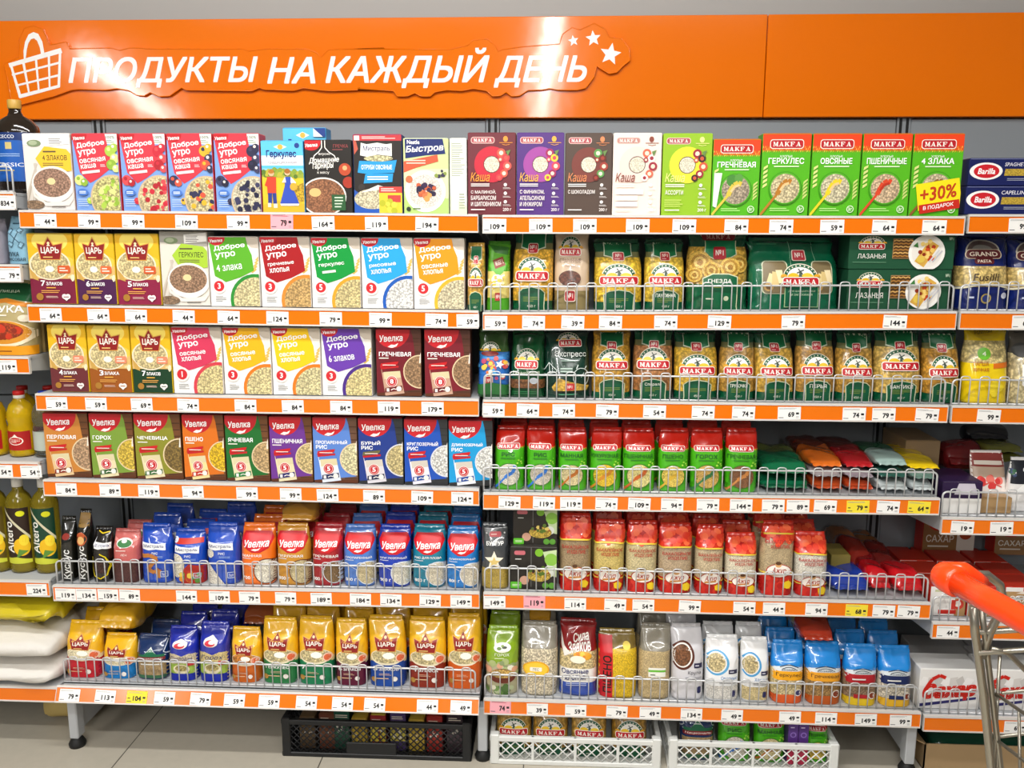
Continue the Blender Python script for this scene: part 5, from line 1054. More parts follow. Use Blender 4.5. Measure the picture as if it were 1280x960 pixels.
 ('R6', 'brick', 0.8822, 0.2085, 0.013, 0.0922, 0.1643, 'blue topped hercules bag with a yellow band', 'hozyaika', {'a': 'f0a81c', 'n': 'Геркулес', 'base': 'd85a24', 'g': 'e2cf9c', 'd': 0.065}),
 ('R6', 'brick', 0.9862, 0.2081, 0.013, 0.102, 0.1625, 'blue topped buckwheat bag with an amber band', 'hozyaika', {'a': 'e8a028', 'n': 'Гречневая', 'base': 'b8561e', 'g': 'b08a54', 'd': 0.065}),
 ('R6', 'brick', 1.0898, 0.2077, 0.013, 0.0938, 0.1583, 'blue topped bag with a red band and brown grain', 'hozyaika', {'a': 'b0202a', 'n': '', 'base': 'e8c428', 'g': 'a08468', 'd': 0.065}),
 ('R6', 'brick', 1.1891, 0.2073, 0.013, 0.0934, 0.1564, 'blue topped rice bag with a navy band', 'hozyaika', {'a': '1c2a5a', 'n': '', 'base': 'e8b42c', 'g': 'e6dcc8', 'd': 0.065}),
]
# builder, x, y, z, width, height, name, label, category, group, settings
EXTRAS = [
 ('lying', 0.8437, 0.03, 0.8348, 0.1429, 0.0399, 'pasta_bag', 'flat dark green pasta bag at the bottom of the green stack on the fourth shelf', 'bag', 'pasta bags lying on the fourth shelf', {'c': '0c5c3c', 'd': 0.2}),
 ('lying', 0.8459, 0.04, 0.8696, 0.1342, 0.0528, 'pasta_bag', 'flat dark green pasta bag on top of the green stack on the fourth shelf', 'bag', 'pasta bags lying on the fourth shelf', {'c': '0e6640', 'd': 0.26, 'c2': '7a8a4a'}),
 ('lying', 0.9612, 0.03, 0.8354, 0.0875, 0.0389, 'pasta_bag', 'rust and silver packet under the orange bag on the fourth shelf', 'bag', 'pasta bags lying on the fourth shelf', {'c': 'b8481c', 'd': 0.2, 'c2': 'a8a4a8'}),
 ('lying', 0.9574, 0.035, 0.8729, 0.0874, 0.0252, 'pasta_bag', 'silver grey packet right beneath the orange bag on the fourth shelf', 'bag', 'pasta bags lying on the fourth shelf', {'c': 'a09a9c', 'd': 0.22}),
 ('lying', 0.9585, 0.05, 0.8917, 0.0966, 0.0436, 'pasta_bag', 'orange bag lying on silver packets on the fourth shelf', 'bag', 'pasta bags lying on the fourth shelf', {'c': 'd86a1c', 'd': 0.3, 'c2': '7a2c1a'}),
 ('lying', 1.0487, 0.03, 0.8358, 0.0785, 0.0376, 'pasta_bag', 'brick red packet beneath the crimson bag on the fourth shelf', 'bag', 'pasta bags lying on the fourth shelf', {'c': 'b4401c', 'd': 0.2, 'c2': '8c8488'}),
 ('lying', 1.047, 0.035, 0.8721, 0.0828, 0.0252, 'pasta_bag', 'grey lilac packet right beneath the crimson bag on the fourth shelf', 'bag', 'pasta bags lying on the fourth shelf', {'c': '9a8e96', 'd': 0.22}),
 ('lying', 1.0475, 0.05, 0.8909, 0.0897, 0.0458, 'pasta_bag', 'crimson bag lying on top of its stack on the fourth shelf', 'bag', 'pasta bags lying on the fourth shelf', {'c': 'b01820', 'd': 0.3, 'c2': '6a1a14'}),
 ('lying', 1.1381, 0.03, 0.8363, 0.0869, 0.0364, 'noodle_bag', 'white and grey packet at the base of the silvery stack on the fourth shelf', 'bag', 'pasta bags lying on the fourth shelf', {'c': 'c4cccc', 'd': 0.2, 'c2': '8a9694'}),
 ('lying', 1.1363, 0.035, 0.8713, 0.0868, 0.0342, 'noodle_bag', 'dark teal packet in the middle of the silvery stack on the fourth shelf', 'bag', 'pasta bags lying on the fourth shelf', {'c': '2c5c50', 'd': 0.22}),
 ('lying', 1.1337, 0.04, 0.9019, 0.0912, 0.0387, 'noodle_bag', 'silver green bag on top of the silvery stack on the fourth shelf', 'bag', 'pasta bags lying on the fourth shelf', {'c': '9cb4ae', 'd': 0.22, 'c2': '2c6a4a'}),
 ('lying', 1.2195, 0.03, 0.8367, 0.0672, 0.035, 'noodle_bag', 'white and grey packet under the yellow bag on the fourth shelf', 'bag', 'pasta bags lying on the fourth shelf', {'c': 'c8d0d0', 'd': 0.2}),
 ('lying', 1.2191, 0.035, 0.8681, 0.0693, 0.0342, 'noodle_bag', 'greenish grey packet right under the yellow bag on the fourth shelf', 'bag', 'pasta bags lying on the fourth shelf', {'c': '6a8a80', 'd': 0.22}),
 ('lying', 1.2239, 0.05, 0.896, 0.0978, 0.0251, 'pasta_bag', 'thin yellow bag lying on greenish packets on the fourth shelf', 'bag', 'pasta bags lying on the fourth shelf', {'c': 'ecc814', 'd': 0.25}),
 ('carton', 1.282, 0.2, 0.8265, 0.1018, 0.1187, 'shipping_carton', 'open brown carton behind the yellow bag on the fourth shelf', 'box', None, {'c': 'a88c68', 'd': 0.18}),
 ('lying', 1.0426, 0.03, 0.5358, 0.1114, 0.0575, 'sugar_bag', 'crumpled navy bag lying at the right end of the fifth shelf guard', 'bag', 'bags lying on the fifth shelf', {'c': '1c3a9a', 'd': 0.16}),
 ('lying', 1.1248, 0.035, 0.5356, 0.0667, 0.0741, 'flour_bag', 'red bag lying left of another red bag on the fifth shelf', 'bag', 'bags lying on the fifth shelf', {'c': 'b8121c', 'd': 0.2, 'c2': '8a1418'}),
 ('lying', 1.2051, 0.03, 0.5355, 0.0841, 0.0637, 'flour_bag', 'crumpled red bag lying at the right end of the fifth shelf', 'bag', 'bags lying on the fifth shelf', {'c': 'c4161f', 'd': 0.16}),
 ('lying', 1.1121, 0.15, 0.5357, 0.0744, 0.0927, 'pasta_bag', 'long rust red pack lying behind the red bags on the fifth shelf', 'bag', 'bags lying on the fifth shelf', {'c': '8a2418', 'd': 0.28, 'c2': 'a86a3a'}),
 ('lying', 1.1852, 0.15, 0.5356, 0.0672, 0.0746, 'pasta_bag', 'long maroon pack lying behind the right red bag on the fifth shelf', 'bag', 'bags lying on the fifth shelf', {'c': '6a1c18', 'd': 0.28, 'c2': '8a5a30'}),
 ('carton', 1.0412, 0.12, 0.5358, 0.0576, 0.0827, 'groats_box', 'olive box behind the crumpled navy bag on the fifth shelf', 'box', None, {'c': '8a7c3c', 'd': 0.1}),
 ('lying', -0.5385, 0.05, 0.702, 0.1084, 0.0629, 'groats_bag', 'gold bag lying on top of the standing bags on the fifth shelf', 'bag', None, {'c': 'b8842c', 'd': 0.13}),
 ('lying', -1.1061, 0.05, 0.3448, 0.1207, 0.0945, 'flour_bag', 'plump yellow flour bag lying on top of others on the bottom shelf', 'bag', None, {'c': 'e6ae18', 'd': 0.18, 'art': 'tsar'}),
 ('lying', -0.6992, 0.13, 0.3353, 0.1025, 0.0784, 'groats_bag', 'copper brown bag lying behind the small gold bag on the bottom shelf', 'bag', None, {'c': '9a4a1c', 'd': 0.16}),
 ('lying', 0.9671, 0.05, 0.3716, 0.0978, 0.059, 'groats_bag', 'orange red bag lying on top of the blue topped bags', 'bag', None, {'c': 'b8381c', 'd': 0.18, 'c2': 'c0a02c'}),
 ('lying', 0.1653, 0.1, 0.3844, 0.0716, 0.0532, 'groats_bag', 'clear bag with an orange label lying behind the white flakes bag', 'bag', None, {'c': 'c8901c', 'd': 0.14}),
 ('carton', 1.3222, 0.02, 0.7826, 0.1099, 0.0914, 'spice_box', 'white and purple carton tray behind the guard in the right edge bay', 'box', None, {'c': 'e8e4e0', 'd': 0.14, 'art': 'purple'}),
 ('carton', 1.4137, 0.03, 0.7826, 0.1013, 0.0445, 'display_carton', 'plain brown display carton in the right edge bay', 'box', None, {'c': 'b08e62', 'd': 0.2}),
 ('packet', 1.4233, 0.06, 0.8088, 0.098, 0.124, 'sugar_packet', 'white packet with a pink flower leaning in the right edge bay', 'packet', None, {'c': 'f0e6e0', 'd': 0.02, 'art': 'flower', 'lean': 0.05}),
 ('lying', 1.4094, 0.2, 0.8481, 0.1195, 0.0893, 'spice_packet', 'dark red stack of packets in the right edge bay', 'packet', None, {'c': '7a1c20', 'd': 0.12}),
 ('lying', 1.5236, 0.2, 0.879, 0.1142, 0.0289, 'spice_packet', 'lower olive packet in the right edge bay', 'packet', 'olive packets in the right edge bay', {'c': '6a6a2c', 'd': 0.12}),
 ('lying', 1.5174, 0.2, 0.9079, 0.1117, 0.0288, 'spice_packet', 'upper olive packet in the right edge bay', 'packet', 'olive packets in the right edge bay', {'c': '7a7a34', 'd': 0.12}),
 ('lying', 1.5003, 0.27, 0.9194, 0.1312, 0.0613, 'spice_packet', 'black speckled packet leaning at the back of the right edge bay', 'packet', None, {'c': '1c1c24', 'd': 0.06}),
 ('packet', 1.507, 0.05, 0.7826, 0.091, 0.1428, 'spice_packet', 'white and black packet cut by the right frame edge', 'packet', None, {'c': 'e8e6e4', 'd': 0.03, 'art': 'blackwhite'}),
 ('carton', 1.3149, 0.03, 0.4788, 0.1017, 0.0874, 'sugar_box', 'front sugar box printed upside down in the right edge bay', 'box', 'sugar boxes in front in the right edge bay', {'c': 'e6e2de', 'd': 0.095, 'art': 'sugar', 'flip': 1}),
 ('carton', 1.4177, 0.03, 0.4788, 0.0991, 0.0897, 'sugar_box', 'front tan sugar box behind the trolley handle', 'box', 'sugar boxes in front in the right edge bay', {'c': 'e6e2de', 'd': 0.095, 'art': 'sugar2'}),
 ('carton', 1.519, 0.03, 0.4788, 0.0987, 0.0896, 'sugar_box', 'front sugar box cut by the right frame edge', 'box', 'sugar boxes in front in the right edge bay', {'c': 'e6e2de', 'd': 0.095, 'art': 'sugar2'}),
 ('carton', 1.4535, 0.36, 0.5123, 0.1642, 0.1353, 'sugar_box', 'dark sugar box standing upright at the back, left of two', 'box', 'sugar boxes at the back', {'c': '7a1c1c', 'd': 0.06, 'art': 'sugar3'}),
 ('carton', 1.6773, 0.36, 0.5091, 0.163, 0.1059, 'sugar_box', 'sugar box standing upright at the back by the right frame edge', 'box', 'sugar boxes at the back', {'c': '7a1c1c', 'd': 0.06, 'art': 'sugar3'}),
 ('pack', 1.3399, 0.025, 0.1971, 0.1729, 0.1208, 'sugar_pack', 'white sugar cube pack with a red script, left of two', 'pack', 'sugar cube packs in front', {'c': 'e9e7e4', 'd': 0.1, 'art': 'cubes'}),
 ('pack', 1.5172, 0.025, 0.1971, 0.1717, 0.1233, 'sugar_pack', 'white sugar cube pack with a red script behind the trolley post', 'pack', 'sugar cube packs in front', {'c': 'e9e7e4', 'd': 0.1, 'art': 'cubes'}),
 ('pack', 1.3762, 0.135, 0.1971, 0.1779, 0.0923, 'sugar_pack', 'grey white sugar pack in the second row, left', 'pack', 'sugar packs further back', {'c': 'b8b4b2', 'd': 0.1}),
 ('pack', 1.5584, 0.135, 0.1971, 0.1766, 0.0947, 'sugar_pack', 'grey white sugar pack in the second row, right', 'pack', 'sugar packs further back', {'c': 'b8b4b2', 'd': 0.1}),
 ('pack', 1.4113, 0.24, 0.1971, 0.1803, 0.0765, 'sugar_pack', 'grey white sugar pack in the third row, left', 'pack', 'sugar packs further back', {'c': 'b0acaa', 'd': 0.1}),
 ('pack', 1.596, 0.24, 0.1971, 0.179, 0.0788, 'sugar_pack', 'grey white sugar pack in the third row, right', 'pack', 'sugar packs further back', {'c': 'b0acaa', 'd': 0.1}),
 ('packet', -1.2867, 0.02, 1.4531, 0.066, 0.1242, 'rice_flour_pack', 'pale blue rice flour pack with a windmill drawing', 'pack', None, {'c': '86b4cc', 'd': 0.05, 'art': 'mill'}),
 ('packet', -1.3562, 0.02, 1.4531, 0.0639, 0.1175, 'flour_pack', 'grey flour pack cut by the left frame edge', 'pack', None, {'c': '8a8690', 'd': 0.05}),
 ('packet', -1.3367, 0.02, 1.1991, 0.137, 0.1989, 'pizza_flour_bag', 'green and orange pizza flour bag at the left frame edge', 'bag', None, {'c': 'b8a878', 'd': 0.08, 'art': 'pizza'}),
 ('carton', -1.2834, 0.08, 1.1991, 0.038, 0.0885, 'flour_carton', 'brown carton beside the pizza flour bag', 'box', None, {'c': '8a7448', 'd': 0.1}),
]
# shelf, number, colour (w white, p pink, y yellow), x
TAGS = [
 ('L1', '44', 'w', -1.1765),
 ('L1', '99', 'w', -1.0556),
 ('L1', '99', 'w', -0.9347),
 ('L1', '109', 'w', -0.789),
 ('L1', '99', 'w', -0.6482),
 ('L1', '79', 'p', -0.5302),
 ('L1', '164', 'w', -0.4191),
 ('L1', '119', 'w', -0.2762),
 ('L1', '194', 'w', -0.1416),
 ('R1', '109', 'w', 0.0379),
 ('R1', '109', 'w', 0.1593),
 ('R1', '109', 'w', 0.2749),
 ('R1', '109', 'w', 0.4129),
 ('R1', '109', 'w', 0.5335),
 ('R1', '84', 'w', 0.6681),
 ('R1', '74', 'w', 0.7834),
 ('R1', '59', 'w', 0.9135),
 ('R1', '64', 'w', 1.0459),
 ('R1', '64', 'w', 1.1726),
 ('T1', '99', 'w', 1.3895),
 ('W1', '834', 'w', -1.2852),
 ('L2', '64', 'w', -1.1842),
 ('L2', '64', 'w', -1.0504),
 ('L2', '64', 'w', -0.945),
 ('L2', '44', 'w', -0.8122),
 ('L2', '64', 'w', -0.6876),
 ('L2', '124', 'w', -0.553),
 ('L2', '79', 'w', -0.4068),
 ('L2', '99', 'w', -0.2712),
 ('L2', '74', 'w', -0.1189),
 ('L2', '59', 'w', -0.0345),
 ('R2', '59', 'w', 0.0411),
 ('R2', '74', 'w', 0.1422),
 ('R2', '39', 'w', 0.2472),
 ('R2', '84', 'w', 0.3475),
 ('R2', '74', 'w', 0.4939),
 ('R2', '129', 'w', 0.6353),
 ('R2', '79', 'w', 0.8282),
 ('R2', '144', 'w', 1.0918),
 ('T2', '64', 'w', 1.4221),
 ('W2', '79', 'w', -1.2883),
 ('L3', '59', 'w', -1.189),
 ('L3', '59', 'w', -1.0766),
 ('L3', '69', 'w', -0.9465),
 ('L3', '74', 'w', -0.8148),
 ('L3', '84', 'w', -0.6531),
 ('L3', '84', 'w', -0.5206),
 ('L3', '84', 'w', -0.3856),
 ('L3', '119', 'w', -0.2533),
 ('L3', '179', 'w', -0.1328),
 ('R3', '59', 'w', 0.0345),
 ('R3', '64', 'w', 0.1286),
 ('R3', '74', 'w', 0.2259),
 ('R3', '79', 'w', 0.3441),
 ('R3', '54', 'w', 0.4716),
 ('R3', '74', 'w', 0.602),
 ('R3', '74', 'w', 0.7099),
 ('R3', '69', 'w', 0.8314),
 ('R3', '74', 'w', 1.0031),
 ('R3', '79', 'w', 1.0811),
 ('R3', '79', 'w', 1.1945),
 ('T3', '99', 'w', 1.3555),
 ('W3', '119', 'w', -1.3242),
 ('L4', '84', 'w', -1.1825),
 ('L4', '89', 'w', -1.0553),
 ('L4', '119', 'w', -0.9431),
 ('L4', '94', 'w', -0.8161),
 ('L4', '99', 'w', -0.661),
 ('L4', '99', 'w', -0.5365),
 ('L4', '124', 'w', -0.4318),
 ('L4', '89', 'w', -0.3004),
 ('L4', '109', 'w', -0.1651),
 ('L4', '124', 'w', -0.0529),
 ('W4', '54', 'w', -1.3651),
 ('W4', '54', 'w', -1.2808),
 ('R4', '129', 'w', 0.079),
 ('R4', '119', 'w', 0.1747),
 ('R4', '119', 'w', 0.2501),
 ('R4', '74', 'w', 0.3474),
 ('R4', '109', 'w', 0.4378),
 ('R4', '94', 'w', 0.5278),
 ('R4', '79', 'w', 0.6253),
 ('R4', '144', 'w', 0.7156),
 ('R4', '79', 'w', 0.8025),
 ('R4', '89', 'w', 0.8696),
 ('R4', '69', 'w', 0.943),
 ('R4', '79', 'y', 1.0306),
 ('R4', '74', 'w', 1.1117),
 ('R4', '64', 'y', 1.194),
 ('T4', '19', 'w', 1.3139),
 ('T4', '19', 'w', 1.4182),
 ('L5', '119', 'w', -1.2117),
 ('L5', '134', 'w', -1.1497),
 ('L5', '159', 'w', -1.0854),
 ('L5', '89', 'w', -1.0213),
 ('L5', '144', 'w', -0.8535),
 ('L5', '109', 'w', -0.757),
 ('L5', '79', 'w', -0.6689),
 ('L5', '79', 'w', -0.5636),
 ('L5', '189', 'w', -0.4605),
 ('L5', '184', 'w', -0.3469),
 ('L5', '134', 'w', -0.2592),
 ('L5', '129', 'w', -0.1465),
 ('L5', '149', 'w', -0.0581),
 ('W5', '224', 'w', -1.2967),
 ('R5', '149', 'w', 0.0376),
 ('R5', '119', 'p', 0.1502),
 ('R5', '114', 'w', 0.2657),
 ('R5', '49', 'w', 0.3784),
 ('R5', '54', 'w', 0.4571),
 ('R5', '99', 'w', 0.5869),
 ('R5', '54', 'w', 0.7383),
 ('R5', '44', 'w', 0.8204),
 ('R5', '94', 'w', 0.9374),
 ('R5', '68', 'y', 1.0474),
 ('R5', '79', 'w', 1.1219),
 ('R5', '79', 'w', 1.1897),
 ('T5', '44', 'w', 1.3012),
 ('L6', '79', 'w', -1.2068),
 ('L6', '113', 'w', -1.0999),
 ('L6', '104', 'y', -1.0058),
 ('L6', '59', 'w', -0.9235),
 ('L6', '79', 'w', -0.8168),
 ('L6', '59', 'w', -0.7169),
 ('L6', '59', 'w', -0.6147),
 ('L6', '54', 'w', -0.5054),
 ('L6', '54', 'w', -0.4),
 ('L6', '54', 'w', -0.3065),
 ('L6', '44', 'w', -0.1538),
 ('L6', '49', 'w', -0.0569),
 ('R6', '74', 'p', 0.054),
 ('R6', '39', 'w', 0.1612),
 ('R6', '59', 'w', 0.272),
 ('R6', '79', 'w', 0.3905),
 ('R6', '49', 'w', 0.486),
 ('R6', '134', 'w', 0.6036),
 ('R6', '49', 'w', 0.719),
 ('R6', '49', 'w', 0.8829),
 ('R6', '114', 'w', 0.9844),
 ('R6', '149', 'w', 1.0956),
 ('R6', '99', 'w', 1.1929),
 ('T6', '69', 'w', 1.5113),
]
SIGN = {'outline': [(-1.5225, 2.0538), (-1.4724, 2.0757), (-1.4646, 2.1288), (-1.4474, 2.1595), (-1.4181, 2.168), (-1.3904, 2.1591), (-1.3709, 2.1105), (-1.3179, 2.119), (-1.3082, 2.0986), (-1.2435, 2.1), (-1.1772, 2.1005), (-1.1493, 2.0932), (-1.1205, 2.1001), (-1.0827, 2.0999), (-1.0641, 2.0971), (-0.764, 2.0952), (-0.7456, 2.089), (-0.6988, 2.0948), (-0.5687, 2.094), (-0.5367, 2.0824), (-0.5232, 2.0701), (-0.4993, 2.0918), (-0.3287, 2.0951), (-0.4099, 2.0928), (-0.1323, 2.0895), (-0.0737, 2.101), (-0.0569, 2.1167), (-0.0153, 2.1188), (0.0097, 2.1004), (0.0197, 2.0822), (0.0305, 2.0884), (0.0929, 2.0959), (0.2047, 2.1031), (0.2126, 2.1306), (0.2412, 2.15), (0.266, 2.1435), (0.3068, 2.1612), (0.3399, 2.1453), (0.3527, 2.1218), (0.3898, 2.1176), (0.4152, 2.086), (0.416, 2.0545), (0.3958, 2.0388), (0.3797, 2.0214), (0.355, 2.0168), (0.3299, 2.0312), (0.3173, 2.0392), (0.3096, 2.0075), (0.2853, 1.9757), (0.2605, 1.9702), (0.2021, 1.9704), (0.1771, 1.9745), (0.152, 1.9706), (0.1102, 1.97), (0.0852, 1.9541), (0.0601, 1.9525), (0.0432, 1.9647), (0.0265, 1.9543), (0.0013, 1.9528), (-0.0155, 1.969), (-0.0576, 1.9756), (-0.0913, 1.9693), (-0.1376, 1.9719), (-0.1757, 1.9656), (-0.1885, 1.9535), (-0.2182, 1.9537), (-0.2366, 1.9634), (-0.2605, 1.9538), (-0.2902, 1.9539), (-0.3027, 1.9702), (-0.413, 1.9771), (-0.4053, 1.9799), (-0.4148, 1.9729), (-0.4986, 1.9706), (-0.5312, 1.9734), (-0.5823, 1.9798), (-0.6106, 1.972), (-0.7042, 1.9759), (-0.718, 1.9813), (-0.7419, 1.9716), (-0.9492, 1.9752), (-0.9629, 1.9824), (-0.9777, 1.9735), (-1.0024, 1.9576), (-1.0357, 1.9559), (-1.0634, 1.9685), (-1.0831, 1.9579), (-1.1068, 1.9598), (-1.1296, 1.9742), (-1.1672, 1.9806), (-1.2057, 1.9763), (-1.2914, 1.9793), (-1.3156, 1.9768), (-1.3699, 1.959), (-1.4781, 1.9342), (-1.5068, 1.937), (-1.5095, 1.9596), (-1.5139, 2.0135)], 'words': [('ПРОДУКТЫ', -1.32, 1.9826, -0.7192, 2.074), ('НА', -0.693, 1.9928, -0.5432, 2.0706), ('КАЖДЫЙ', -0.5117, 1.9778, -0.0066, 2.0939), ('ДЕНЬ', 0.0055, 1.9779, 0.288, 2.0703)], 'strokes': [([(-1.5055, 2.051), (-1.3343, 2.0944)], 13, 16), ([(-1.4995, 2.0536), (-1.4781, 1.9549)], 8, 10), ([(-1.4817, 1.9577), (-1.35, 1.9886)], 12, 9), ([(-1.3379, 2.0962), (-1.3522, 1.9859)], 8, 9), ([(-1.4986, 2.0224), (-1.3392, 2.059)], 6, 7), ([(-1.4902, 1.9901), (-1.3453, 2.0216)], 6, 7), ([(-1.4585, 2.0605), (-1.4483, 1.9638)], 9, 6), ([(-1.4173, 2.0719), (-1.4169, 1.9709)], 8, 6), ([(-1.3753, 2.0822), (-1.3815, 1.9797)], 8, 6)], 'handle_o': [(-1.456, 2.0667), (-1.4545, 2.0934), (-1.4473, 2.1199), (-1.4338, 2.1418), (-1.4179, 2.1487), (-1.4032, 2.1433), (-1.392, 2.1195), (-1.388, 2.0797)], 'handle_i': [(-1.4501, 2.0685), (-1.4436, 2.0977), (-1.4372, 2.1154), (-1.4275, 2.1277), (-1.4177, 2.1302), (-1.4088, 2.1231), (-1.402, 2.1037), (-1.3987, 2.0771)], 'stars': [((0.2458, 2.1122), 0.0165, -10), ((0.3052, 2.1184), 0.0235, -6), ((0.3576, 2.073), 0.033, 10)]}

# ------------------------------------------------------------------ setting
ORDER = {'1': 'top', '2': 'second', '3': 'third', '4': 'fourth', '5': 'fifth', '6': 'bottom'}
BAY = {'L': 'left main bay', 'R': 'right main bay', 'T': 'right edge bay', 'W': 'left edge bay'}
YB = .45

def tile_floor():
    m = mat('floor_tile', 'b7b0a2', rough=.35); nt = m.node_tree; b = nt.nodes['Principled BSDF']
    tc = nt.nodes.new('ShaderNodeTexCoord'); mp = nt.nodes.new('ShaderNodeMapping'); mp.inputs['Location'].default_value = (1.078, .33, 0)
    br = nt.nodes.new('ShaderNodeTexBrick'); br.offset = 0; br.inputs['Scale'].default_value = 1; br.inputs['Brick Width'].default_value = .6; br.inputs['Row Height'].default_value = .6
    br.inputs['Mortar Size'].default_value = .0018; br.inputs['Color1'].default_value = (*lin('b9b2a3'), 1); br.inputs['Color2'].default_value = (*lin('b3ac9d'), 1); br.inputs['Mortar'].default_value = (*lin('4a453d'), 1)
    nz = nt.nodes.new('ShaderNodeTexNoise'); nz.inputs['Scale'].default_value = 35; mx = nt.nodes.new('ShaderNodeMix'); mx.data_type = 'RGBA'; mx.blend_type = 'MULTIPLY'; mx.inputs[0].default_value = .12
    nt.links.new(tc.outputs['Object'], mp.inputs[0]); nt.links.new(mp.outputs[0], br.inputs['Vector']); nt.links.new(tc.outputs['Object'], nz.inputs['Vector'])
    nt.links.new(br.outputs['Color'], mx.inputs[6]); nt.links.new(nz.outputs['Fac'], mx.inputs[7]); nt.links.new(mx.outputs[2], b.inputs['Base Color'])
    return m
mb = MB(); mb.box(-5, 5, -10, .6, -.05, 0); mb.build('floor', tile_floor(), kind='structure', label='beige grey tiled shop floor with thin dark joints')
mb = MB(); mb.box(-5, 5, .56, .62, 0, CEIL); mb.build('wall_back', bump(mat('painted_wall', 'b6b5b2', rough=.6), 30, .1), kind='structure', label='plain grey wall above the orange header board')
mb = MB(); mb.box(-5, 5, -10, .62, CEIL, CEIL+.05); mb.build('ceiling', mat('ceiling_white', 'd8d8d6', rough=.8), kind='structure')

for (p0, p1, z, wd_, w) in LAMPS:
    ld = bpy.data.lights.new('ceiling_tube_and_fill', 'AREA'); ld.shape = 'RECTANGLE'; dx, dy = p1[0]-p0[0], p1[1]-p0[1]
    ld.size = wd_; ld.size_y = math.hypot(dx, dy); ld.energy = w; ld.color = (1, .985, .96)
    o = bpy.data.objects.new('ceiling_tube_and_fill', ld); col.objects.link(o); o.location = ((p0[0]+p1[0])/2, (p0[1]+p1[1])/2, z); o.rotation_euler = (0, 0, math.atan2(-dx, dy))

# ------------------------------------------------------------------ header sign
HD = bump(mat('glossy_orange_board', 'ee7400', rough=.1, coat=.0, spec=.5), 9, .04, .01, 2)
sign = link('header_sign', None, loc=(-.3, .44, 1.89), label='long glossy orange header board with raised white lettering above all the shelves', cat='sign')
for x0, x1 in ((-2.1, .822), (.8245, 2.2)):
    mb = MB(); mb.box(x0+.3, x1+.3, -.01, .02, 0, .295, bev=.002); mb.build('header_board', HD, sign)
O = SIGN['outline']; mb = MB(); n = len(O)
T = tris_of(O)
def sx(p, y): return (p[0]+.3, y-.44, p[1]-1.89)
A = np.array(O); vs = [sx(p, .4205) for p in O]+[sx(p, .4305) for p in O]
fs = []
for t in T:
    a, b, c = A[list(t)]; cr = (b-a)[0]*(c-a)[1]-(b-a)[1]*(c-a)[0]; fs.append(t if cr > 0 else t[::-1])
ar = sum(O[i-1][0]*O[i][1]-O[i][0]*O[i-1][1] for i in range(n))
for i in range(n):
    j = (i+1) % n; q = (i, j, n+j, n+i); fs.append(q[::-1] if ar > 0 else q)
mb.add(vs, fs); plaque = mb.build('raised_plaque', HD, sign, label='cut-out orange plaque with wavy outline')
WHT = mat('white_lettering', 'f7f5f2', rough=.3, coat=.2)
def raised(mb, V, T, k=0):
    """cut vinyl stuck on the plaque"""
    mb.add([sx(p, .4200-.00008*k) for p in V], [tuple(t) for t in T])
mb = MB(); mb.tube([(p[0]+.3, .4208-.44, p[1]-1.89) for p in O], .0016, 6, closed=True); mb.build('plaque_edge', HD, plaque)
for s_, x0, z0, x1, z1 in SIGN['words']:
    for k, ch in enumerate([s_]):
        V, T, asp = glyphs(ch, .03, .26); V = np.stack([x0+V[:, 0]*(x1-x0), z0+V[:, 1]*(z1-z0)], 1)
        mb = MB()
        for q, t in enumerate(T): u, inv = np.unique(t, return_inverse=True); raised(mb, V[u], inv.reshape(-1, 3), q)
        mb.build('lettering', WHT, plaque, label='white italic lettering reading '+s_)
mb = MB()
for k_, ((a, b), w0, w1) in enumerate(SIGN['strokes']):
    a = np.array(a); b = np.array(b); d = b-a; nn = np.array([-d[1], d[0]])/np.linalg.norm(d); w0, w1 = w0*.00047, w1*.00047
    P = np.array([a-nn*w0, b-nn*w1, b+nn*w1, a+nn*w0]); ar = sum(P[i-1][0]*P[i][1]-P[i][0]*P[i-1][1] for i in range(4))
    raised(mb, P if ar > 0 else P[::-1], [(0, 1, 2), (0, 2, 3)], k_)
ho, hi = SIGN['handle_o'], SIGN['handle_i']
for i in range(len(ho)-1):
    P = np.array([hi[i], hi[i+1], ho[i+1], ho[i]]); ar = sum(P[k-1][0]*P[k][1]-P[k][0]*P[k-1][1] for k in range(4))
    raised(mb, P if ar > 0 else P[::-1], [(0, 1, 2), (0, 2, 3)], 12)
mb.build('basket_emblem', WHT, plaque, label='white shopping basket emblem')
for (c, r, rot) in SIGN['stars']:
    P = [(c[0]+r*(1 if i % 2 == 0 else .45)*math.sin(math.radians(rot-36*i)), c[1]+r*(1 if i % 2 == 0 else .45)*math.cos(math.radians(rot-36*i))) for i in range(10)]
    mb = MB(); T = tris_of(P); A = np.array(P); F = []
    for t in T:
        a, b, c2 = A[list(t)]; cr = (b-a)[0]*(c2-a)[1]-(b-a)[1]*(c2-a)[0]; F.append(t if cr > 0 else t[::-1])
    raised(mb, P, F); mb.build('star', WHT, plaque, label='white star')

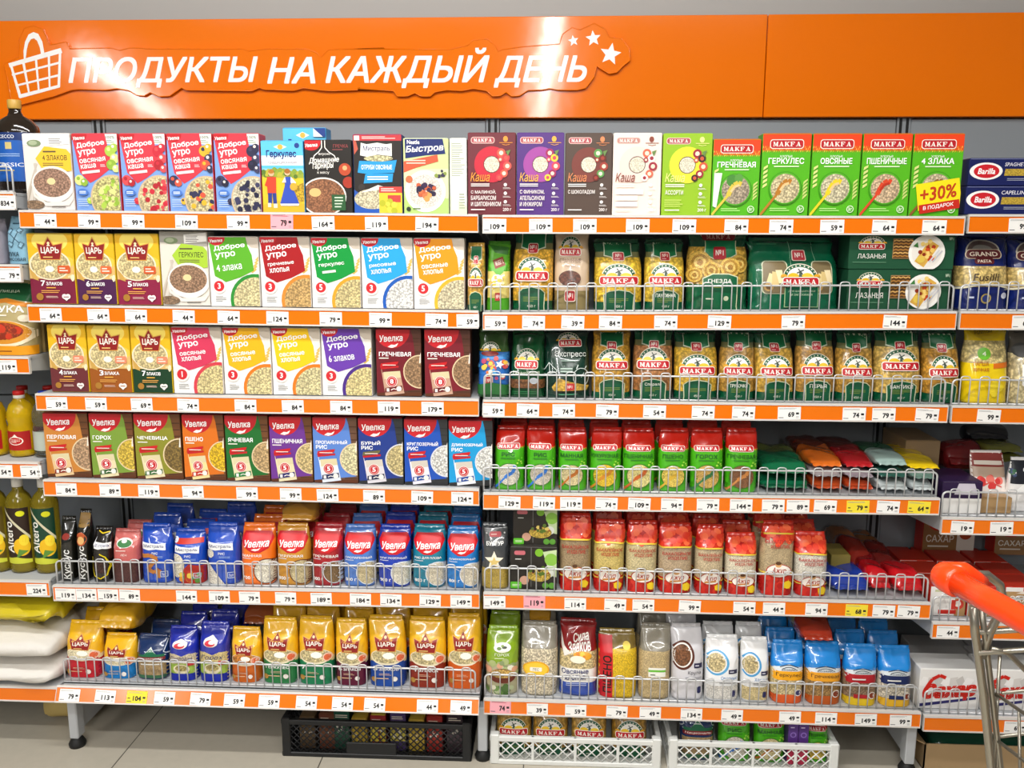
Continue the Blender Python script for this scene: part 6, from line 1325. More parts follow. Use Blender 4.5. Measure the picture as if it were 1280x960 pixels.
# ------------------------------------------------------------------ shelving
HR = .0385
def zf(k, x):
    a = SHELVES[k]; return a[1]+(a[3]-a[1])*(x-a[0])/(a[2]-a[0])
for b, x0, x1 in (('W', -2.5, -1.25), ('L', -1.25, 0), ('R', 0, 1.25), ('T', 1.25, 2.5)):
    r = link('shelving_frame', None, loc=(x0, YB, 0), label=f'grey steel shelving frame with back panels of the {BAY[b]}', cat='shelving')
    for z0, z1 in ((.06, .52), (.524, 1.0), (1.004, 1.45), (1.454, 1.885)):
        mb = MB(); mb.box(.022, 1.228, 0, .012, z0, z1, bev=.002); mb.build('back_panel', METALD, r)
    for xx in ([0] if b != 'T' else [0, 1.25]):
        mb = MB(); mb.box(xx-.02, xx+.02, -.002, .05, 0, 1.89)
        mb.box(xx-.014, xx-.006, -.0035, -.0015, .05, 1.888, m=1); mb.box(xx+.006, xx+.014, -.0035, -.0015, .05, 1.888, m=1)
        mb.build('upright', [METALD, DARK], r)
    if b in 'LRT':
        xx = {'L': .012, 'R': 0, 'T': -.012}[b]
        mb = MB(); mb.box(xx-.014, xx+.014, -.445, -.405, .03, .17, bev=.003); mb.box(xx-.004, xx+.004, -.41, 0, .04, .14, bev=.001); lg = mb.build('base_leg', METAL, r)
        mb = MB(); mb.lathe([(.004, .006), (.023, 0), (.025, .01), (.018, .024), (.01, .034)], xx, -.428, 16); mb.build('levelling_foot', DARK, lg, label='black round levelling foot')
FENCE = {'L5': (-1.243, -.012), 'L6': (-1.243, -.02), 'R2': (.008, 1.243), 'R3': (.008, 1.243), 'R4': (.006, 1.243), 'R5': (.008, 1.243), 'R6': (.008, 1.243), 'T2': (1.262, 2.48), 'T3': (1.262, 2.48), 'T4': (1.262, 2.48), 'T5': (1.262, 2.48), 'T6': (1.262, 2.48), 'W1': (-2.48, -1.268)}
def rail_frame(k):
    """top front edge of the price strip and the way down its face"""
    return (-.036, math.radians(24)) if k == 'L6' else (-.012, 0.)
for k in SHELVES:
    x0, z0, x1, z1 = SHELVES[k]; sl = (z1-z0)/(x1-x0); mb = MB()
    a, b = x0+.003, x1-.003
    def skew(mb):
        mb.v = [(x, y, z+sl*(x-x0)+z0) for x, y, z in mb.v]; return mb
    w_ = 'with wire guard and orange price strip' if k in FENCE else 'with orange price strip'
    mb.box(a, b, -.006, .44, -.004, .004); mb.box(a, b, -.006, .0, -.036, 0); mb.box(a, b, .43, .44, -.03, 0)
    root = skew(mb).build('shelf', METAL, None, f'grey metal {ORDER[k[1]]} shelf {w_}, {BAY[k[0]]}', 'shelf', f'shelves of the {BAY[k[0]]}')
    zd = -.09 if k[1] != '6' else -.036
    for xx in (a+.001, b-.004):
        mb = MB(); mb.add([(xx, 0, -.036), (xx, .43, zd), (xx, .43, .004), (xx, 0, .004), (xx+.003, 0, -.036), (xx+.003, .43, zd), (xx+.003, .43, .004), (xx+.003, 0, .004)], [(0, 1, 2, 3), (7, 6, 5, 4), (0, 3, 7, 4), (1, 5, 6, 2), (0, 4, 5, 1), (3, 2, 6, 7)])
        skew(mb).build('bracket', METAL, root)
    yo, an = rail_frame(k)
    mb = MB(); mb.box(a, b, -.004, 0, -HR, 0, m=0)
    mb.box(a, b, -.006, .004 if not an else .03, 0, .006, m=1); mb.box(a, b, -.006, .002, -HR-.004, -HR, m=1)
    mb.box(a-.0015, a, -.006, .004, -HR-.004, .005, m=1); mb.box(b, b+.0015, -.006, .004, -HR-.004, .005, m=1)
    if an:
        mb.v = [(x, y*math.cos(an)+z*math.sin(an), z*math.cos(an)-y*math.sin(an)) for x, y, z in mb.v]
    mb.v = [(x, y+yo, z) for x, y, z in mb.v]
    skew(mb).build('price_rail', [RAIL, RAILE], root)
    if k in FENCE:
        f0, f1 = FENCE[k]; yy = .001 if k != 'L6' else -.004; H = .073; mb = MB(); n = int((f1-f0-.006)/.0246)//2*2; st = (f1-f0-.006)/n
        R = 6; 
        P = [(f0, yy, .004)]+[(f0, yy, H-.012)]+[(f0+.012*(1-math.cos(t)), yy, H-.012+.012*math.sin(t)) for t in (.4, .8, 1.2, 1.57)]+[(f1-.012*(1-math.cos(t)), yy, H-.012+.012*math.sin(t)) for t in (1.57, 1.2, .8, .4)]+[(f1, yy, H-.012), (f1, yy, .004)]
        mb.tube(P, .0027, 6); mb.tube([(f0, yy, .008), (f1, yy, .008)], .0022, 6)
        for i in range(0, n, 2):
            xa = f0+.006+st*(i+.5)-.0; xb = xa+st; yw = yy-.0035; T_ = H+.009
            mb.tube([(xa, yw, .005), (xa, yw, T_-.007), (xa+.002, yw, T_-.002), (xa+.007, yw, T_), (xb-.007, yw, T_), (xb-.002, yw, T_-.002), (xb, yw, T_-.007), (xb, yw, .005)], .0018, 5)
        skew(mb).build('wire_guard', WIRE, root)

# ------------------------------------------------------------------ packs on the shelves
NAME = dict(dobro='cereal_box', kasha='cereal_box', porridge='porridge_box', gerkules='oatmeal_box', gerkback='oatmeal_box', garnir='buckwheat_box', bran='bran_box', bystrov='porridge_box', nutri='porridge_box', mkasha='porridge_box', flakes='cereal_box', spag='spaghetti_box',
            tsar='cereal_box', uvbox='groats_box', lasagna='lasagne_box', gsalad='groats_box', groats='groats_bag', bakal='groats_bag', tsarbag='groats_bag', uvbag='groats_bag', mistral='rice_bag', rollton='noodle_bag', clearnood='noodle_bag',
            couscous='couscous_bag', swirl='lentil_pouch', salmon='flax_pouch', bulgur='bulgur_pouch', mountain='groats_bag', cobalt='groats_bag', limepea='pea_bag', clearbag='groats_bag', sila='oatmeal_bag', pshenored='millet_bag', silver='groats_bag', hozyaika='groats_bag')
CATS = {'box': 'box', 'bag': 'bag', 'pouch': 'pouch'}
BEHIND = {'mistral', 'uvbag', 'bakal', 'tsarbag', 'groats', 'hozyaika', 'cobalt', 'mountain', 'silver', 'clearbag', 'limepea', 'salmon'}
def copy_tree(o, parent=None):
    c = o.copy(); col.objects.link(c)
    if parent is not None: c.parent = parent
    for ch in [q for q in o.children]: copy_tree(ch, c)
    return c
placed = {}
for i, (k, kind, x, zb, yf, w, h, desc, art, p) in enumerate(PACKS):
    place = f'on the {ORDER[k[1]]} shelf of the {BAY[k[0]]}'
    name = NAME.get(art, 'pasta_bag'); lab = f'{desc} {place}'
    if len(lab.split()) > 16: lab = f'{desc}, {ORDER[k[1]]} shelf {"left" if k[0] in "LW" else "right"}'
    cat = name.split('_')[-1]; d = p.get('d', .055)
    kw = dict(label=lab, cat=cat, group=f'{cat}es {place}' if cat == 'box' else f'{cat}s {place}', loc=(x, yf, zb))
    S = Sheet(w, h)
    if kind == 'box':
        if art == 'gerkback':
            a_gerkules(S, p); S.pr([(.72, .9), (1, .9), (1, 1), (.72, 1)], 0, '24408a'); S.p([(.72, .9), (.94, .9), (.72, 1)], 'eef2f8'); fc = ('5ec0ea', '2c8ac8', '4ab4e6')
        else: fc = CARTON[art](S, p)
        carton(name, w, h, d, S, *fc, **kw)
    else:
        globals()['a_'+art](S, p)
        lean = .012 if kind == 'brick' else .03
        o = pouch(name, w, h, d, kind, S, bands_of(art, p), i*7+3, lean, **kw)
        rq = random.Random(i*31+5); o.rotation_euler = (0, 0, rq.uniform(-.07, .07) if kind == 'pillow' else rq.uniform(-.035, .035))
        if art in BEHIND and k[0] in 'LR' and not any(q in desc for q in ('bright blue base', 'small gold bag')):
            rd = random.Random(i)
            deep = 3 if art in ('mistral', 'uvbag', 'bakal', 'tsarbag', 'hozyaika', 'cobalt') else 2
            for r_ in range(1, deep):
                c = copy_tree(o); c.location = (x+rd.uniform(-.004, .004), yf+(d+lean+.012)*r_, zb); c.scale = (1, 1, .98 if any(q in desc for q in ('gold pearl', 'bright orange semolina', 'amber band', 'yellow band', 'white flakes')) else 1+rd.uniform(-.01, .05)); c.rotation_euler = (0, 0, rd.uniform(-.04, .04))
                c['label'] = ' '.join((('', 'second ', 'third ')[r_]+desc+f', {("", "behind the first", "behind the second")[r_]}, {ORDER[k[1]]} shelf').split()[:16])
    placed.setdefault(k, []).append((x, desc))

# ------------------------------------------------------------------ price tags
TC = {'w': ('white', 'f3f2ef'), 'p': ('pink', 'f0a9b4'), 'y': ('yellow', 'f2dc3a')}
for (kind, x, y, z, w, h, name, lab, cat, grp, p) in EXTRAS:
    for k in SHELVES:
        a = SHELVES[k]
        if a[0] <= x <= a[2] and abs(z-zf(k, x)) < .03 and y < .1:
            placed.setdefault(k, []).append((x, lab.split(' on the f')[0].split(' in the right')[0].split(' lying at the right')[0].split(' at the left frame')[0]))
used = {}
for k, num, c, x in TAGS:
    rd = random.Random(x); h = .0345 if c != 'p' else .041; w = .061
    S = Sheet(w, h); S.L = 0
    ink = '1c1c20'
    nw = .135*len(num)
    S.t(num, .72-nw, .2, .72, .6, ink, .055); S.rr(.79, .4, .92, .56, ink, .2); S.bars(.8, .1, .92, .28, 2, '8a8a8e', 2, .35)
    S.bars(.05, .8, .82, .93, 2, '9a9a9e', x, .35); S.bars(.04, .1, .26, .2, 1, '4a4a52', 2)
    if c == 'y': S.bars(.06, .32, .22, .5, 1, '6a5a2a', 4)
    if c == 'p': S.bars(.1, .8, .9, .98, 2, 'c8707c', 3, .6)
    mb = MB(); mb.box(-w/2, w/2, 0, .0007, 0, h, TC[c][1], bev=.0002)
    yo, an = rail_frame(k); t = rd.uniform(-.035, .02)
    lay(mb, S, lambda u, v, L: np.stack([(u-.5)*w, np.full_like(u, -.0001-.00003*L), v*h], 1))
    V = np.array(mb.v); V[:, 2] -= .0385
    V[:, 0], V[:, 2] = V[:, 0]*math.cos(t)-(V[:, 2]+.02)*math.sin(t), V[:, 0]*math.sin(t)+(V[:, 2]+.02)*math.cos(t)-.02
    V[:, 1] -= .0052
    if an: V = np.stack([V[:, 0], V[:, 1]*math.cos(an)+V[:, 2]*math.sin(an), V[:, 2]*math.cos(an)-V[:, 1]*math.sin(an)], 1)
    V[:, 1] += yo; mb.v = [tuple(q) for q in V]
    L = placed.get(k); near = min(L, key=lambda q: abs(q[0]-x))[1] if L else None
    lab = f'{TC[c][0]} tag reading {num} under the {near}' if near else f'{TC[c][0]} price tag reading {num} on the {ORDER[k[1]]} rail of the {BAY[k[0]]}'
    if len(lab.split()) > 16: lab = lab.split(' with ')[0]
    if len(lab.split()) > 16: lab = lab.replace(' packet', '', 1) if False else lab.replace(' in the middle', '').replace(' at the base', '').replace(' right beneath the', ' beneath').replace(' nearest the shelf seam', '')
    if len(lab.split()) > 16: lab = ' '.join(lab.split()[:14]) if lab.split()[14] in ('of', 'in', 'the', 'with') else ' '.join(lab.split()[:16])
    if lab in used:
        used[lab] += 1; lab = lab.replace(' price tag reading' if ' price tag' in lab else ' tag reading', ' right hand price tag reading', 1)
    else: used[lab] = 1
    mb.build('price_tag', TAGM, None, lab, 'price tag', f'price tags on the {ORDER[k[1]]} rail of the {BAY[k[0]]}', loc=(x, 0, zf(k, x)))

# ------------------------------------------------------------------ things lying, stacked and standing elsewhere
def lump(name, w, h, d, p, seed, **kw):
    """a filled bag lying flat, its end towards the aisle"""
    rd = random.Random(seed); K = [(rd.uniform(30, 110), rd.uniform(30, 110), rd.uniform(0, 6.3)) for _ in range(5)]
    nu, nv = 28, 16; vs = []; mb = MB()
    for j in range(nv+1):
        t = j/nv; y = d*t; e = (1-abs(2*t-1)**3.2)**.5
        for i in range(nu):
            a = 2*math.pi*i/nu; ca, sa = math.cos(a), math.sin(a)
            px = math.copysign(abs(ca)**.5, ca)*w/2*(.86+.14*e); pz = math.copysign(abs(sa)**.6, sa)*h/2*max(e, .12)
            wr = sum(math.sin(k[0]*px+k[1]*y+k[2]) for k in K)*.0016*min(1, h/.05)
            pz = pz*(1+wr*14)+ (wr if sa > 0 else 0)
            vs.append((px*(1+wr*3), y+wr, max(pz+h/2, .0005)))
    fs = []; c1, c2 = lin(p['c']), lin(p.get('c2', p['c']))
    for j in range(nv):
        for i in range(nu): fs.append((j*nu+i, j*nu+(i+1) % nu, (j+1)*nu+(i+1) % nu, (j+1)*nu+i))
    mb.add(vs, fs, p['c'], 1, True); mb.c = [c2 if f[0]//nu > nv*.4 else c1 for f in fs]
    mb.add(vs[:nu], [tuple(range(nu))[::-1]], p['c'], 1, True); mb.add(vs[-nu:], [tuple(range(nu))], p.get('c2', p['c']), 1, True)
    r = mb.build(name, SLOTS, **kw)
    sb = MB(); n = 13; V = []
    for q in range(2):
        for i in range(n): V.append(((i/(n-1)-.5)*w*.84, -.001-.012*q, h*(.5-.16*q)+.0016*math.sin(i*1.9+seed)+.001*q))
    V += [(a, b, c+.0015) for a, b, c in V]
    F = []
    for i in range(n-1): F += [(i, i+1, n+i+1, n+i), (2*n+i+1, 2*n+i, 3*n+i, 3*n+i+1), (n+i, n+i+1, 3*n+i+1, 3*n+i)]
    sb.add(V, F, p['c'], 1, True); sb.build('end_seal', SLOTS, r)
    if p.get('art') == 'tsar':
        S = Sheet(w, .1); S.p([(.3, .9), (.42, .8), (.5, .98), (.6, .8), (.74, .9), (.7, .3), (.34, .3)], '8c1c1a'); S.t('ЦАРЬ', .38, .45, .67, .72, 'f8f0e4', .03)
        tb = MB(); lay(tb, S, lambda u, v, L: np.stack([(u-.5)*w*.8, .02+v*.06, np.full_like(u, h*1.02+.0006*L)], 1)); tb.build('printed_crown', SLOTS, r)
    return r

def sugar_art(S, v):
    if v == 'sugar':
        S.r(0, 0, .12, 1, 'f2efec'); S.r(.12, .08, .95, .95, 'f0ece8'); S.r(.7, .0, 1, .8, 'b08a5c'); S.r(.25, .06, .75, .2, 'c8281c'); S.r(.4, .8, .62, .98, 'c8281c'); S.r(.12, .82, .36, .9, 'c8c8a0')
        S.t('САХАР', .3, .6, .96, .74, 'f2ece4', .02, 0, 180); S.e(.8, .4, .15, 'c8382c'); S.e(.78, .42, .09, 'f0e4da'); S.p([(.2, .35), (.4, .6), (.5, .3), (.32, .24)], 'd8d4d0'); S.r(.6, .22, .72, .55, 'c8382c')
    elif v == 'sugar2':
        S.r(0, 0, 1, .86, 'b48e60'); S.r(0, .86, 1, 1, 'f0ece8'); S.r(.5, .86, .8, 1, 'c8281c'); S.t('САХАР', .12, .5, .98, .72, 'f4eee6', .02); S.r(.22, .3, .76, .38, 'f0e8dc'); S.p([(.3, .8), (.5, .88), (.6, .78)], 'e8dccc')
    else:
        S.r(0, 0, .66, 1, '9a7046'); S.r(.66, 0, 1, 1, 'e8ddd0'); S.e(.3, .72, .2, 'c8301c', rv=.16); S.e(.28, .74, .12, 'e8dccc', rv=.07); S.t('САХАР', .06, .28, .6, .46, 'efe6d8', .02); S.r(.1, .16, .5, .2, 'e8dccc'); S.e(.82, .5, .12, 'b8481c')
def box_art(S, p):
    a = p.get('art')
    if a and a.startswith('sugar'): sugar_art(S, a)
    elif a == 'purple': S.r(0, .48, 1, 1, '2c1a40'); S.p([(.3, .6), (.9, .6), (.8, .95), (.4, .95)], 'cfc8d4'); S.r(.02, .04, .98, .44, 'eceae6')
    elif a == 'flower': S.r(0, .7, 1, 1, '8a3a34'); S.r(0, .5, 1, .72, 'b8a08c'); S.r(.1, .76, .9, .84, 'e0d4c8'); S.dots(12, .5, .4, .3, .1, ['e04a44', 'e8786c', 'd03a3a'], 3, rv=.12); S.line([(.2, .3), (.5, .4), (.8, .3)], .03, 'd84a44')
    elif a == 'blackwhite': S.r(0, .55, 1, 1, '22242c'); S.dots(12, .5, .75, .5, .07, ['3c4a6a', 'e8e8e8', '2c5a3c'], 3, rv=.15); S.p([(.1, .35), (.5, .6), (.9, .5), (.9, .4)], 'f2f2f0'); S.r(.7, .1, .8, .3, '3a3a3a')
    elif a == 'mill':
        c = '2c4a5c'; S.bars(.2, .86, .8, .92, 1, c, 1); S.line([(.2, .7), (.45, .56), (.8, .4)], .03, c); S.line([(.28, .36), (.45, .56), (.7, .78)], .03, c)
        for (u, v, r) in ((.26, .72, 60), (.68, .74, -30), (.28, .44, -30), (.72, .42, 60)): S.pr([(u-.12, v-.05), (u+.12, v-.05), (u+.12, v+.05), (u-.12, v+.05)], r, '4a6a7c'); S.pr([(u-.09, v-.032), (u+.09, v-.032), (u+.09, v+.032), (u-.09, v+.032)], r, '8cb8d0')
        S.t('МУКА', .08, .17, .62, .27, '1c2c38', .02); S.t('РИСОВАЯ', .08, .07, .86, .14, '1c2c38', .02)
    elif a == 'pizza':
        S.p([(0, 1), (1, 1), (1, .74), (.5, .8), (0, .76)], '1c5a34'); S.t('С ПИЦЦА', .2, .87, .72, .91, 'dcebd0', .02); S.p([(0, .74), (.5, .8), (1, .72), (1, .66), (.5, .74), (0, .7)], 'e08a2c')
        S.t('МУКА', .12, .6, .88, .7, 'f2f0ea', .03); S.bars(.2, .54, .7, .58, 1, 'efe6d4', 1); S.e(.42, .3, .6, 'f2e2c0', rv=.19); S.e(.42, .32, .54, 'd8902c', rv=.165); S.e(.4, .34, .45, 'b8441c', 3, rv=.12); S.dots(14, .4, .33, .4, .07, ['d8a83a', 'c8381c', '8a2a14'], 3, rv=.1)
        S.r(0, .0, 1, .13, 'e89a1c'); S.bars(.1, .04, .6, .07, 1, '8a4a14', 2); S.e(.88, .52, .12, 'e8dcc4', rv=.05)
    elif a == 'cubes':
        for i in range(7): S.pr([(.12*i, .55+.05*(i % 2)), (.12*i+.13, .58), (.12*i+.15, .82), (.12*i+.02, .8)], 25*(i % 3)-20, ('f2f0ee', 'd6d2ce', 'c8c4c0')[i % 3])
        S.p([(.02, .12), (.95, .32), (.95, .26), (.02, .04)], '2c2a6a'); S.p([(.02, .16), (.95, .36), (.95, .33), (.02, .13)], 'f4f2f0')
        S.t('Сахар', .05, .2, .95, .68, 'cc2014', .09, .35, 5); S.line([(.1, .3), (.12, .56), (.2, .76), (.32, .86), (.42, .8)], .06, 'cc2014')

for j, (kind, x, y, z, w, h, name, lab, cat, grp, p) in enumerate(EXTRAS):
    kw = dict(label=lab, cat=cat, group=grp, loc=(x, y, z)); d = p.get('d', .08); S = Sheet(w, h); box_art(S, p)
    if p.get('flip'):
        S.a = [(V, T, c, m, L) for (V, T, c, m, L) in S.a]
    if 'upright' in lab: kw['loc'] = (x, y, zf('T5', x)+.068)
    if kind == 'lying': lump(name, w-.004, h*.95, d, p, j*13+1, **kw)
    elif kind in ('carton', 'pack'): carton(name, w-.002, h, d, S, p['c'], '2c1a40' if p.get('art') == 'purple' else p['c'] if p.get('art') not in ('sugar', 'sugar2', 'sugar3') else 'c02a1e', '2c1a40' if p.get('art') == 'purple' else p['c'] if p.get('art') not in ('sugar', 'sugar2', 'sugar3') else 'b8301f', **kw)
    else: pouch(name, w-.002, h, d, 'brick' if kind == 'packet' else 'pillow', S, [(1, p['c'], 1)], j, p.get('lean', .004), **kw)
# rows of red sugar lids running back from the front boxes
for r_ in range(3):
    for x_ in (1.305, 1.415, 1.525):
        yy = .03+.1*(r_+1); S = Sheet(.1, .09); sugar_art(S, 'sugar2')
        carton('sugar_box', .1, .088 if r_ < 2 else .06, .095, S, 'b48e60', 'c02a1e', 'b8301f', label=f'red lidded sugar box {("second", "third", "fourth")[r_]} from the front in its file, {({1.305: "left", 1.415: "middle", 1.525: "right"})[x_]} file', cat='box', group='sugar boxes in files in the right edge bay', loc=(x_, yy, zf('T5', x_)+.005))

# bottles in the left edge bay
def glass(name, c, rough=.04, trans=.9): return mat(name, c, rough=rough, trans=trans, ior=1.4)
OIL = glass('yellow_oil', 'f2cc1c', .1, .55); CLR = glass('clear_plastic', 'dfe4e0', .06, .95); GRN = glass('green_gold_oil', 'b4a02c', .1, .6); DGL = mat('dark_brown_glass', '1c120a', rough=.08, coat=.6)
def bottle(prof, sx, sy, gl, loc, lab, capc, caprof, lbl, grp=None, art=None, capl=None):
    mb = MB(); mb.lathe(prof, 0, 0, 28, None, 0, sx, sy)
    r = mb.build('oil_bottle', gl, None, lab, 'bottle', grp, None, loc)
    mb = MB(); mb.lathe(caprof, 0, 0, 20, capc, 0); mb.build('cap', SLOTS, r, capl)
    z0, z1, rad, c = lbl
    S = Sheet(.075, z1-z0)
    if art: art(S)
    mb = MB(); n = 15; vs = []
    for zz in (z0, z1):
        for i in range(n):
            a = math.radians(-155+130*i/(n-1)); vs.append((rad*sx*math.cos(a), rad*sy*math.sin(a), zz))
    mb.add(vs, [(i, i+1, n+i+1, n+i) for i in range(n-1)], c, 0, True)
    def fn(u, v, L):
        a = np.radians(-155+130*u); q = rad+.0002+.0001*L; return np.stack([q*sx*np.cos(a), q*sy*np.sin(a), z0+v*(z1-z0)], 1)
    lay(mb, S, fn, .006, True); mb.build('paper_label', SLOTS, r)
    return r
def blue_label(S):
    S.p([(0, .8), (.3, .84), (.7, .84), (1, .8), (1, 1), (0, 1)], '14306a'); S.t('DE CECCO', .2, .88, .62, .95, 'e8ecf4', .01); S.r(.44, .66, .56, .8, 'c8b878'); S.bars(.3, .5, .7, .58, 2, '9ab8e0', 2, .4); S.t('CLASSICO', .1, .3, .9, .38, 'e8ecf4', .01); S.bars(.25, .2, .75, .25, 1, 'c8b878', 1)
zW = lambda k: SHELVES[k][1]+.006
bottle([(.03, 0), (.062, .002), (.064, .01), (.064, .16), (.06, .178), (.045, .195), (.022, .208), (.017, .218), (.0165, .236)], 1, .7, DGL, (-1.29, .075, zW('W1')), 'dark glass olive oil bottle with gold cap and blue label at the top left', 'c8a04a',
       [(.0165, .226), (.0175, .228), (.0175, .248), (.016, .25)], (.03, .16, .0645, '1c5ab0'), art=blue_label, capl='gold screw cap')
def red_label(S): S.p([(.3, .55), (.5, .85), (.7, .55)], 'f0e6d8'); S.e(.5, .5, .26, 'f0e6d8', rv=.22); S.e(.5, .5, .22, 'b81c1c', rv=.18); S.bars(.34, .4, .66, .6, 3, 'f0e6d8', 2, .4)
SUN = [(.02, 0), (.036, .002), (.037, .01), (.037, .08), (.034, .095), (.037, .11), (.036, .13), (.028, .152), (.013, .166), (.013, .176)]
CAP = [(.0135, .168), (.0155, .169), (.0155, .186), (.014, .188)]
def two_tone(r, c):
    mb = MB(); mb.lathe([(.0158, .178), (.0158, .187), (.0145, .19)], 0, 0, 20, c); mb.build('cap_top', SLOTS, r)
def blank(S): pass
for x_, y_, g_, cc, lab in ((-1.351, .07, OIL, 'c81c1c', 'sunflower oil bottle with a red and white cap and full red label'), (-1.437, .07, OIL, 'c81c1c', 'sunflower oil bottle cut by the left frame edge with a red label'),
                        (-1.276, .07, CLR, '1c3aa8', 'clear pale oil bottle with a blue and white cap'), (-1.39, .15, OIL, 'a81818', 'sunflower oil bottle in the second row, behind the two red labelled ones'), (-1.312, .155, OIL, 'a81818', 'sunflower oil bottle in the second row, behind the blue capped one')):
    r = bottle(SUN, 1, 1, g_, (x_, y_, zW('W4')), lab, 'f0eeea', CAP, (.02, .076, .0374, 'a81a1a' if g_ is OIL else 'b8c0b4'), 'plastic oil bottles on the left edge shelf', red_label if g_ is OIL else blank, 'white cap'); two_tone(r, cc)
def altero(c2):
    def f(S):
        S.p([(0, 1), (0, .0), (1, 0), (1, .5)], c2); S.p([(0, 1), (.1, 1), (1, .48), (1, .42)], 'cfc8a8'); S.e(.7, .3, .28, 'e8b81c', rv=.16); S.e(.78, .42, .16, 'f0d434', rv=.1); S.p([(.5, .1), (.9, .22), (.6, .26)], '5a8a34'); S.e(.72, .9, .14, 'd8d81c', rv=.05)
        V, T, asp = glyphs('Altero', .015, 0); S.parts(np.stack([.45-V[:, 1]*.32, .2+V[:, 0]*.56], 1), T, 'f2f0e8'); S.p([(0, 0), (1, 0), (1, .06), (.5, .12), (0, .08)], 'c8cc3a')
    return f
ALT = [(.03, 0), (.037, .002), (.038, .012), (.038, .2), (.037, .215), (.03, .232), (.016, .248), (.0135, .262), (.0135, .27)]
ACAP = [(.014, .258), (.0155, .259), (.0155, .282), (.014, .285)]
for x_, y_, c_, lab in ((-1.381, .07, '2c1c14', 'tall golden oil bottle with a dark brown slanted label'), (-1.303, .07, '14402c', 'tall golden oil bottle with a dark green slanted label'), (-1.459, .07, '5a4a14', 'tall golden oil bottle cut by the left frame edge')):
    bottle(ALT, 1, .9, GRN, (x_, y_, zW('W5')), lab, 'e4e2dc', ACAP, (.03, .2, .0384, c_), 'golden oil bottles on the lower left edge shelf', altero(c_), 'white cap')

# sacks on the bottom left shelf
SACK = bump(mat('white_woven_sack', 'ddd9d2', rough=.7), 60, .5, .004, 3); YS = bump(mat('yellow_printed_sack', 'c8b41a', rough=.35, coat=.3), 30, .5, .006, 3); SEMI = bump(mat('beige_bagged_flour', 'b8a060', rough=.4, coat=.3), 30, .5, .006, 3)
def sack(name, x0, x1, y0, y1, z0, z1, m, lab, grp=None, seed=0):
    rd = random.Random(seed); K = [(rd.uniform(8, 30), rd.uniform(8, 30), rd.uniform(0, 6)) for _ in range(6)]; mb = MB(); nu, nv = 40, 22; vs = []
    cx, w, h = (x0+x1)/2, x1-x0, z1-z0
    for j in range(nv+1):
        t = j/nv; e = (1-abs(2*t-1)**4)**.5
        for i in range(nu):
            a = 2*math.pi*i/nu; ca, sa = math.cos(a), math.sin(a); X = math.copysign(abs(ca)**.28, ca)*w/2*(.94+.06*e); Zz = math.copysign(abs(sa)**.5, sa)*h/2*max(e, .4)
            wr = sum(math.sin(k[0]*X*2+k[1]*t+k[2]) for k in K)*.0035*(1-.6*(sa < -.5)); vs.append((X, y0+(y1-y0)*t+wr*1.5, max(Zz+h/2+wr, .0008)))
    fs = [(j*nu+i, j*nu+(i+1) % nu, (j+1)*nu+(i+1) % nu, (j+1)*nu+i) for j in range(nv) for i in range(nu)]+[tuple(range(nu))[::-1], tuple(nv*nu+i for i in range(nu))]
    mb.add(vs, fs, None, 0, True)
    return mb.build(name, m, None, lab, 'sack', grp, None, (cx, 0, z0))
b0 = SHELVES['W6'][1]+.005
sack('sugar_sack', -1.9, -1.262, -.03, .42, b0, b0+.07, SACK, 'lower white woven sack at the bottom of the left edge stack', 'white sacks at the left edge', 1)
sack('sugar_sack', -1.9, -1.258, -.035, .42, b0+.079, b0+.165, SACK, 'upper white woven sack under the yellow bag at the left edge', 'white sacks at the left edge', 2)
ys = sack('flour_sack', -1.9, -1.262, .0, .42, b0+.177, b0+.26, YS, 'yellow printed flour sack on top of the white sacks', None, 3)
S = Sheet(.5, .1); S.t('ПШЕНИЧНАЯ', .2, .2, .9, .7, '3a3a14', .02)
mb = MB(); lay(mb, S, lambda u, v, L: np.stack([-.1+u*.4, .06+v*.09, np.full_like(u, .0935)], 1)); mb.build('printed_word', SLOTS, ys)
sack('flour_bag', -1.40, -1.275, .12, .38, 0, .13, SEMI, 'beige bag of flour in clear film under the left edge shelf', None, 5)

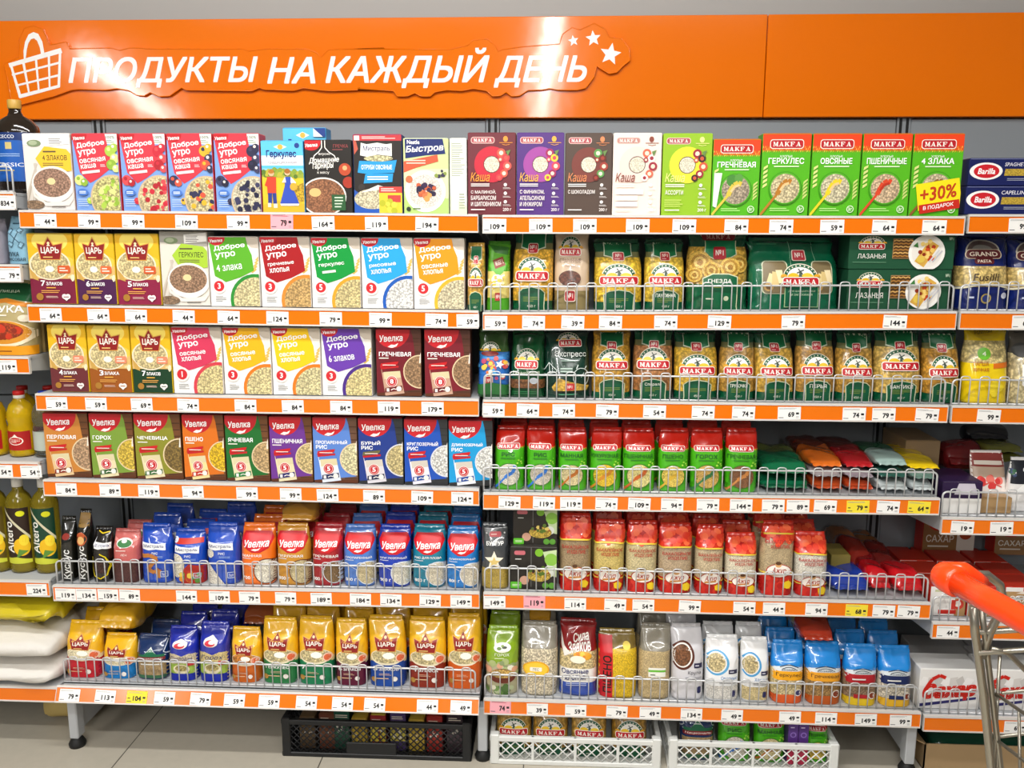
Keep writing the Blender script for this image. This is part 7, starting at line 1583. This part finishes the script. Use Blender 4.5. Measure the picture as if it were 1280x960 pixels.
# ------------------------------------------------------------------ floor crates
BLK = mat('black_crate_plastic', '17181a', rough=.45); WHP = mat('white_crate_plastic', 'd9dad6', rough=.4)
def crate(name, x0, x1, y0, y1, h, m, lab, pitch, grp=None, ribs=4, plate_=None):
    mb = MB(); w = x1-x0; X0 = -w/2; X1 = w/2; D = y1-y0
    mb.box(X0, X1, 0, D, 0, .008)
    for (a, b, c, d) in ((X0, X1, -.002, .012), (X0, X1, D-.012, D+.002), (X0-.002, X0+.012, 0, D), (X1-.012, X1+.002, 0, D)):
        mb.box(a, b, c, d, h-.016, h, bev=.002); mb.box(a, b, c, d, 0, .014, bev=.002)
    for xx in (X0, X1-.026):
        for yy in (-.003, D-.023): mb.box(xx, xx+.026, yy, yy+.026, 0, h+.006, bev=.003)
    if ribs:
        for i in range(1, ribs): xx = X0+w*i/ribs; mb.box(xx-.004, xx+.004, 0, .008, 0, h, bev=.001)
    r = mb.build(name, m, None, lab, 'crate', grp, None, (x0+w/2, y0, 0))
    def lattice(a, b, side):
        mb = MB(); L = b-a; zA, zB = .012, h-.014; H = zB-zA; n = int((L+H)/pitch)
        for sg in (1, -1):
            for i in range(n+1):
                s0 = a-(H if sg > 0 else 0)+i*pitch; p0 = (s0, zA) ; p1 = (s0+sg*H, zB)
                if sg < 0: p0 = (s0, zA); p1 = (s0-H, zB)
                t0, t1 = 0, 1; dx = p1[0]-p0[0]
                for lim, s in ((a, 1), (b, -1)):
                    da = (p0[0]-lim)*s; db = (p1[0]-lim)*s
                    if da < 0 and db < 0: t0 = 2; break
                    if da < 0: t0 = max(t0, da/(da-db))
                    elif db < 0: t1 = min(t1, da/(da-db))
                if t0 >= t1: continue
                q0 = (p0[0]+dx*t0, zA+H*t0); q1 = (p0[0]+dx*t1, zA+H*t1)
                f = (lambda q: (q[0], .003, q[1])) if side == 0 else (lambda q: (side, q[0], q[1]))
                mb.tube([f(q0), f(q1)], .0021, 4)
        return mb.build('lattice_side', m, r)
    lattice(X0+.02, X1-.02, 0); lattice(.02, D-.02, X0+.004); lattice(.02, D-.02, X1-.004)
    if plate_:
        mb = MB(); mb.box(plate_[0], plate_[1], -.001, .006, .012, plate_[2], bev=.002); mb.build('name_plate', m, r, 'plain black plate')
    return r
crate('plastic_crate', -.598, -.034, .0, .36, .118, BLK, 'black plastic lattice crate full of packs under the left main bay', .02, None, 0, (-.09, .06, .05))
crate('plastic_crate', .024, .522, -.006, .36, .088, WHP, 'white lattice crate of green pasta bags, left of two under the right bay', .028, 'white crates on the floor')
crate('plastic_crate', .545, 1.032, -.004, .36, .088, WHP, 'white lattice crate of mixed packs, right of two under the right bay', .028, 'white crates on the floor')
def in_crate(x, w, h, y, art, p, lab, kind='pillow', name='pasta_bag'):
    S = Sheet(w, h); globals()['a_'+art](S, p)
    pouch(name, w, h, .06, kind, S, bands_of(art, p), int(x*977) % 97, .02, label=lab, cat='bag', group='bags standing in the floor crates', loc=(x, y, .0095))
for x_, pc, lab in ((.09, 'd2a548', 'pasta bag at the left end of the left white crate'), (.2, 'c89a40', 'pasta bag second from the left in the left white crate'), (.315, 'd4a850', 'pasta bag third from the left in the left white crate'), (.435, 'b88a34', 'pasta bag at the right end of the left white crate')):
    in_crate(x_, .104, .158, .03, 'pasta', dict(pc=pc), lab)
in_crate(.635, .1, .15, .03, 'mountain', dict(), 'grey blue bag at the left end of the right white crate', 'brick', 'groats_bag')
in_crate(.745, .094, .152, .03, 'groats', dict(n=['РИС'], g='e4dccb', sp='3a7ad0'), 'green rice bag with a blue spoon in the right white crate', 'brick', 'groats_bag')
in_crate(.848, .09, .146, .03, 'groats', dict(n=['МАННАЯ'], g='e6d4a0', sp='c0702a'), 'green and red semolina bag in the right white crate', 'brick', 'groats_bag')
in_crate(.985, .07, .134, .035, 'groats', dict(n=['ПШЕНО'], g='eed060', sp='d8b03a'), 'green and red bag at the right end of the right white crate', 'brick', 'groats_bag')
for x_, s_ in ((.906, 'left'), (.936, 'right')):
    S = Sheet(.029, .14); S.r(0, 0, 1, .5, 'c83a5a'); S.e(.5, .7, .3, '8a6aba'); S.e(.5, .7, .2, '54307e'); S.bars(.2, .85, .8, .9, 1, 'c8b8e0', 1)
    carton('porridge_box', .029, .136, .12, S, '54307e', '4a2a70', '5c3888', label=f'{s_} of two narrow purple boxes in the right white crate', cat='box', group='purple boxes in the right white crate', loc=(x_, .02, .0095))
for i, (x_, c, c2) in enumerate(((-.53, '5a4630', '6a5438'), (-.47, '6a3a28', '7a4a30'), (-.425, '1c4a3a', '2a5a44'), (-.372, 'b89a3a', 'c8a83c'), (-.315, '9a2c2c', 'e0c848'), (-.255, '4a3a6a', 'c8b84a'), (-.2, 'b89a38', 'd0b040'), (-.145, 'a02a24', 'b83a2c'), (-.085, '3a2c34', '5a4a50'))):
    S = Sheet(.048, .095); S.r(0, .25, 1, .75, c2); S.dots(8, .5, .5, .35, .09, ['efe6d8', c], i, rv=.2); S.bars(.1, .82, .9, .92, 2, 'e8dcc8', i, .4)
    carton('groats_box', .047, .1+.012*(i % 3), .16, S, c, c, c2, label=('brown', 'rust brown', 'dark green', 'mustard', 'red and yellow', 'violet', 'gold', 'brick red', 'dark plum')[i]+' box standing in the black floor crate', cat='box', group='boxes in the black crate', loc=(x_, .03, .0095))

# cardboard box with a green bag, under the right edge bay
CB = bump(mat('corrugated_cardboard', 'a88c66', rough=.75), 14, .25, .003, 2)
mb = MB(); X0, X1 = 1.288, 1.72
mb.box(X0, X1, .03, .034, 0, .082); mb.box(X0, X1, .366, .37, 0, .082); mb.box(X0, X0+.004, .03, .37, 0, .082); mb.box(X1-.004, X1, .03, .37, 0, .082); mb.box(X0, X1, .03, .37, 0, .004)
r = mb.build('cardboard_box', CB, None, 'open brown cardboard box with a dark green bag on the floor at right', 'box')
mb = MB(); mb.add([(X0, .03, .08), (X0, .37, .08), (X0-.04, .37, .1), (X0-.04, .03, .1), (X0, .03, .083), (X0, .37, .083), (X0-.04, .37, .103), (X0-.04, .03, .103)], [(0, 1, 2, 3), (7, 6, 5, 4), (0, 3, 7, 4), (1, 5, 6, 2), (3, 2, 6, 7)]); mb.build('flap', CB, r)
lump('pasta_bag', .38, .1, .3, dict(c='0c4a34'), 77, label='dark green film bag lying in the cardboard box on the floor', cat='bag', loc=(1.5, .05, .006))

# ------------------------------------------------------------------ shopping trolley
ORG = mat('orange_handle_plastic', 'ee3f0a', rough=.25, coat=.4); CHR = mat('dulled_chrome_wire', '9c988c', rough=.28, metal=.8)
tx, ty = .74, -1.2
tr = link('shopping_trolley', None, label='shopping trolley with an orange handle and chrome wire frame in the right foreground', cat='trolley')
ph = math.radians(14)
tr.location = (tx+.35*math.cos(ph)+.27*math.sin(ph), ty+.35*math.sin(ph)-.27*math.cos(ph), 0); tr.rotation_euler = (0, 0, ph)
def tp(m, name, build, lab=None, par=None):
    mb = MB(); build(mb); mb.v = [(x-(tx+.35), y-(ty-.27), z) for x, y, z in mb.v]; return mb.build(name, m, par or tr, lab)
hz = 1.079
tp(ORG, 'handle_bar', lambda mb: mb.tube([(tx, ty-.012-.07*i, hz) for i in range(8)], .0165, 20))
def cap(mb, y, s):
    prof = [(.004, -.022), (.014, -.02), (.0195, -.013), (.021, 0), (.021, .016), (.0185, .02)]
    q = MB(); q.lathe(prof, 0, 0, 20); mb.add([(tx+a, y-s*c, hz+b) for a, b, c in q.v], q.f, None, 0, True)
    mb.tube([(tx, y, hz+.004), (tx+.022, y+.0, hz+.005), (tx+.042, y+.0, hz-.006), (tx+.054, y, hz-.011)], [.0185, .016, .013, .0105], 14)
tp(ORG, 'handle_end', lambda mb: cap(mb, ty, 1)); tp(ORG, 'handle_end', lambda mb: cap(mb, ty-.54, -1))
def side(y):
    def f(mb):
        mb.tube([(tx+.048, y, hz-.009), (tx+.085, y, hz-.013), (tx+.108, y, hz-.03), (tx+.118, y, hz-.06), (tx+.1, y, hz-.1), (tx+.09, y, hz-.14)], .006, 8)
        mb.tube([(tx+.068, y, hz-.06), (tx+.075, y, hz-.1), (tx+.1, y, hz-.2), (tx+.13, y, hz-.34), (tx+.19, y, .45), (tx+.24, y, .12)], .0062, 8)
        mb.tube([(tx+.08, y, hz-.06), (tx+.095, y, hz-.12), (tx+.118, y, hz-.22), (tx+.15, y, hz-.36), (tx+.22, y, .45)], .0045, 8)
        mb.tube([(tx+.08, y-.0, hz-.1), (tx+.7, y, hz-.12)], .0045, 8); mb.tube([(tx+.08, y-.004, hz-.13), (tx+.7, y-.004, hz-.15)], .004, 8)
        mb.tube([(tx+.24, y, .12), (tx+.7, y, .12)], .009, 8)
        mb.tube([(tx+.1, y-.004, hz-.125), (tx+.13, y-.004, hz-.135), (tx+.2, y-.004, hz-.2), (tx+.3, y-.004, hz-.3)], .004, 8)
        for i in range(10): mb.tube([(tx+.12+.06*i, y, hz-.14), (tx+.12+.06*i+.02, y, .58)], .0025, 6)
        for i in range(5): mb.tube([(tx+.13+.0*i, y, hz-.2-.07*i), (tx+.72, y, hz-.2-.07*i)], .0025, 6)
    return f
tp(CHR, 'side_frame', side(ty+.03)); tp(CHR, 'side_frame', side(ty-.57))
def basket(mb):
    for i in range(14): mb.tube([(tx+.16, ty+.03-.045*i, .58), (tx+.12, ty+.03-.045*i, hz-.2)], .0022, 6)
    for i in range(14): mb.tube([(tx+.16, ty+.03-.045*i, .58), (tx+.72, ty+.03-.045*i, .6)], .0022, 6)
    for i in range(5): mb.tube([(tx+.12+.01*i, ty+.03, hz-.2-.075*i), (tx+.12+.01*i, ty-.57, hz-.2-.075*i)], .0026, 6)
    for i in range(14): mb.tube([(tx+.72, ty+.03-.045*i, .6), (tx+.74, ty+.03-.045*i, hz-.14)], .0022, 6)
tp(CHR, 'wire_basket', basket)
for (a, b) in ((.26, .02), (.26, -.56), (.68, -.04), (.68, -.5)):
    def whl(mb, a=a, b=b):
        q = MB(); q.lathe([(.01, -.014), (.05, -.014), (.055, -.008), (.055, .008), (.05, .014), (.01, .014)], 0, 0, 24); mb.add([(tx+a+u, ty+b+w, .055+v) for u, v, w in q.v], q.f, None, 0, True)
    wv = tp(DARK, 'wheel', whl); tp(CHR, 'fork', lambda mb, a=a, b=b: mb.tube([(tx+a, ty+b, .12), (tx+a+.005, ty+b+.02, .09), (tx+a, ty+b+.02, .055)], .006, 6), None, wv)
mb = MB(); mb.box(-.12, .12, -.15, .15, 0, .29, bev=.006); mb.box(-.1, .1, -.02, .02, .29, .2915)
mb.build('paper_parcel', bump(mat('brown_paper', 'b08a5c', rough=.7), 40, .4, .004, 3), None, 'brown paper parcel standing in the shopping trolley', 'parcel', loc=(tx+.31, ty-.22, .605))
